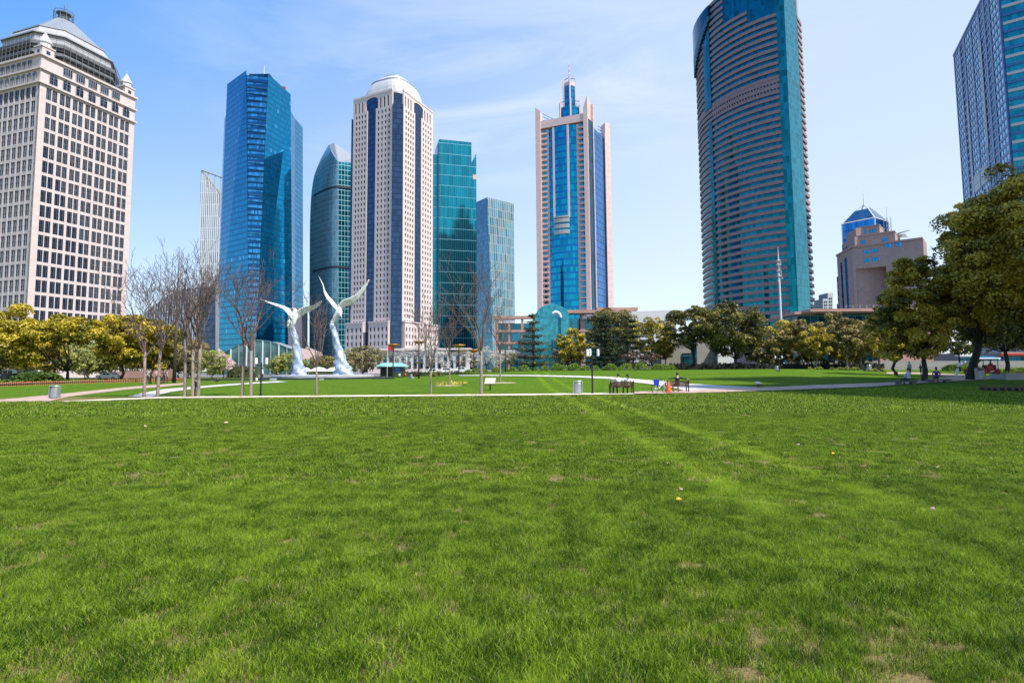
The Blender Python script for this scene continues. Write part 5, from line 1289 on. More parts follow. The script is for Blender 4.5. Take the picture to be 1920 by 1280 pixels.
def bare_tree(u, Y, vtop, label, seed, spread=0.5, pale=True, trunk=0.3, mode='vase', group='bare trees on the lawn', x=None, density=1.0):
    rng = random.Random(seed); b = GY(u, Y) if x is None else Vector((x, Y, terrain(x, Y))); H = HZ(u, vtop, Y)-b.z
    root = thing('bare_tree', label, 'tree', b, group); tb = MB(); br = MB()
    r0 = max(0.06, H*0.0115)
    def grow(p, d, L, r, lev):
        n = 4; pts = [p]; rad = [r]; q = p.copy(); dd = d.copy(); kids = []
        for i in range(n):
            dd = (dd+Vector((rng.gauss(0, .10), rng.gauss(0, .10), 0.05+.02*lev))).normalized(); q = q+dd*L/n; pts.append(q.copy()); rad.append(max(r*(1-(i+1)/n*.55), .010)); kids.append((q.copy(), dd.copy(), rad[-1]))
        br.tube(pts, rad, 5 if lev < 2 else 4 if lev < 3 else 3, cap=False)
        if lev >= 4 or L < .25: return
        m = (4 if lev == 0 else 3 if lev == 1 else 2 if lev == 2 else 2); m = max(1, int(m*density+.5))
        for k in range(m):
            f = rng.uniform(.25, 1.0) if k else 1.0; i = min(n-1, int(f*n)); q, dq, rq = kids[i]
            a = rng.uniform(0, 2*math.pi); sd = dq.orthogonal().normalized(); sd = Matrix.Rotation(a, 3, dq) @ sd
            nd = (dq+sd*rng.uniform(.42, .88)).normalized(); grow(q, nd, L*rng.uniform(.45, .74), max(rq*rng.uniform(.5, .8), .010), lev+1)
    hb = H*trunk; lean = Vector((rng.uniform(-.03, .03), 0, 1))
    if mode == 'vase':
        tb.tube([b-Vector((0, 0, .15)), b+Vector((0, 0, .15)), b+lean*hb*.5, b+lean*hb], [r0*1.35, r0*1.08, r0*.95, r0*.85], 8)
        top = b+lean*hb; nl = 5
        for k in range(nl):
            a = 2*math.pi*(k+rng.uniform(-.25, .25))/nl; s = spread*rng.uniform(.5, 1.15) if k else .08
            p0 = b+lean*hb*rng.uniform(.86, 1.0)
            grow(p0, Vector((math.cos(a)*s, math.sin(a)*s, 1)).normalized(), (H-hb)*rng.uniform(.62, .80)/(1+.08*nl), r0*.66, 0)
    else:                               # straight leader with short side twigs
        tb.tube([b-Vector((0, 0, .15)), b+Vector((0, 0, H*.5)), b+Vector((rng.uniform(-.2, .2), 0, H))], [r0*1.2, r0*.7, .02], 8)
        n = int(46*density)
        for k in range(n):
            f = .24+.74*k/n; p = b+Vector((0, 0, H*f)); a = rng.uniform(0, 6.28); s = 1.0
            grow(p, Vector((math.cos(a), math.sin(a), .55+.5*f)).normalized(), (1-f)*H*spread*.42+.35, max(.012, r0*.28*(1-f)), 2)
    tb.build('trunk', M['bark_pale' if pale else 'bark'], root, smooth=True); br.build('branches', M['twig' if pale else 'bark'], root, smooth=True, fix=False)
    return root

def ring_plants(p, rad, label, seed, n=260, leaf='flower', h=.16, soil=True, cat='plant bed'):
    rng = np.random.default_rng(seed); a = rng.uniform(0, 2*np.pi, 26); q = rad*np.sqrt(rng.uniform(.1, 1, 26))
    root = thing('plant_bed', label, cat, p)
    if soil:
        mb = MB(); mb.lathe((p[0], p[1], p[2]), [(rad*1.05, -.05), (rad*1.05, .012), (rad*.6, .03), (0.01, .04)], 18); mb.build('mulch', M['mulch'], root)
    C = np.stack([p[0]+q*np.cos(a), p[1]+q*np.sin(a), np.full(26, p[2]+h*.5)], 1)
    V, F_, T = leafs(C, np.full(26, h*.9), n, h*.33, rng); mesh_np('leaves', V, F_, LM[leaf], root, {'tint': T}); return root
M['mulch'] = plain('mulch', (0.42, 0.33, 0.20), 0.9, 0, .25, 6)

# --- bare trees along the path
BT = [(272, 35.6, 512, 'bare grey tree, leftmost of the row beside the path', 1, .55, True, .36),
      (297, 36, 505, 'bare forked tree just right of the leftmost bare tree', 2, .50, True, .38),
      (348, 35.9, 495, 'slim bare tree left of the tight pair of trunks', 3, .42, True, .45),
      (362, 35.6, 500, 'bare tree, left trunk of the tight pair', 4, .45, True, .36),
      (373, 36.6, 478, 'bare tree, right trunk of the tight pair', 5, .5, True, .36),
      (455, 36.2, 500, 'bare tree left of the tallest vase tree by the lamp', 6, .38, True, .40),
      (471, 35.8, 492, 'bare wide vase tree beside the twin lamp post', 7, .62, True, .34),
      (594, 37.5, 560, 'small bare tree standing in front of the bird statues', 8, .6, True, .32),
      (808, 36.6, 575, 'bare tree in a ring of yellow plants before the white tower', 9, .55, True, .30),
      (902, 36, 500, 'bare tree with the widest crown, left of the slanted notice board', 10, .66, True, .34)]
for u, Y, vt, lab, sd_, spn, pl, tk in BT:
    bare_tree(u, Y, vt, lab, sd_, spn, pl, tk)
bare_tree(843, 54, 600, 'slender bare tree growing from a leafy bed in the middle lawn', 11, .5, True, .40)
bare_tree(938, 57, 585, 'small bare tree on bare soil behind the slanted notice board', 12, .5, True, .42)
bare_tree(327, 80, 462, 'tallest bare conifer with a straight dark leader', 13, .42, False, .2, 'leader')
bare_tree(372, 88, 520, 'bare conifer behind the tight pair of trunks', 14, .4, False, .2, 'leader')
bare_tree(785, 92, 590, 'thin bare conifer behind the ringed bare tree', 15, .4, False, .2, 'leader', density=.8)
bare_tree(948, 96, 600, 'thin bare conifer left of the layered pine', 16, .4, False, .2, 'leader', density=.8)
for i, (u, rad, n, lab) in enumerate(((362, .9, 160, 'fallen yellow plants around the tight pair of trunks'), (463, .9, 160, 'low yellow plants around the two trunks by the lamp'), (594, .7, 120, 'thin ring of yellow plants under the small bare tree'),
                                 (808, 1.0, 220, 'ring of yellow plants under the bare tree before the white tower'), (902, 1.2, 260, 'ring of yellow plants under the widest bare tree'))):
    ring_plants(GY(u, 35.7)+Vector((0, -.1, 0)), rad, lab, 40+i, n, h=.07)
ring_plants(GY(843, 54), 1.5, 'raised ring of pale green leafy plants in the middle lawn', 50, 400, 'flower', .32)
ring_plants(GY(938, 57), 1.6, 'circle of bare yellow soil around the small bare tree', 51, 60, 'flower', .05)

# --- leafy trees on the left
L_ = dict(name='leafy_tree', cat='tree')
tree_at(-20, 104, 562, 190, label='yellow-green camphor tree at the edge of the photo, cut by the frame', leaf='yellow', n_leaf=13000, size=.26, seed=1, trunk_frac=.10, clumps=60, **L_)
tree_at(127, 112, 578, 205, label='broad yellow camphor tree with a forked dark trunk', leaf='yellow', n_leaf=15000, size=.26, kind='umbrella', seed=2, trunk_frac=.16, bark='bark_dark', clumps=70, fork=True, **L_)
tree_at(48, 121, 588, 130, label='yellow camphor tree behind the clipped dome bush', leaf='yellow', n_leaf=8000, size=.26, seed=3, trunk_frac=.2, bark='bark_dark', **L_)
tree_at(228, 118, 580, 115, label='olive green camphor tree right of the forked one', leaf='camphor', n_leaf=11000, size=.25, seed=4, trunk_frac=.18, bark='bark_dark', clumps=55, **L_)
tree_at(285, 124, 590, 105, label='dusky camphor tree behind the leftmost bare trees', leaf='camphor', n_leaf=10000, size=.25, seed=5, trunk_frac=.12, clumps=50, **L_)
tree_at(335, 130, 608, 90, label='dim olive tree behind the tallest bare conifer', leaf='olive', n_leaf=6500, size=.22, seed=6, trunk_frac=.10, clumps=45, **L_)
tree_at(160, 128, 652, 90, label='pale willow under the forked camphor tree', leaf='willow', n_leaf=2600, size=.26, seed=7, trunk_frac=.12, clumps=40, name='willow', cat='tree')
tree_at(205, 131, 656, 70, label='thin pale willow beneath the olive camphor tree', leaf='willow', n_leaf=1900, size=.26, seed=8, trunk_frac=.12, clumps=36, name='willow', cat='tree')
tree_at(352, 126, 640, 60, label='brownish budding tree behind the tight pair of trunks', leaf='willow_brown', n_leaf=1700, size=.2, seed=9, trunk_frac=.15, name='willow', cat='tree')
tree_at(398, 122, 650, 62, label='yellow budding willow left of the green glass pavilion', leaf='willow', n_leaf=2100, size=.2, seed=10, trunk_frac=.1, name='willow', cat='tree')
tree_at(419, 128, 664, 40, label='small pink blossom tree beside the yellow willow', leaf='pinkb', n_leaf=1300, size=.15, seed=11, trunk_frac=.15, name='blossom_tree', cat='tree')
tree_at(520, 122, 664, 44, label='bright lime willow right of the twin lamp post', leaf='willow', n_leaf=1400, size=.2, seed=12, trunk_frac=.1, name='willow', cat='tree')
tree_at(545, 124, 656, 62, label='yellow willow behind the smaller bird statue', leaf='willow', n_leaf=2200, size=.2, seed=13, trunk_frac=.1, name='willow', cat='tree')
tree_at(680, 118, 643, 86, label='olive budding willow right of the tall bird statue', leaf='willow_brown', n_leaf=3600, size=.19, seed=14, trunk_frac=.12, name='willow', cat='tree')
tree_at(660, 126, 650, 40, label='small yellow-green tree just behind the tall bird statue', leaf='willow', n_leaf=1200, size=.19, seed=15, trunk_frac=.12, name='willow', cat='tree')
tree_at(605, 140, 662, 62, label='dull green tree between the two bird statues', leaf='olive', n_leaf=1500, size=.25, seed=16, trunk_frac=.1, **L_)
tree_at(636, 141, 665, 50, label='dull green tree seen low behind the tall bird statue', leaf='olive', n_leaf=1200, size=.25, seed=17, trunk_frac=.1, **L_)
BL_ = ['above the green roofed kiosk', 'between the disc lamps and the arcade', 'behind the ringed bare tree', 'behind the leafy bed in the lawn', 'under the pair of disc lamps', 'left of the widest bare tree', 'behind the widest bare tree', 'right of the widest bare tree', 'left of the layered pine']
for i, (u, Y, vt, w_) in enumerate(((722, 134, 652, 44), (760, 130, 650, 46), (800, 134, 646, 44), (832, 128, 650, 42), (862, 132, 645, 44), (886, 128, 652, 38), (912, 131, 646, 42), (936, 128, 652, 38), (958, 133, 656, 34))):
    tree_at(u, Y, vt, w_, label='small white blossom tree '+BL_[i], leaf='white' if i % 4 else 'willow_brown', n_leaf=850, size=.115, seed=60+i, trunk_frac=.2, name='blossom_tree', cat='tree', group='small trees in blossom', bark='bark', clumps=30, rbig=1.25)

for i, (u, Y, vt, w_, lf, lab) in enumerate(((20, 142, 640, 110, 'olive', 'dull tree behind the crown cut by the frame'), (92, 146, 632, 120, 'camphor', 'dull tree behind the forked camphor, towards the frame'), (165, 144, 628, 110, 'willow', 'pale green tree behind the forked camphor, towards the bare trees'),
        (238, 146, 626, 120, 'camphor', 'dull tree behind the olive camphor'), (300, 148, 632, 110, 'dark', 'dark low tree behind the dusky camphor'), (358, 150, 640, 80, 'olive', 'dull tree low behind the tight pair of trunks'))):
    tree_at(u, Y, vt, w_, label=lab, leaf=lf, n_leaf=4200, size=.28, seed=90+i, trunk_frac=.05, clumps=40, rbig=1.2, **L_)
# --- layered conifers
def conifer(u, Y, vtop, wpx, label, leaf, seed, n_leaf=5000, tiers=9, gap=.5, size=.2):
    rng = np.random.default_rng(seed); b = GY(u, Y); H = HZ(u, vtop, Y)-b.z; R0 = wpx*Y/F_PX/2
    root = thing('conifer', label, 'tree', b); C = []; Rr = []; mb = MB(); mb.tube([b-Vector((0, 0, .2)), b+Vector((0, 0, H*.95))], [H*.022, .03], 7)
    for k in range(tiers):
        f = k/(tiers-1); zt = b.z+H*(.10+.86*f); rr = R0*(1-f)**.75*rng.uniform(.75, 1.1)+.25; nb = max(4, int(9*(1-f)+3))
        for j in range(nb):
            a = 2*math.pi*(j+rng.uniform(-.3, .3))/nb; L = rr*rng.uniform(.6, 1.05); e = Vector((b.x+math.cos(a)*L, b.y+math.sin(a)*L, zt+L*.10))
            mb.tube([(b.x, b.y, zt-.2), e], [.05+.04*(1-f), .015], 4)
            for q in (.45, .75, 1.0):
                C.append((b.x+(e.x-b.x)*q, b.y+(e.y-b.y)*q, zt+(e.z-zt)*q)); Rr.append(R0*.17*(1.15-.5*q)*rng.uniform(.8, 1.3))
    V, F_, T = leafs(C, Rr, n_leaf, size, rng, flat=.45, squash=gap, up=.2); mesh_np('crown', V, F_, LM[leaf], root, {'tint': T})
    mb.build('trunk', M['bark_dark'], root)
conifer(1000, 110, 588, 118, 'open layered pine in front of the arched glass atrium', 'pine', 1, 5200, 8, .38)
conifer(1135, 114, 590, 104, 'dense blue-green cedar behind the three-headed lamp', 'cedar', 2, 9000, 11, .5)
conifer(1188, 118, 598, 92, 'dark layered cedar right of the dense blue-green one', 'cedar', 3, 6500, 9, .45)

# --- middle and right groves
tree_at(1075, 120, 614, 74, label='golden camphor tree between the pine and the cedar', leaf='yellow', n_leaf=4500, size=.22, seed=21, trunk_frac=.12, **L_)
tree_at(1055, 128, 650, 56, label='low bronze shrub tree beneath the golden camphor', leaf='brownb', n_leaf=1600, size=.2, seed=22, trunk_frac=.1, **L_)
tree_at(1152, 132, 570, 112, label='dark domed camphor tree rising behind the cedars', leaf='dark', n_leaf=7500, size=.24, seed=23, trunk_frac=.15, clumps=55, **L_)
tree_at(1222, 126, 585, 92, label='golden-green camphor tree left of the taupe block building', leaf='yellow', n_leaf=6000, size=.22, seed=24, trunk_frac=.12, clumps=50, **L_)
tree_at(1248, 122, 622, 46, label='small olive tree at the corner of the taupe block building', leaf='camphor', n_leaf=2600, size=.2, seed=25, trunk_frac=.25, **L_)
tree_at(1200, 112, 658, 90, label='low purplish brown shrub beneath the cedars', leaf='brownb', n_leaf=2400, size=.16, seed=26, trunk_frac=.08, name='shrub', cat='shrub')
tree_at(1302, 116, 566, 104, label='dark camphor tree with a visible fork above the hedge wall', leaf='dark', n_leaf=9000, size=.23, seed=27, trunk_frac=.26, clumps=60, bark='bark_dark', **L_)
tree_at(1378, 112, 556, 122, label='large dark camphor tree left of the golden one', leaf='dark', n_leaf=12000, size=.23, seed=28, trunk_frac=.13, clumps=70, bark='bark_dark', **L_)
tree_at(1466, 122, 596, 84, label='golden camphor tree below the telecom mast', leaf='yellow', n_leaf=5200, size=.22, seed=29, trunk_frac=.2, clumps=46, **L_)
tree_at(1430, 118, 628, 70, label='shaded low camphor between the large dark tree and the golden one', leaf='dark', n_leaf=4500, size=.22, seed=30, trunk_frac=.08, **L_)
GV = [(1505, 118, 590, 80, 'olive', 'olive tree, first of the pale-trunked grove'), (1532, 112, 606, 66, 'camphor', 'olive-gold tree, second in the pale-trunked grove'),
      (1566, 120, 582, 84, 'olive', 'tallest olive tree in the pale-trunked grove'), (1590, 114, 596, 64, 'olive', 'olive tree right of the tallest in the pale-trunked grove'),
      (1615, 118, 588, 80, 'olive', 'olive tree at the right end of the pale-trunked grove'), (1650, 122, 583, 70, 'camphor', 'camphor tree behind the edge of the pale-trunked grove')]
for i, (u, Y, vt, w_, lf, lab) in enumerate(GV):
    tree_at(u, Y, vt, w_, label=lab, leaf=lf, n_leaf=5200, size=.21, seed=70+i, trunk_frac=.22, name='grove_tree', cat='tree', group='trees of the pale-trunked grove', bark='bark_pale', clumps=48)
for i, (u, vt, lf, lab) in enumerate(((1545, 640, 'yellow', 'low golden shrub among the pale trunks, left'), (1590, 645, 'yellow', 'low golden shrub among the pale trunks, right'), (1500, 640, 'dark', 'dark shrub under the first grove tree'), (1620, 640, 'dark', 'dark shrub under the right end of the grove'), (1460, 646, 'dark', 'dark shrub below the golden camphor tree'))):
    tree_at(u, 124+i, vt, 60, label=lab, leaf=lf, n_leaf=2600, size=.2, seed=80+i, trunk_frac=.12, name='shrub', cat='shrub')
# right: big camphors near the viewer
tree_at(1733, 54, 464, 140, label='large camphor tree with a straight dark trunk above the stone benches', leaf='camphor', n_leaf=26000, size=.145, seed=31, trunk_frac=.15, clumps=85, bark='bark_dark', **L_)
tree_at(1680, 72, 552, 92, label='dark camphor tree left of the stone benches', leaf='camphor', n_leaf=12000, size=.17, seed=32, trunk_frac=.16, clumps=60, bark='bark_dark', **L_)
tree_at(1950, 49, 290, 290, label='tallest camphor tree with orange-tipped leaves, cut by the frame', leaf='camphor', n_leaf=52000, size=.15, seed=33, trunk_frac=.2, clumps=150, bark='bark_dark', **L_)
tree_at(1840, 57, 350, 118, label='dark-leaved camphor tree between the rounded one and the tallest one', leaf='camphor', n_leaf=20000, size=.15, tdx=-1.1, seed=43, trunk_frac=.17, clumps=70, bark='bark_dark', **L_)
tree_at(1888, 64, 520, 190, label='shaded camphor tree below the tallest one', leaf='dark', n_leaf=16000, size=.16, seed=34, trunk_frac=.24, clumps=70, bark='bark_dark', **L_)
tree_at(1800, 92, 600, 120, label='dim camphor tree behind the curved white sculpture', leaf='dark', n_leaf=6500, size=.2, seed=35, trunk_frac=.3, bark='bark_dark', **L_)
tree_at(1930, 75, 560, 130, label='dim camphor tree behind the parked cart', leaf='dark', n_leaf=8000, size=.18, seed=36, trunk_frac=.3, bark='bark_dark', **L_)
crown_tree('leafy_tree', 'camphor tree at the frame edge shading the near lawn', 'tree', Vector((36.0, 29.0, 0)), 20.0, 14.0, 'camphor', 22000, .15, seed=37, trunk_frac=.25, clumps=80, bark='bark_dark')

# --- clipped bushes
def bush_mesh(seed, n=1500, size=.07):
    rng = np.random.default_rng(seed); k = 60; a = rng.uniform(0, 2*np.pi, k); el = np.arcsin(rng.uniform(0, 1, k))
    C = np.stack([np.cos(a)*np.cos(el)*.82, np.sin(a)*np.cos(el)*.82, np.sin(el)*.72+.05], 1)
    C = np.vstack([C, [[0, 0, .3]]]); Rr = np.append(np.full(k, .2), .62)
    V, F_, T = leafs(C, Rr, n, size, rng, up=.2, shell=.25); return V, F_, T
bush_protos = []
def bush(p, r, h, label, seed, group='clipped round bushes', leaf='bush', n=1500, size=.07):
    key = (seed % 3, leaf, n)
    for kk, me in bush_protos:
        if kk == key: break
    else:
        V, F_, T = bush_mesh(seed % 3+5, n, size); o = mesh_np('clipped_bush', V, F_, LM[leaf], attrs={'tint': T}); me = o.data; bpy.data.objects.remove(o); bush_protos.append((key, me))
    o = bpy.data.objects.new('clipped_bush', me); COL.objects.link(o); o.location = p; o.scale = (r, r, h); o.rotation_euler = (0, 0, seed*1.7); tag(o, label, 'bush', group); return o
BU = [(878, 697, 16), (893, 694, 19), (908, 697, 13), (930, 696, 18), (948, 694, 14), (962, 697, 17), (983, 697, 21), (1003, 694, 13), (1022, 696, 18), (1046, 698, 24), (1055, 690, 20), (1077, 692, 26), (1097, 695, 18), (1116, 695, 18), (1133, 695, 13), (1146, 694, 24), (1163, 697, 13), (1175, 694, 24), (1202, 693, 26), (1219, 692, 12), (1233, 693, 22), (1246, 691, 20), (1258, 692, 18)]
for i, (u, v, w_) in enumerate(BU):
    Y = 100+((i*7) % 5)*1.6; r = w_*Y/F_PX/2*1.08
    bush(GY(u, Y), r, r*1.15, 'round clipped bush, number %d from the bare trees towards the hedge wall' % (i+1), i)
mound = bush(GY(70, 84), 3.5, 1.95, 'large dark green clipped mound beside the log edging', 2, None, 'bush_dark', 12000, .05); mound['group'] = 'mounds behind the log edging'
bush(GY(132, 87), 1.7, .55, 'flat yellow-green mound right of the large clipped mound', 4, 'mounds behind the log edging')
bush(GY(180, 90), 1.5, .45, 'low yellow-green mound behind the log edging, near the willows', 5, 'mounds behind the log edging')
bush(GY(17, 92), 1.9, .6, 'pale low mound left of the large clipped mound', 3, 'mounds behind the log edging')
for i, (u, Y, r, h, lab) in enumerate(((1790, 95, 1.9, 1.3, 'green bush left of the curved white sculpture'), (1806, 97, 2.0, 1.5, 'brighter green bush behind the curved white sculpture'), (1828, 98, 1.6, 1.0, 'green bush right of the curved white sculpture'), (1905, 70, 2.6, 1.0, 'yellowish low bush beyond the stone planter'))):
    bush(GY(u, Y), r, h, lab, i, 'bushes by the curved sculpture')
# dark hedge wall and beds
def hedge(label, u0, u1, Y0, Y1, vtop, leaf, n, size, name='hedge', cat='hedge', thick=1.2):
    a, b = GY(u0, Y0), GY(u1, Y1); h = max(.35, HZ((u0+u1)/2, vtop, (Y0+Y1)/2)-(a.z+b.z)/2); rng = np.random.default_rng(int(u0)+n)
    d = (b-a); L = Vector((d.x, d.y)).length; t = np.array([d.x/L, d.y/L]); nn = np.array([t[1], -t[0]])
    root = thing(name, label, cat, a.lerp(b, .5)); F = Fac(a, b)
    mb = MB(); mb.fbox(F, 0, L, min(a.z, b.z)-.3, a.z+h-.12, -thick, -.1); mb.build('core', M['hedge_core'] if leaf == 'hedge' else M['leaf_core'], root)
    k = int(L*6); s = rng.uniform(0, L, k); o = rng.uniform(-thick, 0, k); z = rng.uniform(0, h, k); top = rng.uniform(size=k) < .4; z[top] = h; o[~top] = 0
    C = np.stack([a.x+t[0]*s+nn[0]*o, a.y+t[1]*s+nn[1]*o, a.z+z], 1); V, F_, T = leafs(C, np.full(k, .16), n, size, rng, up=.1); mesh_np('leaves', V, F_, LM[leaf], root, {'tint': T})
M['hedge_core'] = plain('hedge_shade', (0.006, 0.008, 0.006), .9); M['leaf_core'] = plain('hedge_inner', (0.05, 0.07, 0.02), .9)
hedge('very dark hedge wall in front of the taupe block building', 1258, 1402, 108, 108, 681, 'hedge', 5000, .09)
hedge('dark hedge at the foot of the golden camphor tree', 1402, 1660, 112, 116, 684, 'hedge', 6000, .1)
hedge('low pale green border under the clipped bushes', 860, 1262, 96, 96, 694.2, 'bush', 7000, .06, 'flower_border', 'border', .8)
hedge('yellow flower strip below the grove trees', 1516, 1545, 106, 106, 693.5, 'flower', 900, .06, 'flower_border', 'border', .8)
hedge('longer yellow flower strip below the grove trees', 1556, 1612, 106, 106, 694.2, 'flower', 1500, .06, 'flower_border', 'border', .8)
hedge('yellow flower strip left of the seated man under the tree', 1625, 1662, 90, 90, 695.5, 'flower', 900, .06, 'flower_border', 'border', .8)
hedge('reddish low hedge behind the plaza left of the statues', 425, 480, 130, 130, 687, 'brownb', 1800, .1)
hedge('reddish low hedge between the two bird statues', 572, 636, 132, 132, 683, 'brownb', 1800, .1)
hedge('reddish planting beside the green roofed kiosk', 735, 880, 118, 118, 693, 'brownb', 2500, .08)
hedge('yellow strip of flowers right of the kiosk', 806, 830, 100, 100, 697, 'flower', 700, .06, 'flower_border', 'border', .8)
# ================================================================== park furniture, statues, vehicles
def px_h(u, v0, v1, Y): return abs(HZ(u, v0, Y)-HZ(u, v1, Y))
M['lamp_white'] = plain('lamp_glass_white', (0.85, 0.85, 0.83), .35, 0, .02)
M['black_paint'] = plain('black_paint', (0.012, 0.012, 0.014), .4, .1, .1)
M['steel'] = grid('perforated_steel', (0.42, 0.46, 0.48), .03, .03, (.006, .006), (.20, .22, .23), 0, None, .08, .5, .35, lmetal=.3)
M['steel_plain'] = plain('brushed_steel', (0.40, 0.43, 0.45), .35, .6, .08, 4)
M['wood_dark'] = plain('wood_stained', (0.075, 0.030, 0.024), .5, 0, .35, 6)
M['rosewood'] = grid('log_palings', (0.34, 0.13, 0.06), .32, 4, (.07, 0), (.05, .02, .01), 0, None, .35, 0, .8)
M['logs_dark'] = grid('log_palings_dark', (0.14, 0.075, 0.045), .16, 4, (.035, 0), (.03, .015, .01), 0, None, .35, 0, .8)
M['marble'] = plain('statue_silver_white', (0.70, 0.72, 0.73), .5, 0, .16, .9, .4)
M['marble_rough'] = plain('statue_rippled_metal', (0.38, 0.45, 0.55), .38, .3, .8, 2.2, 1.0)
M['plinth'] = plain('plinth_stone', (0.36, 0.37, 0.38), .7, 0, .3, 1.0)
M['dark_basin'] = plain('basin_granite', (0.035, 0.037, 0.042), .25, 0, .3, .5)
M['copper'] = plain('lamp_disc_amber', (0.46, 0.20, 0.04), .45, .3, .12)
M['canvas'] = plain('canvas_white', (0.78, 0.78, 0.76), .8, 0, .04)
M['sign_cream'] = plain('notice_panel', (0.66, 0.50, 0.38), .5, 0, .12, 3)
M['green_roof'] = plain('kiosk_roof_green', (0.22, 0.50, 0.40), .5, 0, .1)
M['orange'] = plain('fabric_orange', (0.75, 0.13, 0.02), .7, 0, .1); M['blue_bag'] = plain('plastic_blue', (0.01, 0.04, 0.55), .5, 0, .1)
M['rubber'] = plain('rubber', (0.015, 0.015, 0.015), .8); M['stone_bench'] = plain('bench_granite', (0.13, 0.115, 0.105), .8, 0, .25, 3)
M['red_body'] = plain('cart_red', (0.35, 0.02, 0.03), .35); M['car_white'] = plain('car_white', (0.7, 0.7, 0.7), .3, 0, .03); M['car_glass'] = plain('car_glass', (0.02, 0.025, 0.03), .1, .4)

def lamp(u, v, vtop, heads, spread, label, rz=0):
    p = G(u, v); H = px_h(u, vtop, v, p.y); root = thing('street_lamp', label, 'lamp', p, 'lamp posts')
    hh = H*.135; mb = MB(); mb.tube([p, p+Vector((0, 0, .12))], .085, 10); mb.tube([p+Vector((0, 0, .12)), p+Vector((0, 0, H-hh*.9))], .052, 10)
    mb.build('pole', M['black_paint'], root); br = MB(); arms = [(spread*math.cos(rz+2*math.pi*k/heads), spread*math.sin(rz+2*math.pi*k/heads)) for k in range(heads)] if heads > 2 else [(-spread, 0), (spread, 0)]
    for i, (dx, dy) in enumerate(arms):
        q = p+Vector((dx, dy, H-hh*1.15)); br.tube([p+Vector((0, 0, H-hh*1.5)), p+Vector((dx*.5, dy*.5, H-hh*1.5)), q], .022, 5)
        hb = MB(); hb.lathe(q, [(.03, -.05), (.075, 0), (.085, .03), (.085, hh), (.06, hh+.03), (0.01, hh+.04)], 12); hb.build('lamp_head', M['lamp_white'], root, smooth=False)
    br.build('bracket', M['black_paint'], root)
lamp(488.5, 743, 671, 2, .33, 'black park lamp with two white heads beside the wide vase tree')
lamp(1111, 738, 654, 3, .40, 'black park lamp with three white heads between the bin and the bench', .1)
lamp(1461, 697, 667, 2, .45, 'small distant lamp with two white heads under the golden camphor')

def bin_(u, v, vtop, label, rz=0, wpx=None):
    p = G(u, v); H = px_h(u, vtop, v, p.y); r = H*.33; root = thing('litter_bin', label, 'bin', p, 'litter bins', )
    mb = MB(); mb.lathe(p, [(r*.86, .05), (r*.95, .09), (r*.95, H*.80), (r*.90, H*.82)], 20, 0, 1, .75); o = mb.build('drum', M['steel'], root)
    fr = MB(); 
    for s in (-1, 1): fr.box(p.x+s*r*1.0-.02, p.x+s*r*1.0+.02, p.y-.12, p.y+.12, p.z, p.z+H-.03)
    fr.build('frame', M['steel_plain'], root); li = MB(); li.lathe(p+Vector((0, 0, H-.06)), [(r*1.04, 0), (r*1.06, .03), (r*.98, .06), (.01, .07)], 20, 0, 1, .78); li.build('lid', M['steel_plain'], root)
    ba = MB(); ba.lathe(p, [(r*.7, -.02), (r*.7, .05)], 12); ba.build('base', M['dark_metal'], root); return root
bin_(102, 747.3, 723, 'steel litter bin where the pink path forks, far from the benches')
bin_(1083.5, 738.5, 714, 'steel litter bin left of the three-headed lamp')
bin_(1838, 712.5, 690, 'steel litter bin in front of the parked cart')
bin_(1630, 696, 684, 'small grey litter bin by the yellow flower strip')
bin_(1457, 695.5, 686, 'tiny pale litter bin at the far edge of the lawn')

def bench(u, v, upx, vtop, label, rz=0):
    p = G(u, v-.5); W_ = upx*p.y/F_PX; H = px_h(u, vtop, v, p.y); root = thing('park_bench', label, 'bench', p, 'wooden park benches')
    c, s = math.cos(rz), math.sin(rz)
    def bx(mb, x0, x1, y0, y1, z0, z1, tilt=0):
        def T(x, y, z): y2 = y-tilt*(z-.42); return Vector((p.x+x*c-y2*s, p.y+x*s+y2*c, p.z+z))
        mb.hexa([T(x0, y0, z0), T(x1, y0, z0), T(x1, y1, z0), T(x0, y1, z0), T(x0, y0, z1), T(x1, y0, z1), T(x1, y1, z1), T(x0, y1, z1)])
    w = W_/2; mb = MB()
    for k in range(4): bx(mb, -w+.04, w-.04, .0, .025, .47+k*(H-.50)/4, .47+(k+.86)*(H-.50)/4, .22)
    mb.build('backrest', M['wood_dark'], root); mb = MB()
    for k in range(4): bx(mb, -w+.04, w-.04, .06+k*.11, .155+k*.11, .41, .44)
    mb.build('seat', M['wood_dark'], root)
    for sgn in (-1, 1):
        x = sgn*(w-.03); mb = MB(); bx(mb, x-.028, x+.028, -.03, .03, 0, .42); bx(mb, x-.028, x+.028, -.03, .03, .42, H, .22); bx(mb, x-.028, x+.028, .44, .50, 0, .62); bx(mb, x-.03, x+.03, -.06, .5, .60, .64); bx(mb, x-.02, x+.02, 0, .46, .36, .405)
        mb.build('side_frame', M['black_paint'], root)
    return root, p
b1, bp1 = bench(1166.5, 739, 44, 714.5, 'dark wooden bench seen from behind, under the couple in white')
b2, bp2 = bench(1271.5, 737, 41, 713.5, 'dark wooden bench seen from behind, holding one man in a dark jacket')
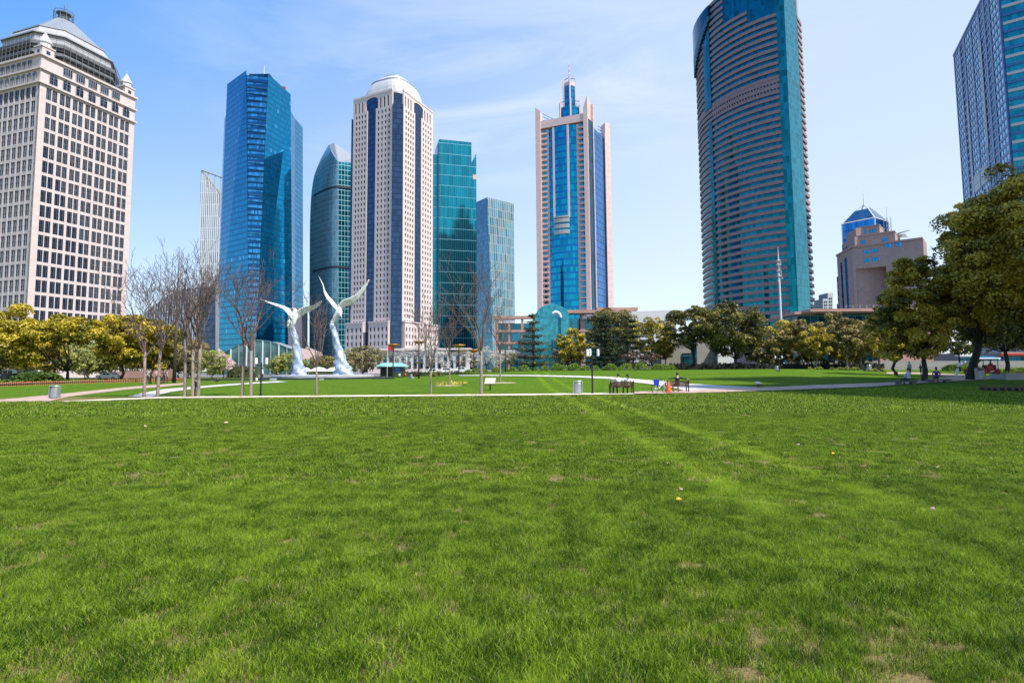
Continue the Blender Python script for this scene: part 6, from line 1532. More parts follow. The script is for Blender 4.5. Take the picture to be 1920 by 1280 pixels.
def stone_bench(u, v, upx, vtop, label):
    p = G(u, v); W_ = upx*p.y/F_PX; H = px_h(u, vtop, v, p.y); root = thing('stone_bench', label, 'bench', p, 'stone benches under the big camphor')
    mb = MB(); mb.box(p.x-W_/2, p.x+W_/2, p.y, p.y+.5, p.z+H-.12, p.z+H); mb.build('slab', M['stone_bench'], root, bevel=.01)
    for s in (-1, 1):
        mb = MB(); x = p.x+s*W_*.33; mb.box(x-W_*.09, x+W_*.09, p.y+.06, p.y+.44, p.z-.05, p.z+H-.12); mb.build('leg', M['stone_bench'], root)
    return p, H
sb1, sbh1 = stone_bench(1702, 721.5, 40, 713.5, 'stone slab bench with the man in pale blue')
sb2, sbh2 = stone_bench(1764, 718, 42, 711, 'stone slab bench under the person in purple')

def board(u, v, vtop, wpx, label):
    p = G(u, v); H = px_h(u, vtop, v, p.y); W_ = wpx*p.y/F_PX; root = thing('notice_board', label, 'sign', p, 'slanted notice boards')
    mb = MB(); mb.box(p.x-.05, p.x+.05, p.y-.05, p.y+.05, p.z, p.z+H*.58); mb.build('post', M['black_paint'], root)
    a = MB(); z0, z1 = p.z+H*.55, p.z+H
    a.hexa([Vector(q) for q in ((p.x-W_*.55, p.y-.28, z0), (p.x+W_*.45, p.y-.28, z0), (p.x+W_*.45, p.y-.24, z0-.05), (p.x-W_*.55, p.y-.24, z0-.05), (p.x-W_*.45, p.y+.34, z1), (p.x+W_*.55, p.y+.34, z1), (p.x+W_*.55, p.y+.38, z1-.05), (p.x-W_*.45, p.y+.38, z1-.05))])
    a.build('panel', M['sign_cream'], root); b = MB(); b.box(p.x-W_*.53, p.x+W_*.43, p.y-.30, p.y-.22, z0-.09, z0-.03); b.build('rim', M['dark_metal'], root)
board(919, 731.5, 709, 19, 'slanted cream notice board beside the widest bare tree')
board(1422, 724.5, 715.5, 10, 'small slanted white notice board alone on the lawn near the path fork')

# --- log edging
def edging(label, pts, h, m, thick=.14):
    root = thing('log_edging', label, 'edging', GY(*pts[len(pts)//2])); mb = MB()
    rng = random.Random(len(pts)); P = [GY(u, Y) for u, Y in pts]; d = 0
    for a, b in zip(P, P[1:]):
        n = int((b-a).length/(thick*1.9)); 
        for i in range(n):
            q = a.lerp(b, i/n); hh = h*rng.uniform(.88, 1.05); z = terrain(q.x, q.y); mb.tube([(q.x, q.y, z-.05), (q.x, q.y, z+hh)], thick/2*rng.uniform(.9, 1.1), 6)
    mb.build('palings', m, root)
    mb = MB(); pr = []
    for q in P: pr.append((q.x, q.y+thick*.7, terrain(q.x, q.y)+h*.45))
    mb.tube(pr, h*.22, 4); mb.build('gap_shade_core', M['bark_dark'], root)  # soil core coloured dark so the gaps between palings look shaded
M['pale_red'] = plain('log_red_brown', (0.46, 0.17, 0.08), .85, 0, .4, 8); M['log_dark'] = plain('log_dark_brown', (0.16, 0.085, 0.05), .85, 0, .4, 8)
edging('long reddish log edging in front of the clipped mounds', [(-40, 63), (0, 66), (60, 71), (120, 76), (180, 81), (240, 86), (300, 90), (345, 96)], .52, M['pale_red'], .15)
edging('dark curved log edging at the frame edge under the camphors', [(1836, 34.5), (1870, 33.6), (1910, 33.2), (1960, 33.5), (2010, 34.5)], .42, M['log_dark'], .13)
root = thing('planter', 'pale stone planter at the edge of the photo above the dark log edging', 'planter', G(1915, 712)); p = G(1915, 712); mb = MB()
mb.box(p.x-1.45, p.x+4, p.y, p.y+2, p.z-.1, p.z+.55); mb.build('wall', M['plinth'], root, bevel=.03); mb = MB(); mb.box(p.x-1.5, p.x+4.05, p.y-.05, p.y+.3, p.z+.55, p.z+.64); mb.build('coping', M['concrete'], root)
rng_ = np.random.default_rng(4); C = np.stack([rng_.uniform(p.x-1.2, p.x+3.8, 30), rng_.uniform(p.y+.3, p.y+1.8, 30), np.full(30, p.z+.62)], 1); V, F_, T = leafs(C, np.full(30, .3), 1200, .07, rng_); mesh_np('plants', V, F_, LM['flower'], root, {'tint': T})

# --- monument
MY = 103.0
mp = PY(612, 708, MY); mz = terrain(mp.x, MY)
root = thing('monument_base', 'round stone plinth on a dark basin under both bird statues', 'plinth', (mp.x, MY+6, mz))
mb = MB(); mb.lathe((XU(610, MY+4), MY+6, mz), [(11.8, -.1), (11.8, .25), (11.2, .30), (0.01, .30)], 48, 0, 1.0, .9); mb.build('basin', M['dark_basin'], root)
mb = MB(); mb.lathe((XU(603, MY+6), MY+7, mz), [(9.6, .28), (9.6, .62), (9.3, .72), (0.01, .72)], 40, 0, 1, .75)
o = mb.build('plinth', M['plinth'], root)
mb = MB(); mb.box(XU(380, 98), XU(500, 98), 97, 97.6, mz-.1, mz+.28); mb.box(XU(700, 100), XU(740, 100), 99, 99.6, mz-.1, mz+.30); mb.build('side_wall', M['dark_basin'], root)
mb = MB(); mb.box(XU(506, 94), XU(515, 94), 94, 94.8, mz, mz+.35); tag(mb.build('stone_block', M['plinth']), 'small pale stone block on the lawn before the smaller bird statue', 'stone block')
mb = MB(); mb.box(XU(598, 95), XU(605, 95), 95, 95.6, mz, mz+.22); tag(mb.build('stone_block', M['plinth']), 'flat pale stone block on the lawn between the statues', 'stone block')

def statue(label, col, body, head, wings, dy=0):
    """col: (u, v, r_px) from the base up; wings: list of (leading edge, trailing edge) pixel lists from root to tip and depth offsets"""
    Y = MY+6+dy; k = Y/F_PX; b = PY(col[0][0], col[0][1], Y); root = thing('bird_statue', label, 'statue', (b.x, Y, mz+.7), 'statues of rising birds')
    def ringed(spec, name, m, sides=14, tw=0.0, noise_=0.0, seed=1):
        V = []; Fq = []; rng = np.random.default_rng(seed); n = len(spec); fine = []
        for i in range(n-1):
            for j in range(6):
                f = j/6; fine.append([spec[i][q]*(1-f)+spec[i+1][q]*f for q in range(3)])
        fine.append(list(spec[-1]))
        for i, (u, v, r) in enumerate(fine):
            c = PY(u, v, Y)
            for s in range(sides):
                a = 2*math.pi*s/sides+tw*i; fl = 1+noise_*(math.sin(3*a+i*.55)+.6*math.sin(5*a-i*.9)+rng.uniform(-.35, .35))
                V.append((c.x+math.cos(a)*r*k*fl, c.y+math.sin(a)*r*k*fl*.85, max(c.z, mz+.68)))
        for i in range(len(fine)-1):
            for s in range(sides): s2 = (s+1) % sides; Fq.append((i*sides+s, i*sides+s2, (i+1)*sides+s2, (i+1)*sides+s))
        n0 = len(V); V.append(tuple(np.mean(V[:sides], 0))); V.append(tuple(np.mean(V[-1-sides:-1], 0)))
        mb = MB(); mb.v = [tuple(map(float, q)) for q in V]
        for q in Fq: mb.f.append(q); mb.uv.append([(0, 0)]*4); mb.m.append(0)
        L = len(fine)
        for s in range(sides):
            s2 = (s+1) % sides; mb.f.append((n0, s2, s)); mb.uv.append([(0, 0)]*3); mb.m.append(0)
            mb.f.append((n0+1, (L-1)*sides+s, (L-1)*sides+s2)); mb.uv.append([(0, 0)]*3); mb.m.append(0)
        return mb.build(name, m, root, smooth=True)
    ringed(col, 'swirling_column', M['marble_rough'], 16, .05, .16, 3)
    ringed(body, 'body', M['marble'], 14, 0, .02, 4)
    if head:
        hu, hv, hr, bu, bv = head; c = PY(hu, hv, Y-.6); hb = MB(); n = 8
        hb.lathe(c, [(max(.01, hr*k*math.sin(math.pi*i/n)), -hr*k*1.15*math.cos(math.pi*i/n)) for i in range(n+1)], 12); ho = hb.build('head', M['marble'], root, smooth=True)
        bk = MB(); bk.tube([c, PY(bu, bv, Y-1.2)], [hr*k*.45, .04], 8); bk.build('beak', M['marble'], ho, smooth=True)
    for (lead, trail, yo) in wings:
        trail = [(l[0]+(t_[0]-l[0])*.72, l[1]+(t_[1]-l[1])*.72) for l, t_ in zip(lead, trail)]
        mb = MB(); n = len(lead); N = 18; M_ = 7
        def at(pl, f):
            x = f*(len(pl)-1); i = min(int(x), len(pl)-2); g = x-i; return pl[i][0]*(1-g)+pl[i+1][0]*g, pl[i][1]*(1-g)+pl[i+1][1]*g
        top = []; bot = []
        for i in range(N+1):
            f = i/N; ul, vl = at(lead, f); ut, vt = at(trail, f); r1 = []; r2 = []
            for j in range(M_+1):
                g = j/M_; notch = 0.0
                u, v = ul+(ut-ul)*g, vl+(vt-vl)*g
                if j == M_: v += 1.3*(i % 2)*(1 if 2 < i < N-1 else 0); 
                yy = Y+yo*f*2.2+(g-.5)*2.2*(1-f*.7)*(1 if yo >= 0 else -1)*.7; c = PY(u, v, yy); th = .24*math.sin(math.pi*min(1, g*.85+.12))*(1-f*.75)+.03+.05*(j % 2)*(g)
                r1.append(c+Vector((0, -th, th*.5))); r2.append(c+Vector((0, th, -th*.5)))
            top.append(r1); bot.append(r2)
        def q4(a, b, c, d): mb.face([a, b, c, d], [(0, 0)]*4)
        for i in range(N):
            for j in range(M_): q4(top[i][j], top[i+1][j], top[i+1][j+1], top[i][j+1]); q4(bot[i][j+1], bot[i+1][j+1], bot[i+1][j], bot[i][j])
            q4(top[i][0], bot[i][0], bot[i+1][0], top[i+1][0]); q4(top[i][M_], top[i+1][M_], bot[i+1][M_], bot[i][M_])
        for i in (0, N):
            for j in range(M_): q4(top[i][j], top[i][j+1], bot[i][j+1], bot[i][j])
        mb.build('wing', M['marble'], root, smooth=True)
statue('smaller white bird statue with spread wings on a leaning rippled column',
       [(561, 710, 20), (562, 703, 15), (560, 694, 11), (559, 680, 9), (557, 662, 7.5), (554.5, 645, 7), (551, 628, 6), (547.5, 612, 5)],
       [(544, 616, 4.5), (546, 607, 8), (549, 597, 8.2), (552, 588, 6.5), (554, 582, 3.5), (552, 578, 2.4), (548, 577, 1)], (542.5, 604, 4.2, 539, 612),
       [([(552, 590), (542, 578), (533, 574), (520, 570), (505, 566), (488, 560.5)], [(547, 602), (537, 590), (530, 580), (518, 574.5), (504, 568.5), (488, 561)], -1.0),
        ([(552, 590), (560, 580), (572, 575), (586, 573), (596, 568), (603, 564.5)], [(558, 606), (566, 597), (576, 589), (588, 582), (598, 575), (603.5, 566)], 1.0)], 0)
statue('taller white bird statue with one wing raised steeply',
       [(645, 709, 24), (646, 702, 19), (643, 692, 15), (640, 680, 12), (636.5, 662, 8), (632, 645, 6.5), (627, 625, 5.4), (622.5, 607, 4.4)],
       [(621.5, 611, 3.6), (624, 602, 4.2), (627, 598, 4.8), (632, 591, 6.5), (635, 584, 7), (635, 577, 4.5), (632, 573, 2.4)], (637, 587.5, 4.6, 641, 596),
       [([(633, 574), (625, 564), (617, 556), (610, 545), (606, 532), (598, 518)], [(629, 584), (619, 572), (610, 560), (606.5, 549), (605, 535), (598, 518.8)], -1.0),
        ([(632, 575), (642, 563), (655, 559), (668, 552), (681, 538), (692, 523.5)], [(640, 580), (650, 578), (663, 573), (673, 563), (684, 547), (693, 526)], 1.0)], 1)

# --- cafe umbrellas, kiosk, disc lamps
def umbrella(u, Y, vtop, wpx, label):
    b = GY(u, Y); H = HZ(u, vtop, Y)-b.z; R_ = wpx*Y/F_PX/2; root = thing('cafe_umbrella', label, 'umbrella', b, 'white umbrellas behind the statues')
    mb = MB(); mb.lathe(b, [(R_, H*.62), (R_*.8, H*.78), (R_*.5, H*.92), (.05, H), (.01, H+.1)], 10); mb.build('canopy', M['canvas'], root)
    mb = MB(); mb.tube([b, b+Vector((0, 0, H*.95))], .05, 6)
    for k in range(4): a = math.pi/4+k*math.pi/2; mb.tube([b+Vector((R_*.8*math.cos(a), R_*.6*math.sin(a), 0)), b+Vector((R_*.8*math.cos(a), R_*.6*math.sin(a), H*.66))], .04, 5)
    mb.build('frame', M['white_metal'], root)
umbrella(574, 128, 689, 20, 'white cafe umbrella tucked behind the column of the smaller bird statue'); umbrella(598, 124, 688, 34, 'wide white cafe umbrella in the middle between the bird statues'); umbrella(627, 126, 688, 32, 'white cafe umbrella just left of the tall bird statue base')
k0 = GY(730, 124); root = thing('kiosk', 'low park kiosk with a pale green roof among blossom trees', 'kiosk', k0); mb = MB()
a = PY(706, 697, 124); b = PY(758, 687, 124); mb.box(a.x+.8, b.x-.6, 124, 128, k0.z, b.z); mb.build('wall', M['dark_metal'], root); mb = MB()
c = PY(716, 680, 124); d = PY(750, 680, 124); e0, e1 = PY(703, 687, 124), PY(761, 687, 124)
mb.loft([(e0.x, 123, e0.z), (e1.x, 123, e1.z), (e1.x, 129, e1.z), (e0.x, 129, e0.z)], [(c.x, 125.5, c.z), (d.x, 125.5, d.z), (d.x, 126.5, d.z), (c.x, 126.5, c.z)], 0, 0); mb.build('roof', M['green_roof'], root)
mb = MB(); x0, x1 = XU(740, 123.9), XU(751, 123.9); mb.box(x0, x1, 123.8, 124.1, k0.z, b.z-.2); mb.build('counter', M['blue_metal'], root)
def disc_lamp(u, Y, vtop, wpx, label, low=None):
    b = GY(u, Y); H = HZ(u, vtop, Y)-b.z; r = wpx*Y/F_PX/2; root = thing('disc_lamp', label, 'lamp', b, 'amber disc lamps')
    mb = MB(); mb.tube([b, b+Vector((0, 0, H))], [.14, .09], 8); mb.build('pole', M['dark_metal'], root)
    mb = MB(); mb.lathe(b+Vector((0, 0, H)), [(.1, -.55), (r*.6, -.38), (r, .0), (r*.97, .08), (.1, .02)], 22); mb.build('disc', M['copper'], root)
    if low: mb = MB(); z = HZ(u, low, Y)-b.z; mb.lathe(b+Vector((0, 0, z)), [(.15, -.25), (r*.6, -.18), (r*.85, .0), (.1, .05)], 22); mb.build('disc', M['copper'], root)
disc_lamp(737, 112, 646, 24, 'amber disc lamp above the green roofed kiosk'); disc_lamp(785.5, 108, 640, 21, 'tallest amber disc lamp with a second lower disc', 679)
disc_lamp(860.5, 112, 647, 25, 'single amber disc lamp left of the widest bare tree'); disc_lamp(888.5, 106, 656, 21, 'amber disc lamp with a lower disc beside the clipped bushes', 677)
b = GY(726, 122); root = thing('flag', 'red and green flag on a pole by the green roofed kiosk', 'flag', b); mb = MB(); mb.tube([b, Vector((b.x, b.y, HZ(726, 646, 122)))], .05, 5); mb.build('pole', M['white_metal'], root)
mb = MB(); z = HZ(726, 648, 122); 
for k in range(4): mb.hexa([Vector((b.x+.1+k*.35, b.y+.1*math.sin(k), z-1.0)), Vector((b.x+.45+k*.35, b.y+.1*math.sin(k+1), z-1.05)), Vector((b.x+.45+k*.35, b.y+.03+.1*math.sin(k+1), z-1.05)), Vector((b.x+.1+k*.35, b.y+.03+.1*math.sin(k), z-1.0)), Vector((b.x+.1+k*.35, b.y+.1*math.sin(k), z)), Vector((b.x+.45+k*.35, b.y+.1*math.sin(k+1), z-.05)), Vector((b.x+.45+k*.35, b.y+.03+.1*math.sin(k+1), z-.05)), Vector((b.x+.1+k*.35, b.y+.03+.1*math.sin(k), z))])
mb.build('cloth', M['red_paint'], root)

# --- telecom mast
b = GY(1469, 132); H = lambda v: HZ(1468, v, 132); root = thing('telecom_mast', 'slim white telecom mast before the banded brown tower', 'mast', b); mb = MB()
mb.tube([b, Vector((b.x, b.y, H(525))), Vector((b.x, b.y, H(492))), Vector((b.x, b.y, H(463)))], [.28, .20, .15, .03], 10); mb.build('pole', M['white_metal'], root)
for (dx, v0, v1) in ((-.42, 497, 488), (.40, 498, 490), (-.35, 519, 508), (.45, 516, 507), (.75, 524, 519), (.1, 505, 500), (-.4, 530, 524)):
    mb = MB(); mb.box(b.x+dx*.8-.12, b.x+dx*.8+.12, b.y-.3, b.y, H(v0), H(v1)); mb.build('antenna', M['grey_metal'], root, bevel=.02)
mb = MB()
for v in (489, 497, 508, 518): mb.lathe(Vector((b.x, b.y, H(v))), [(.5, 0), (.55, .06), (.5, .12)], 12)
mb.build('ring_bracket', M['white_metal'], root)

# --- curved sculpture
def arc_sculpt(name, label, pts, Y, r0, r1, m):
    P = [PY(u, v, Y+i*.15) for i, (u, v) in enumerate(pts)]; P[0].z = terrain(P[0].x, P[0].y)-.1; n = len(P); mb = MB(); fine = []
    for i in range(n-1):
        for j in range(4):
            t = j/4; p0, p1, p2, p3 = P[max(i-1, 0)], P[i], P[i+1], P[min(i+2, n-1)]
            fine.append(.5*((2*p1)+(p2-p0)*t+(2*p0-5*p1+4*p2-p3)*t*t+(3*p1-p0-3*p2+p3)*t**3))
    fine.append(P[-1]); k = len(fine); mb.tube(fine, [r0+(r1-r0)*math.sin(math.pi*i/(k-1)) for i in range(k)], 8)
    tag(mb.build(name, m, smooth=True), label, 'sculpture', 'curved lawn sculptures')
arc_sculpt('arch_sculpture', 'curved white arch sculpture on the far lawn left of the cart', [(1791.5, 698), (1797, 687), (1806, 680), (1817, 679), (1827, 682), (1833, 688), (1837.5, 697)], 66, .11, .24, M['marble'])
arc_sculpt('arch_sculpture', 'dark rusty bar sculpture crossing the curved white arch', [(1812, 698), (1817, 690), (1826, 683), (1838, 675)], 68, .12, .22, M['log_dark'])

# --- vehicles
def car(u, Y, label, cat, L=4.4, Hh=1.45, bus=False, body='car_white', rz=0.0, group='vehicles parked beyond the park'):
    p = GY(u, Y); root = thing('parked_bus' if bus else 'parked_car', label, cat, p, group); c, s = math.cos(rz), math.sin(rz); Wd = 1.75 if not bus else 2.3
    def T(x, y, z): return Vector((p.x+x*c-y*s, p.y+x*s+y*c, p.z+z))
    prof = [(-.5, .25), (-.5, .62), (-.44, .68), (-.30, .72), (-.20, 1.0), (.18, 1.0), (.32, .70), (.47, .60), (.5, .45), (.5, .22)] if not bus else [(-.5, .16), (-.5, .85), (-.48, 1.0), (.46, 1.0), (.5, .80), (.5, .16)]
    mb = MB(); A = [T(x*L, -Wd/2, z*Hh) for x, z in prof]; B = [T(x*L, Wd/2, z*Hh) for x, z in prof]; n = len(prof)
    mb.face(A, None); mb.face(B[::-1], None)
    for i in range(n): j = (i+1) % n; mb.face([A[i], B[i], B[j], A[j]], None)
    mb.build('body', M[body], root, bevel=.05)
    wn = MB(); ws = [(-.17, -.02), (.0, .15)] if not bus else [(-.44+k*.16, -.30+k*.16) for k in range(5)]
    for a, b in ws:
        for y0, y1 in ((-Wd/2-.012, -Wd/2+.05), (Wd/2-.05, Wd/2+.012)): wn.hexa([T(a*L, y0, Hh*.70 if not bus else Hh*.55), T(b*L, y0, Hh*.70 if not bus else Hh*.55), T(b*L, y1, Hh*.70 if not bus else Hh*.55), T(a*L, y1, Hh*.70 if not bus else Hh*.55), T(a*L, y0, Hh*.93), T(b*L, y0, Hh*.93), T(b*L, y1, Hh*.93), T(a*L, y1, Hh*.93)])
    wn.build('window', M['car_glass'], root)
    for x in (-.31, .31):
        for y in (-Wd/2+.1, Wd/2-.1):
            mb = MB(); r = .32 if not bus else .42; mb.tube([T(x*L, y-.1, r), T(x*L, y+.1, r)], r, 14); w_ = mb.build('wheel', M['rubber'], root)
            mb = MB(); mb.tube([T(x*L, y-.112, r), T(x*L, y+.112, r)], r*.55, 10); mb.build('rim', M['steel_plain'], w_)
car(12, 122, 'white minibus with dark windows behind the leafy trees, cut by the frame edge', 'minibus', 6.5, 2.3, True); car(50, 126, 'white van behind the clipped mound beneath the camphor trees', 'van', 5.4, 2.1, True)
car(205, 118, 'white car beyond the log edging under the willows', 'car'); car(20, 116, 'dark car in front of the white minibus', 'car', 4.3, 1.45, False, 'dark_metal')
car(812, 126, 'white car behind the ringed bare tree', 'car'); car(838, 128, 'white car behind the slender lawn tree', 'car'); car(866, 127, 'pale car left of the clipped bushes', 'car')
def cart():
    p = G(1861, 706); Y = p.y; k = Y/F_PX; root = thing('utility_cart', 'red and dark open park cart with a canopy, seen from behind', 'cart', p); W_ = 31*k; H = 33*k; L = W_*1.6
    x, y, z = p; mb = MB(); mb.box(x-W_*.46, x+W_*.46, y, y+L, z+H*.20, z+H*.44); mb.build('body', M['red_body'], root, bevel=.05)
    mb = MB(); mb.box(x-W_*.5, x+W_*.5, y+.1, y+L*.8, z+H*.94, z+H); mb.build('canopy', M['dark_metal'], root, bevel=.03)
    for sx in (-1, 1):
        for yy in (.15, L*.72): mb = MB(); mb.tube([(x+sx*W_*.44, y+yy, z+H*.42), (x+sx*W_*.44, y+yy, z+H*.95)], .04, 6); mb.build('post', M['dark_metal'], root)
        for yy in (.35, L*.8):
            mb = MB(); r = H*.17; mb.tube([(x+sx*W_*.44-.12, y+yy, z+r), (x+sx*W_*.44+.12, y+yy, z+r)], r, 16); w_ = mb.build('wheel', M['rubber'], root)
            mb = MB(); mb.tube([(x+sx*W_*.44-.13, y+yy, z+r), (x+sx*W_*.44+.13, y+yy, z+r)], r*.5, 10); mb.build('rim', M['steel_plain'], w_)
    mb = MB(); mb.box(x-W_*.4, x+W_*.4, y+.3, y+.45, z+H*.42, z+H*.66); mb.box(x-W_*.4, x+W_*.4, y+.45, y+1.0, z+H*.42, z+H*.5); mb.build('seat', M['dark_metal'], root)
    mb = MB(); mb.box(x-W_*.38, x-W_*.02, y-.25, y-.01, z+H*.40, z+H*.62); mb.build('luggage_box', M['red_paint'], root, bevel=.03)
    for sx in (-1, 1): mb = MB(); mb.box(x+sx*W_*.38-.07, x+sx*W_*.38+.07, y-.03, y+.01, z+H*.30, z+H*.36); mb.build('tail_light', M['orange'], root)
    mb = MB(); mb.box(x-.22, x+.22, y-.03, y+.0, z+H*.27, z+H*.33); mb.build('number_plate', M['lamp_white'], root)
    return p, W_, H
cartp, cartW, cartH = cart()

def bicycle():
    p = G(1238, 737); root = thing('bicycle', 'small bicycle parked beside the bench, carrying a blue bag', 'bicycle', p); c, s = math.cos(R(28)), math.sin(R(28))
    def T(x, y, z): return Vector((p.x+x*c-y*s, p.y+x*s+y*c, p.z+z))
    for x in (-.42, .42):
        r = .27; pts = [T(x+r*math.cos(2*math.pi*i/20), 0, r+.02+r*math.sin(2*math.pi*i/20)) for i in range(21)]; mb = MB(); mb.tube(pts, .022, 6, cap=False); w_ = mb.build('wheel', M['rubber'], root)
        mb = MB()
        for i in range(8): a = math.pi*i/8; mb.tube([T(x-r*math.cos(a), 0, r+.02-r*math.sin(a)), T(x+r*math.cos(a), 0, r+.02+r*math.sin(a))], .004, 3)
        mb.build('spokes', M['steel_plain'], w_)
    mb = MB()
    for a, b in (((-.42, .29), (-.12, .30)), ((-.42, .29), (-.20, .62)), ((-.12, .30), (-.20, .74)), ((-.12, .30), (.30, .66)), ((-.20, .62), (.30, .70)), ((.42, .29), (.27, .86))): mb.tube([T(a[0], 0, a[1]), T(b[0], 0, b[1])], .016, 6)
    mb.build('frame', M['white_metal'], root)
    mb = MB(); mb.tube([T(.24, -.24, .90), T(.28, 0, .87), T(.24, .24, .90)], .013, 5); mb.build('handlebar', M['black_paint'], root)
    mb = MB(); mb.tube([T(-.34, 0, .76), T(-.2, 0, .77), T(-.08, 0, .76)], [.07, .06, .025], 8); mb.build('saddle', M['black_paint'], root)
    mb = MB(); mb.tube([T(-.12, -.1, .24), T(-.12, -.1, .30), T(-.12, .1, .30), T(-.12, .1, .36)], .012, 5); mb.build('pedal', M['black_paint'], root)
    q = T(-.28, .02, .0); bb = MB(); 
    bb.hexa([q+Vector(v) for v in ((-.13, -.12, .50), (.13, -.12, .50), (.13, .12, .50), (-.13, .12, .50), (-.16, -.14, .86), (.16, -.14, .86), (.15, .14, .84), (-.15, .14, .84))]); o = bb.build('bag', M['blue_bag'], None, bevel=.03); tag(o, 'bright blue bag hanging on the bicycle rack', 'bag')
bicycle()
p = G(1254, 737.5); mb = MB(); mb.lathe(p, [(.14, 0), (.17, .12), (.12, .4), (.08, .62), (.04, .72), (.01, .74)], 10, 0, 1, .6); tag(mb.build('bag', M['orange'], None, smooth=True), 'tall orange bag standing at the end of the bench', 'bag')

# --- scattered fallen leaves
M['leaf_y'] = plain('dry_leaf_yellow', (0.62, 0.42, 0.04), .6, 0, .2, 20); M['leaf_p'] = plain('dry_leaf_pale', (0.62, 0.42, 0.30), .6, 0, .2, 20)
def fallen(u, v, m, s, label, k):
    p = G(u, v); mb = MB(); n = 7; L = []; Rr = []
    for i in range(n):
        f = i/(n-1); w_ = math.sin(math.pi*f)**.8*.38*s+.001; x = (f-.5)*s; z = .05+.012*math.sin(f*3)+.008
        L.append(Vector((x, -w_, z+.015))); Rr.append(Vector((x, w_, z+.018)))
    mid = [Vector((a.x, 0, a.z-.012)) for a in L]; rot = Matrix.Rotation(k*1.3, 3, 'Z') @ Matrix.Rotation(.35, 3, 'X')
    for i in range(n-1):
        for A, B in ((L, mid), (mid, Rr)): mb.face([p+rot @ q for q in (A[i], A[i+1], B[i+1], B[i])], None)
    o = mb.build('fallen_leaf', m, None, smooth=True, fix=False); sd_ = o.modifiers.new('t', 'SOLIDIFY'); sd_.thickness = .002; tag(o, label, 'leaf', 'fallen leaves on the near lawn')
FL = [(1272, 946, 'leaf_y', .065, 'bright yellow fallen leaf, the largest on the lawn'), (1273, 927, 'leaf_p', .06, 'pale curled leaf just above the bright yellow one'), (1421, 831, 'leaf_p', .10, 'pinkish fallen leaf in the middle distance of the lawn'),
      (1763, 885, 'leaf_p', .08, 'pinkish fallen leaf on the shaded side of the lawn'), (1752, 976, 'leaf_p', .05, 'small pale leaf lying below the pinkish leaf on the shaded side'), (1561, 858, 'leaf_y', .06, 'tan leaf between the two pinkish ones'),
      (1248, 880, 'leaf_p', .05, 'small reddish leaf above the pale curled one'), (1372, 780, 'leaf_p', .12, 'dry leaf far up the lawn toward the benches'), (1605, 814, 'leaf_p', .10, 'dry leaf far up the lawn toward the stone bench'),
      (1498, 843, 'leaf_p', .06, 'brown dry leaf right of the pinkish middle leaf'), (424, 796, 'leaf_p', .12, 'reddish dry leaf far up the lawn below the bare trees'), (271, 805, 'leaf_p', .12, 'pink dry leaf on the quiet side of the lawn below the leftmost bare trees'),
      (1868, 775, 'leaf_p', .12, 'pale leaf by the shadow of the camphor trees')]
for k, (u, v, m_, s_, lab) in enumerate(FL): fallen(u, v, M[m_], s_, lab, k)
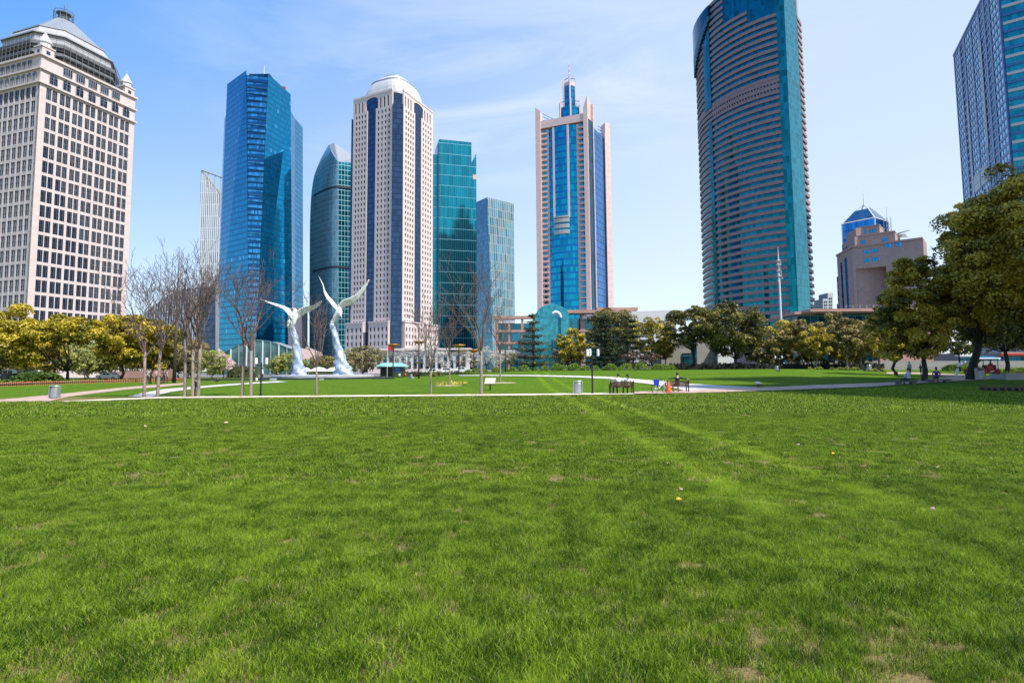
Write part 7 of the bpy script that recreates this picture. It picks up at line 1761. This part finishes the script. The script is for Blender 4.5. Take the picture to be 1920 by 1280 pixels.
# ================================================================== people
SKIN = plain('skin', (0.50, 0.30, 0.21), .5, 0, .06); HAIR = plain('hair_black', (0.012, 0.010, 0.010), .45)
CL = {}
def cloth(c):
    if c not in CL: CL[c] = plain('cloth_%d' % len(CL), c, .85, 0, .12, 12)
    return CL[c]
POSES = {
 'stand': dict(pel=(0, 0, .93), sp=(0, 0, 1.13), ch=(0, -.01, 1.32), nk=(0, 0, 1.47), hd=(0, .02, 1.62), arms=[((.18, 0, 1.41), (.235, -.03, 1.14), (.235, .07, .90)), ((-.18, 0, 1.41), (-.24, -.02, 1.14), (-.25, .08, .91))],
               legs=[((.09, 0, .88), (.105, .03, .48), (.11, -.01, .08)), ((-.09, 0, .88), (-.10, .01, .48), (-.12, -.03, .08))]),
 'fold': dict(pel=(0, 0, .93), sp=(0, 0, 1.13), ch=(0, -.01, 1.32), nk=(0, .01, 1.47), hd=(0, .04, 1.61), arms=[((.18, 0, 1.41), (.25, .0, 1.16), (.10, .24, 1.14)), ((-.18, 0, 1.41), (-.25, .0, 1.16), (-.09, .25, 1.10))],
               legs=[((.09, 0, .88), (.12, .05, .48), (.14, .03, .08)), ((-.09, 0, .88), (-.10, -.03, .48), (-.10, -.10, .08))]),
 'sit': dict(pel=(0, 0, .52), sp=(0, -.04, .70), ch=(0, -.06, .90), nk=(0, -.04, 1.06), hd=(0, .0, 1.21), arms=[((.18, -.05, 1.0), (.24, .03, .74), (.12, .26, .66)), ((-.18, -.05, 1.0), (-.24, .03, .74), (-.12, .26, .64))],
               legs=[((.09, .02, .50), (.13, .44, .50), (.12, .42, .08)), ((-.09, .02, .50), (-.13, .44, .50), (-.15, .50, .08))]),
 'spread': dict(pel=(0, 0, .52), sp=(0, -.07, .70), ch=(0, -.11, .90), nk=(0, -.10, 1.06), hd=(0, -.08, 1.21), arms=[((.18, -.10, 1.0), (.42, -.16, .93), (.64, -.12, .90)), ((-.18, -.10, 1.0), (-.42, -.16, .93), (-.64, -.12, .89))],
               legs=[((.09, .02, .50), (.18, .44, .50), (.20, .40, .08)), ((-.09, .02, .50), (-.15, .44, .50), (-.12, .46, .08))]),
 'lap': dict(pel=(0, 0, .52), sp=(.02, -.02, .70), ch=(.04, -.02, .89), nk=(.06, .02, 1.04), hd=(.07, .07, 1.17), arms=[((.22, -.01, .99), (.27, .12, .74), (.16, .30, .62)), ((-.14, -.01, .99), (-.26, .10, .76), (-.38, .28, .78))],
               legs=[((.09, .02, .50), (.10, .44, .48), (.10, .40, .08)), ((-.09, .02, .50), (-.13, .44, .48), (-.20, .30, .08))]),
 'floor': dict(pel=(0, 0, .13), sp=(0, -.05, .30), ch=(0, -.06, .50), nk=(0, -.03, .66), hd=(0, .02, .80), arms=[((.18, -.05, .60), (.25, .08, .38), (.12, .30, .30)), ((-.18, -.05, .60), (-.25, .08, .38), (-.12, .30, .30))],
               legs=[((.10, .04, .13), (.28, .36, .30), (.06, .52, .08)), ((-.10, .04, .13), (-.28, .36, .30), (-.06, .56, .08))]),
}
def person(label, loc, rz, pose, top, pants, scale=1.0, hair=1, group=None, shoes=(.02, .02, .02)):
    P = POSES[pose]; verts = []; edges = []; rad = []; cls = []
    def v(p, r, c): verts.append(tuple(p)); rad.append(r if isinstance(r, tuple) else (r, r)); cls.append(c); return len(verts)-1
    def e(a, b): edges.append((a, b))
    pel = v(P['pel'], (.15, .11), 2); sp = v(P['sp'], (.13, .10), 1); ch = v(P['ch'], (.155, .11), 1); nk = v(P['nk'], .055, 0); e(pel, sp); e(sp, ch); e(ch, nk)
    h = Vector(P['hd']); n0 = Vector(P['nk']); hb = v(n0.lerp(h, .45)+Vector((0, .005, 0)), (.068, .075), 0); hm = v(h, (.078, .092), 0); ht = v(h+Vector((0, -.005, .075)), (.062, .070), 0); e(nk, hb); e(hb, hm); e(hm, ht)
    ns = v(h+Vector((0, .105, -.02)), .014, 0); e(hm, ns)
    for sh, el, wr in P['arms']:
        a = v(sh, .062, 1); b = v(el, .043, 1); c = v(Vector(el).lerp(Vector(wr), .9), .031, 1); w_ = v(wr, .026, 0); e(ch, a); e(a, b); e(b, c); e(c, w_)
        d = (Vector(wr)-Vector(el)).normalized(); side = d.cross(Vector((1, 0, 0) if abs(d.x) < .7 else (0, 0, 1))).normalized(); pm = v(Vector(wr)+d*.07, (.036, .018), 0); e(w_, pm)
        for k, L in enumerate((.062, .075, .080, .074, .058)):
            if k == 0: q = v(Vector(wr)+d*.05+side*.045, .010, 0); q2 = v(Vector(wr)+d*.085+side*.055+Vector((0, .01, 0)), .008, 0); e(w_, q); e(q, q2); continue
            o = side*(.03-.019*(k-1)); q = v(Vector(wr)+d*(.10)+o, .009, 0); q2 = v(Vector(wr)+d*(.10+L*.55)+o*1.1+Vector((0, .008, -.004)), .008, 0); q3 = v(Vector(wr)+d*(.10+L*.9)+o*1.1+Vector((0, .022, -.012)), .007, 0); e(pm, q); e(q, q2); e(q2, q3)
    for hp, kn, an in P['legs']:
        a = v(hp, .085, 2); b = v(kn, .056, 2); c = v(Vector(kn).lerp(Vector(an), .35), .056, 2); d = v(an, .040, 2); t = v((an[0]*1.06, an[1]+.13, .035), (.042, .032), 3); hl = v((an[0], an[1]-.05, .04), .036, 3); e(pel, a); e(a, b); e(b, c); e(c, d); e(d, t); e(d, hl)
    me = bpy.data.meshes.new('body'); me.from_pydata(verts, edges, []); ob = bpy.data.objects.new('tmp', me); COL.objects.link(ob)
    sk = ob.modifiers.new('s', 'SKIN'); ss = ob.modifiers.new('u', 'SUBSURF'); ss.levels = ss.render_levels = 1
    for i, r in enumerate(rad): me.skin_vertices[0].data[i].radius = r; me.skin_vertices[0].data[i].use_root = (i == 0)
    bpy.context.view_layer.update(); dg = bpy.context.evaluated_depsgraph_get(); m2 = bpy.data.meshes.new_from_object(ob.evaluated_get(dg)); bpy.data.objects.remove(ob)
    for m_ in (SKIN, cloth(top), cloth(pants), cloth(shoes)): m2.materials.append(m_)
    J = np.array(verts); A = J[[a for a, b in edges]]; B = J[[b for a, b in edges]]; K = np.array([cls[b] for a, b in edges])
    c = np.array([pl.center[:] for pl in m2.polygons])[:, None, :]; ab = (B-A)[None]; t = np.clip(((c-A[None])*ab).sum(2)/(ab**2).sum(2), 0, 1)
    dd = np.linalg.norm(c-A[None]-t[..., None]*ab, axis=2); m2.polygons.foreach_set('material_index', K[dd.argmin(1)].astype(np.int32))
    m2.polygons.foreach_set('use_smooth', np.ones(len(m2.polygons), dtype=bool))
    m2.name = 'body'; o = bpy.data.objects.new('person', m2); COL.objects.link(o); o.location = loc; o.rotation_euler = (0, 0, rz); o.scale = (scale,)*3; tag(o, label, 'person', group)
    mb = MB(); hp = h+Vector((0, -.022, .028)); N = 12; rings = []
    for i in range(7):
        f = i/6; a = -.55+f*(math.pi/2+.55); rings.append((math.cos(a), math.sin(a)))
    V = []; 
    for (cr, sr) in rings:
        for k in range(N):
            t = 2*math.pi*k/N; fr = 1 if not (math.sin(t) > .3 and sr < .25) else .72
            V.append(tuple(hp+Vector((math.cos(t)*.088*cr*fr, math.sin(t)*.103*cr*fr, sr*.105))))
    for i in range(6):
        for k in range(N): mb.f.append((i*N+k, i*N+(k+1) % N, (i+1)*N+(k+1) % N, (i+1)*N+k)); mb.uv.append([(0, 0)]*4); mb.m.append(0)
    mb.v = V
    if hair == 2: mb.tube([hp+Vector((0, -.09, .02)), hp+Vector((.0, -.15, -.03)), hp+Vector((.02, -.13, -.16)), hp+Vector((.02, -.11, -.22))], [.03, .04, .03, .01], 8)
    hr = mb.build('hair', HAIR, None, smooth=True); hr.parent = o
    return o
WHT = (.75, .75, .75); BLK = (.02, .02, .025)
def seat_at(p, dx, dz=0.0, dy=.18): return (p.x+dx, p.y+dy, p.z+dz)
person('man in a white shirt leaning on the bench, seen from behind', seat_at(bp1, -.22, -.04, .22), .15, 'lap', WHT, BLK, 1.0)
person('woman in a white top with a dark ponytail on the bench', seat_at(bp1, .38, -.05, .20), .1, 'sit', WHT, (.03, .03, .04), .96, 2)
person('man in a dark jacket with both arms along the bench back', seat_at(bp2, .02, -.04, .24), 0, 'spread', (.02, .022, .03), (.30, .18, .13), 1.0)
person('person in a pale blue jacket seated on the stone bench, back turned', (sb1.x+.15, sb1.y+.12, sb1.z+sbh1-.45), .3, 'sit', (.50, .58, .70), BLK, 1.12)
person('person in purple seated on the second stone bench', (sb2.x-.25, sb2.y+.12, sb2.z+sbh2-.45), -.5, 'sit', (.10, .02, .22), BLK, 1.15, 2)
def stand(u, v, vtop, label, rz, pose, top, pants, hair=1, group=None, depth=None):
    p = G(u, v); H = px_h(u, vtop, v, p.y); return person(label, p, rz, pose, top, pants, H/1.74, hair, group)
stand(1706.5, 706, 678, 'person in a grey jacket with pale stripes standing behind the stone bench', 3.3, 'stand', (.28, .33, .42), BLK)
stand(1727, 704.5, 682, 'person in dark blue standing in the shade between the benches', .4, 'fold', (.02, .03, .09), BLK)
stand(476, 714, 690, 'person in a dark green top walking by the monument steps', 1.6, 'stand', (.01, .07, .05), BLK, 1, 'people by the statues')
stand(492, 713.5, 689, 'person in a white top and blue jeans beside the dark green one', -1.4, 'stand', WHT, (.02, .05, .16), 2, 'people by the statues')
for i, (u, v, vt, tp, pn, ps, rz, lab) in enumerate(((277, 718, 692, (.45, .40, .36), BLK, 'stand', 3.0, 'person in a beige top at the outer end of the group under the bare trees'), (282, 719, 691, (.02, .03, .07), BLK, 'fold', 2.2, 'person in dark navy in the group under the bare trees'),
        (293.5, 719, 692, (.50, .28, .26), BLK, 'stand', 1.0, 'person in a pink top in the group under the bare trees'), (307, 718, 693, (.09, .05, .05), BLK, 'fold', -2.0, 'person in a dark red brown coat in the group under the bare trees'), (313, 718, 694, (.42, .25, .22), (.05, .05, .06), 'stand', -1.0, 'person in a rose coat at the inner end of the group under the bare trees'))):
    stand(u, v, vt, lab, rz, ps, tp, pn, 1+i % 2, 'group under the bare trees')
stand(367.5, 742, 709, 'child in black standing between the tight pair of trunks', .5, 'stand', BLK, BLK)
def floor_p(u, v, label, top, s=1.0, rz=0): person(label, G(u, v), rz, 'floor', top, (.05, .06, .1), s)
floor_p(749, 707.5, 'person in white sitting on the lawn left of the one in red', WHT, 1.1); floor_p(760, 707, 'person in red sitting on the lawn', (.5, .06, .08), 1.0, 1)
floor_p(428, 704, 'person in white sitting on the grass beyond the plaza', WHT, 1.2, 2); floor_p(408, 716, 'person in black lying low by the plaza edge', BLK, .8, 1)
cx, cy, cz = cartp; person('driver in a purple top sitting in the open cart', (cx+cartW*.2, cy+.62, cz+cartH*.46-.42), 0, 'sit', (.25, .05, .2), BLK, 1.0)
mb = MB(); p = G(481, 714); mb.lathe(p, [(.16, 0), (.2, .1), (.17, .4), (.1, .5), (.01, .52)], 10, 0, 1, .6); tag(mb.build('bag', M['canvas'], None, smooth=True), 'white carrier bag held between the two walkers', 'bag')
p = G(772, 710); mb = MB(); mb.box(p.x-.35, p.x+.35, p.y-.25, p.y+.25, p.z, p.z+.35); mb.box(p.x-.2, p.x+.1, p.y-.15, p.y+.15, p.z+.35, p.z+.75); tag(mb.build('stone_block', M['plinth'], None, bevel=.04), 'stepped pale stone block on the lawn right of the statues', 'stone block')
# stroller with the group
p = G(301, 719); root = thing('pushchair', 'dark pushchair in the middle of the group under the bare trees', 'pushchair', p); mb = MB()
mb.hexa([p+Vector(v_) for v_ in ((-.25, -.2, .35), (.25, -.2, .35), (.25, .3, .35), (-.25, .3, .35), (-.25, -.3, .95), (.25, -.3, .95), (.22, .1, .8), (-.22, .1, .8))]); mb.build('seat', M['dark_metal'], root, bevel=.03)
mb = MB()
for sx in (-.25, .25): mb.tube([p+Vector((sx, .3, .12)), p+Vector((sx, -.2, .6)), p+Vector((sx, -.45, 1.05))], .015, 5)
mb.tube([p+Vector((-.25, -.45, 1.05)), p+Vector((.25, -.45, 1.05))], .015, 5); mb.build('frame', M['steel_plain'], root)
for sx in (-.27, .27):
    for sy in (-.25, .3): mb = MB(); mb.tube([p+Vector((sx-.02, sy, .12)), p+Vector((sx+.02, sy, .12))], .12, 12); mb.build('wheel', M['rubber'], root)
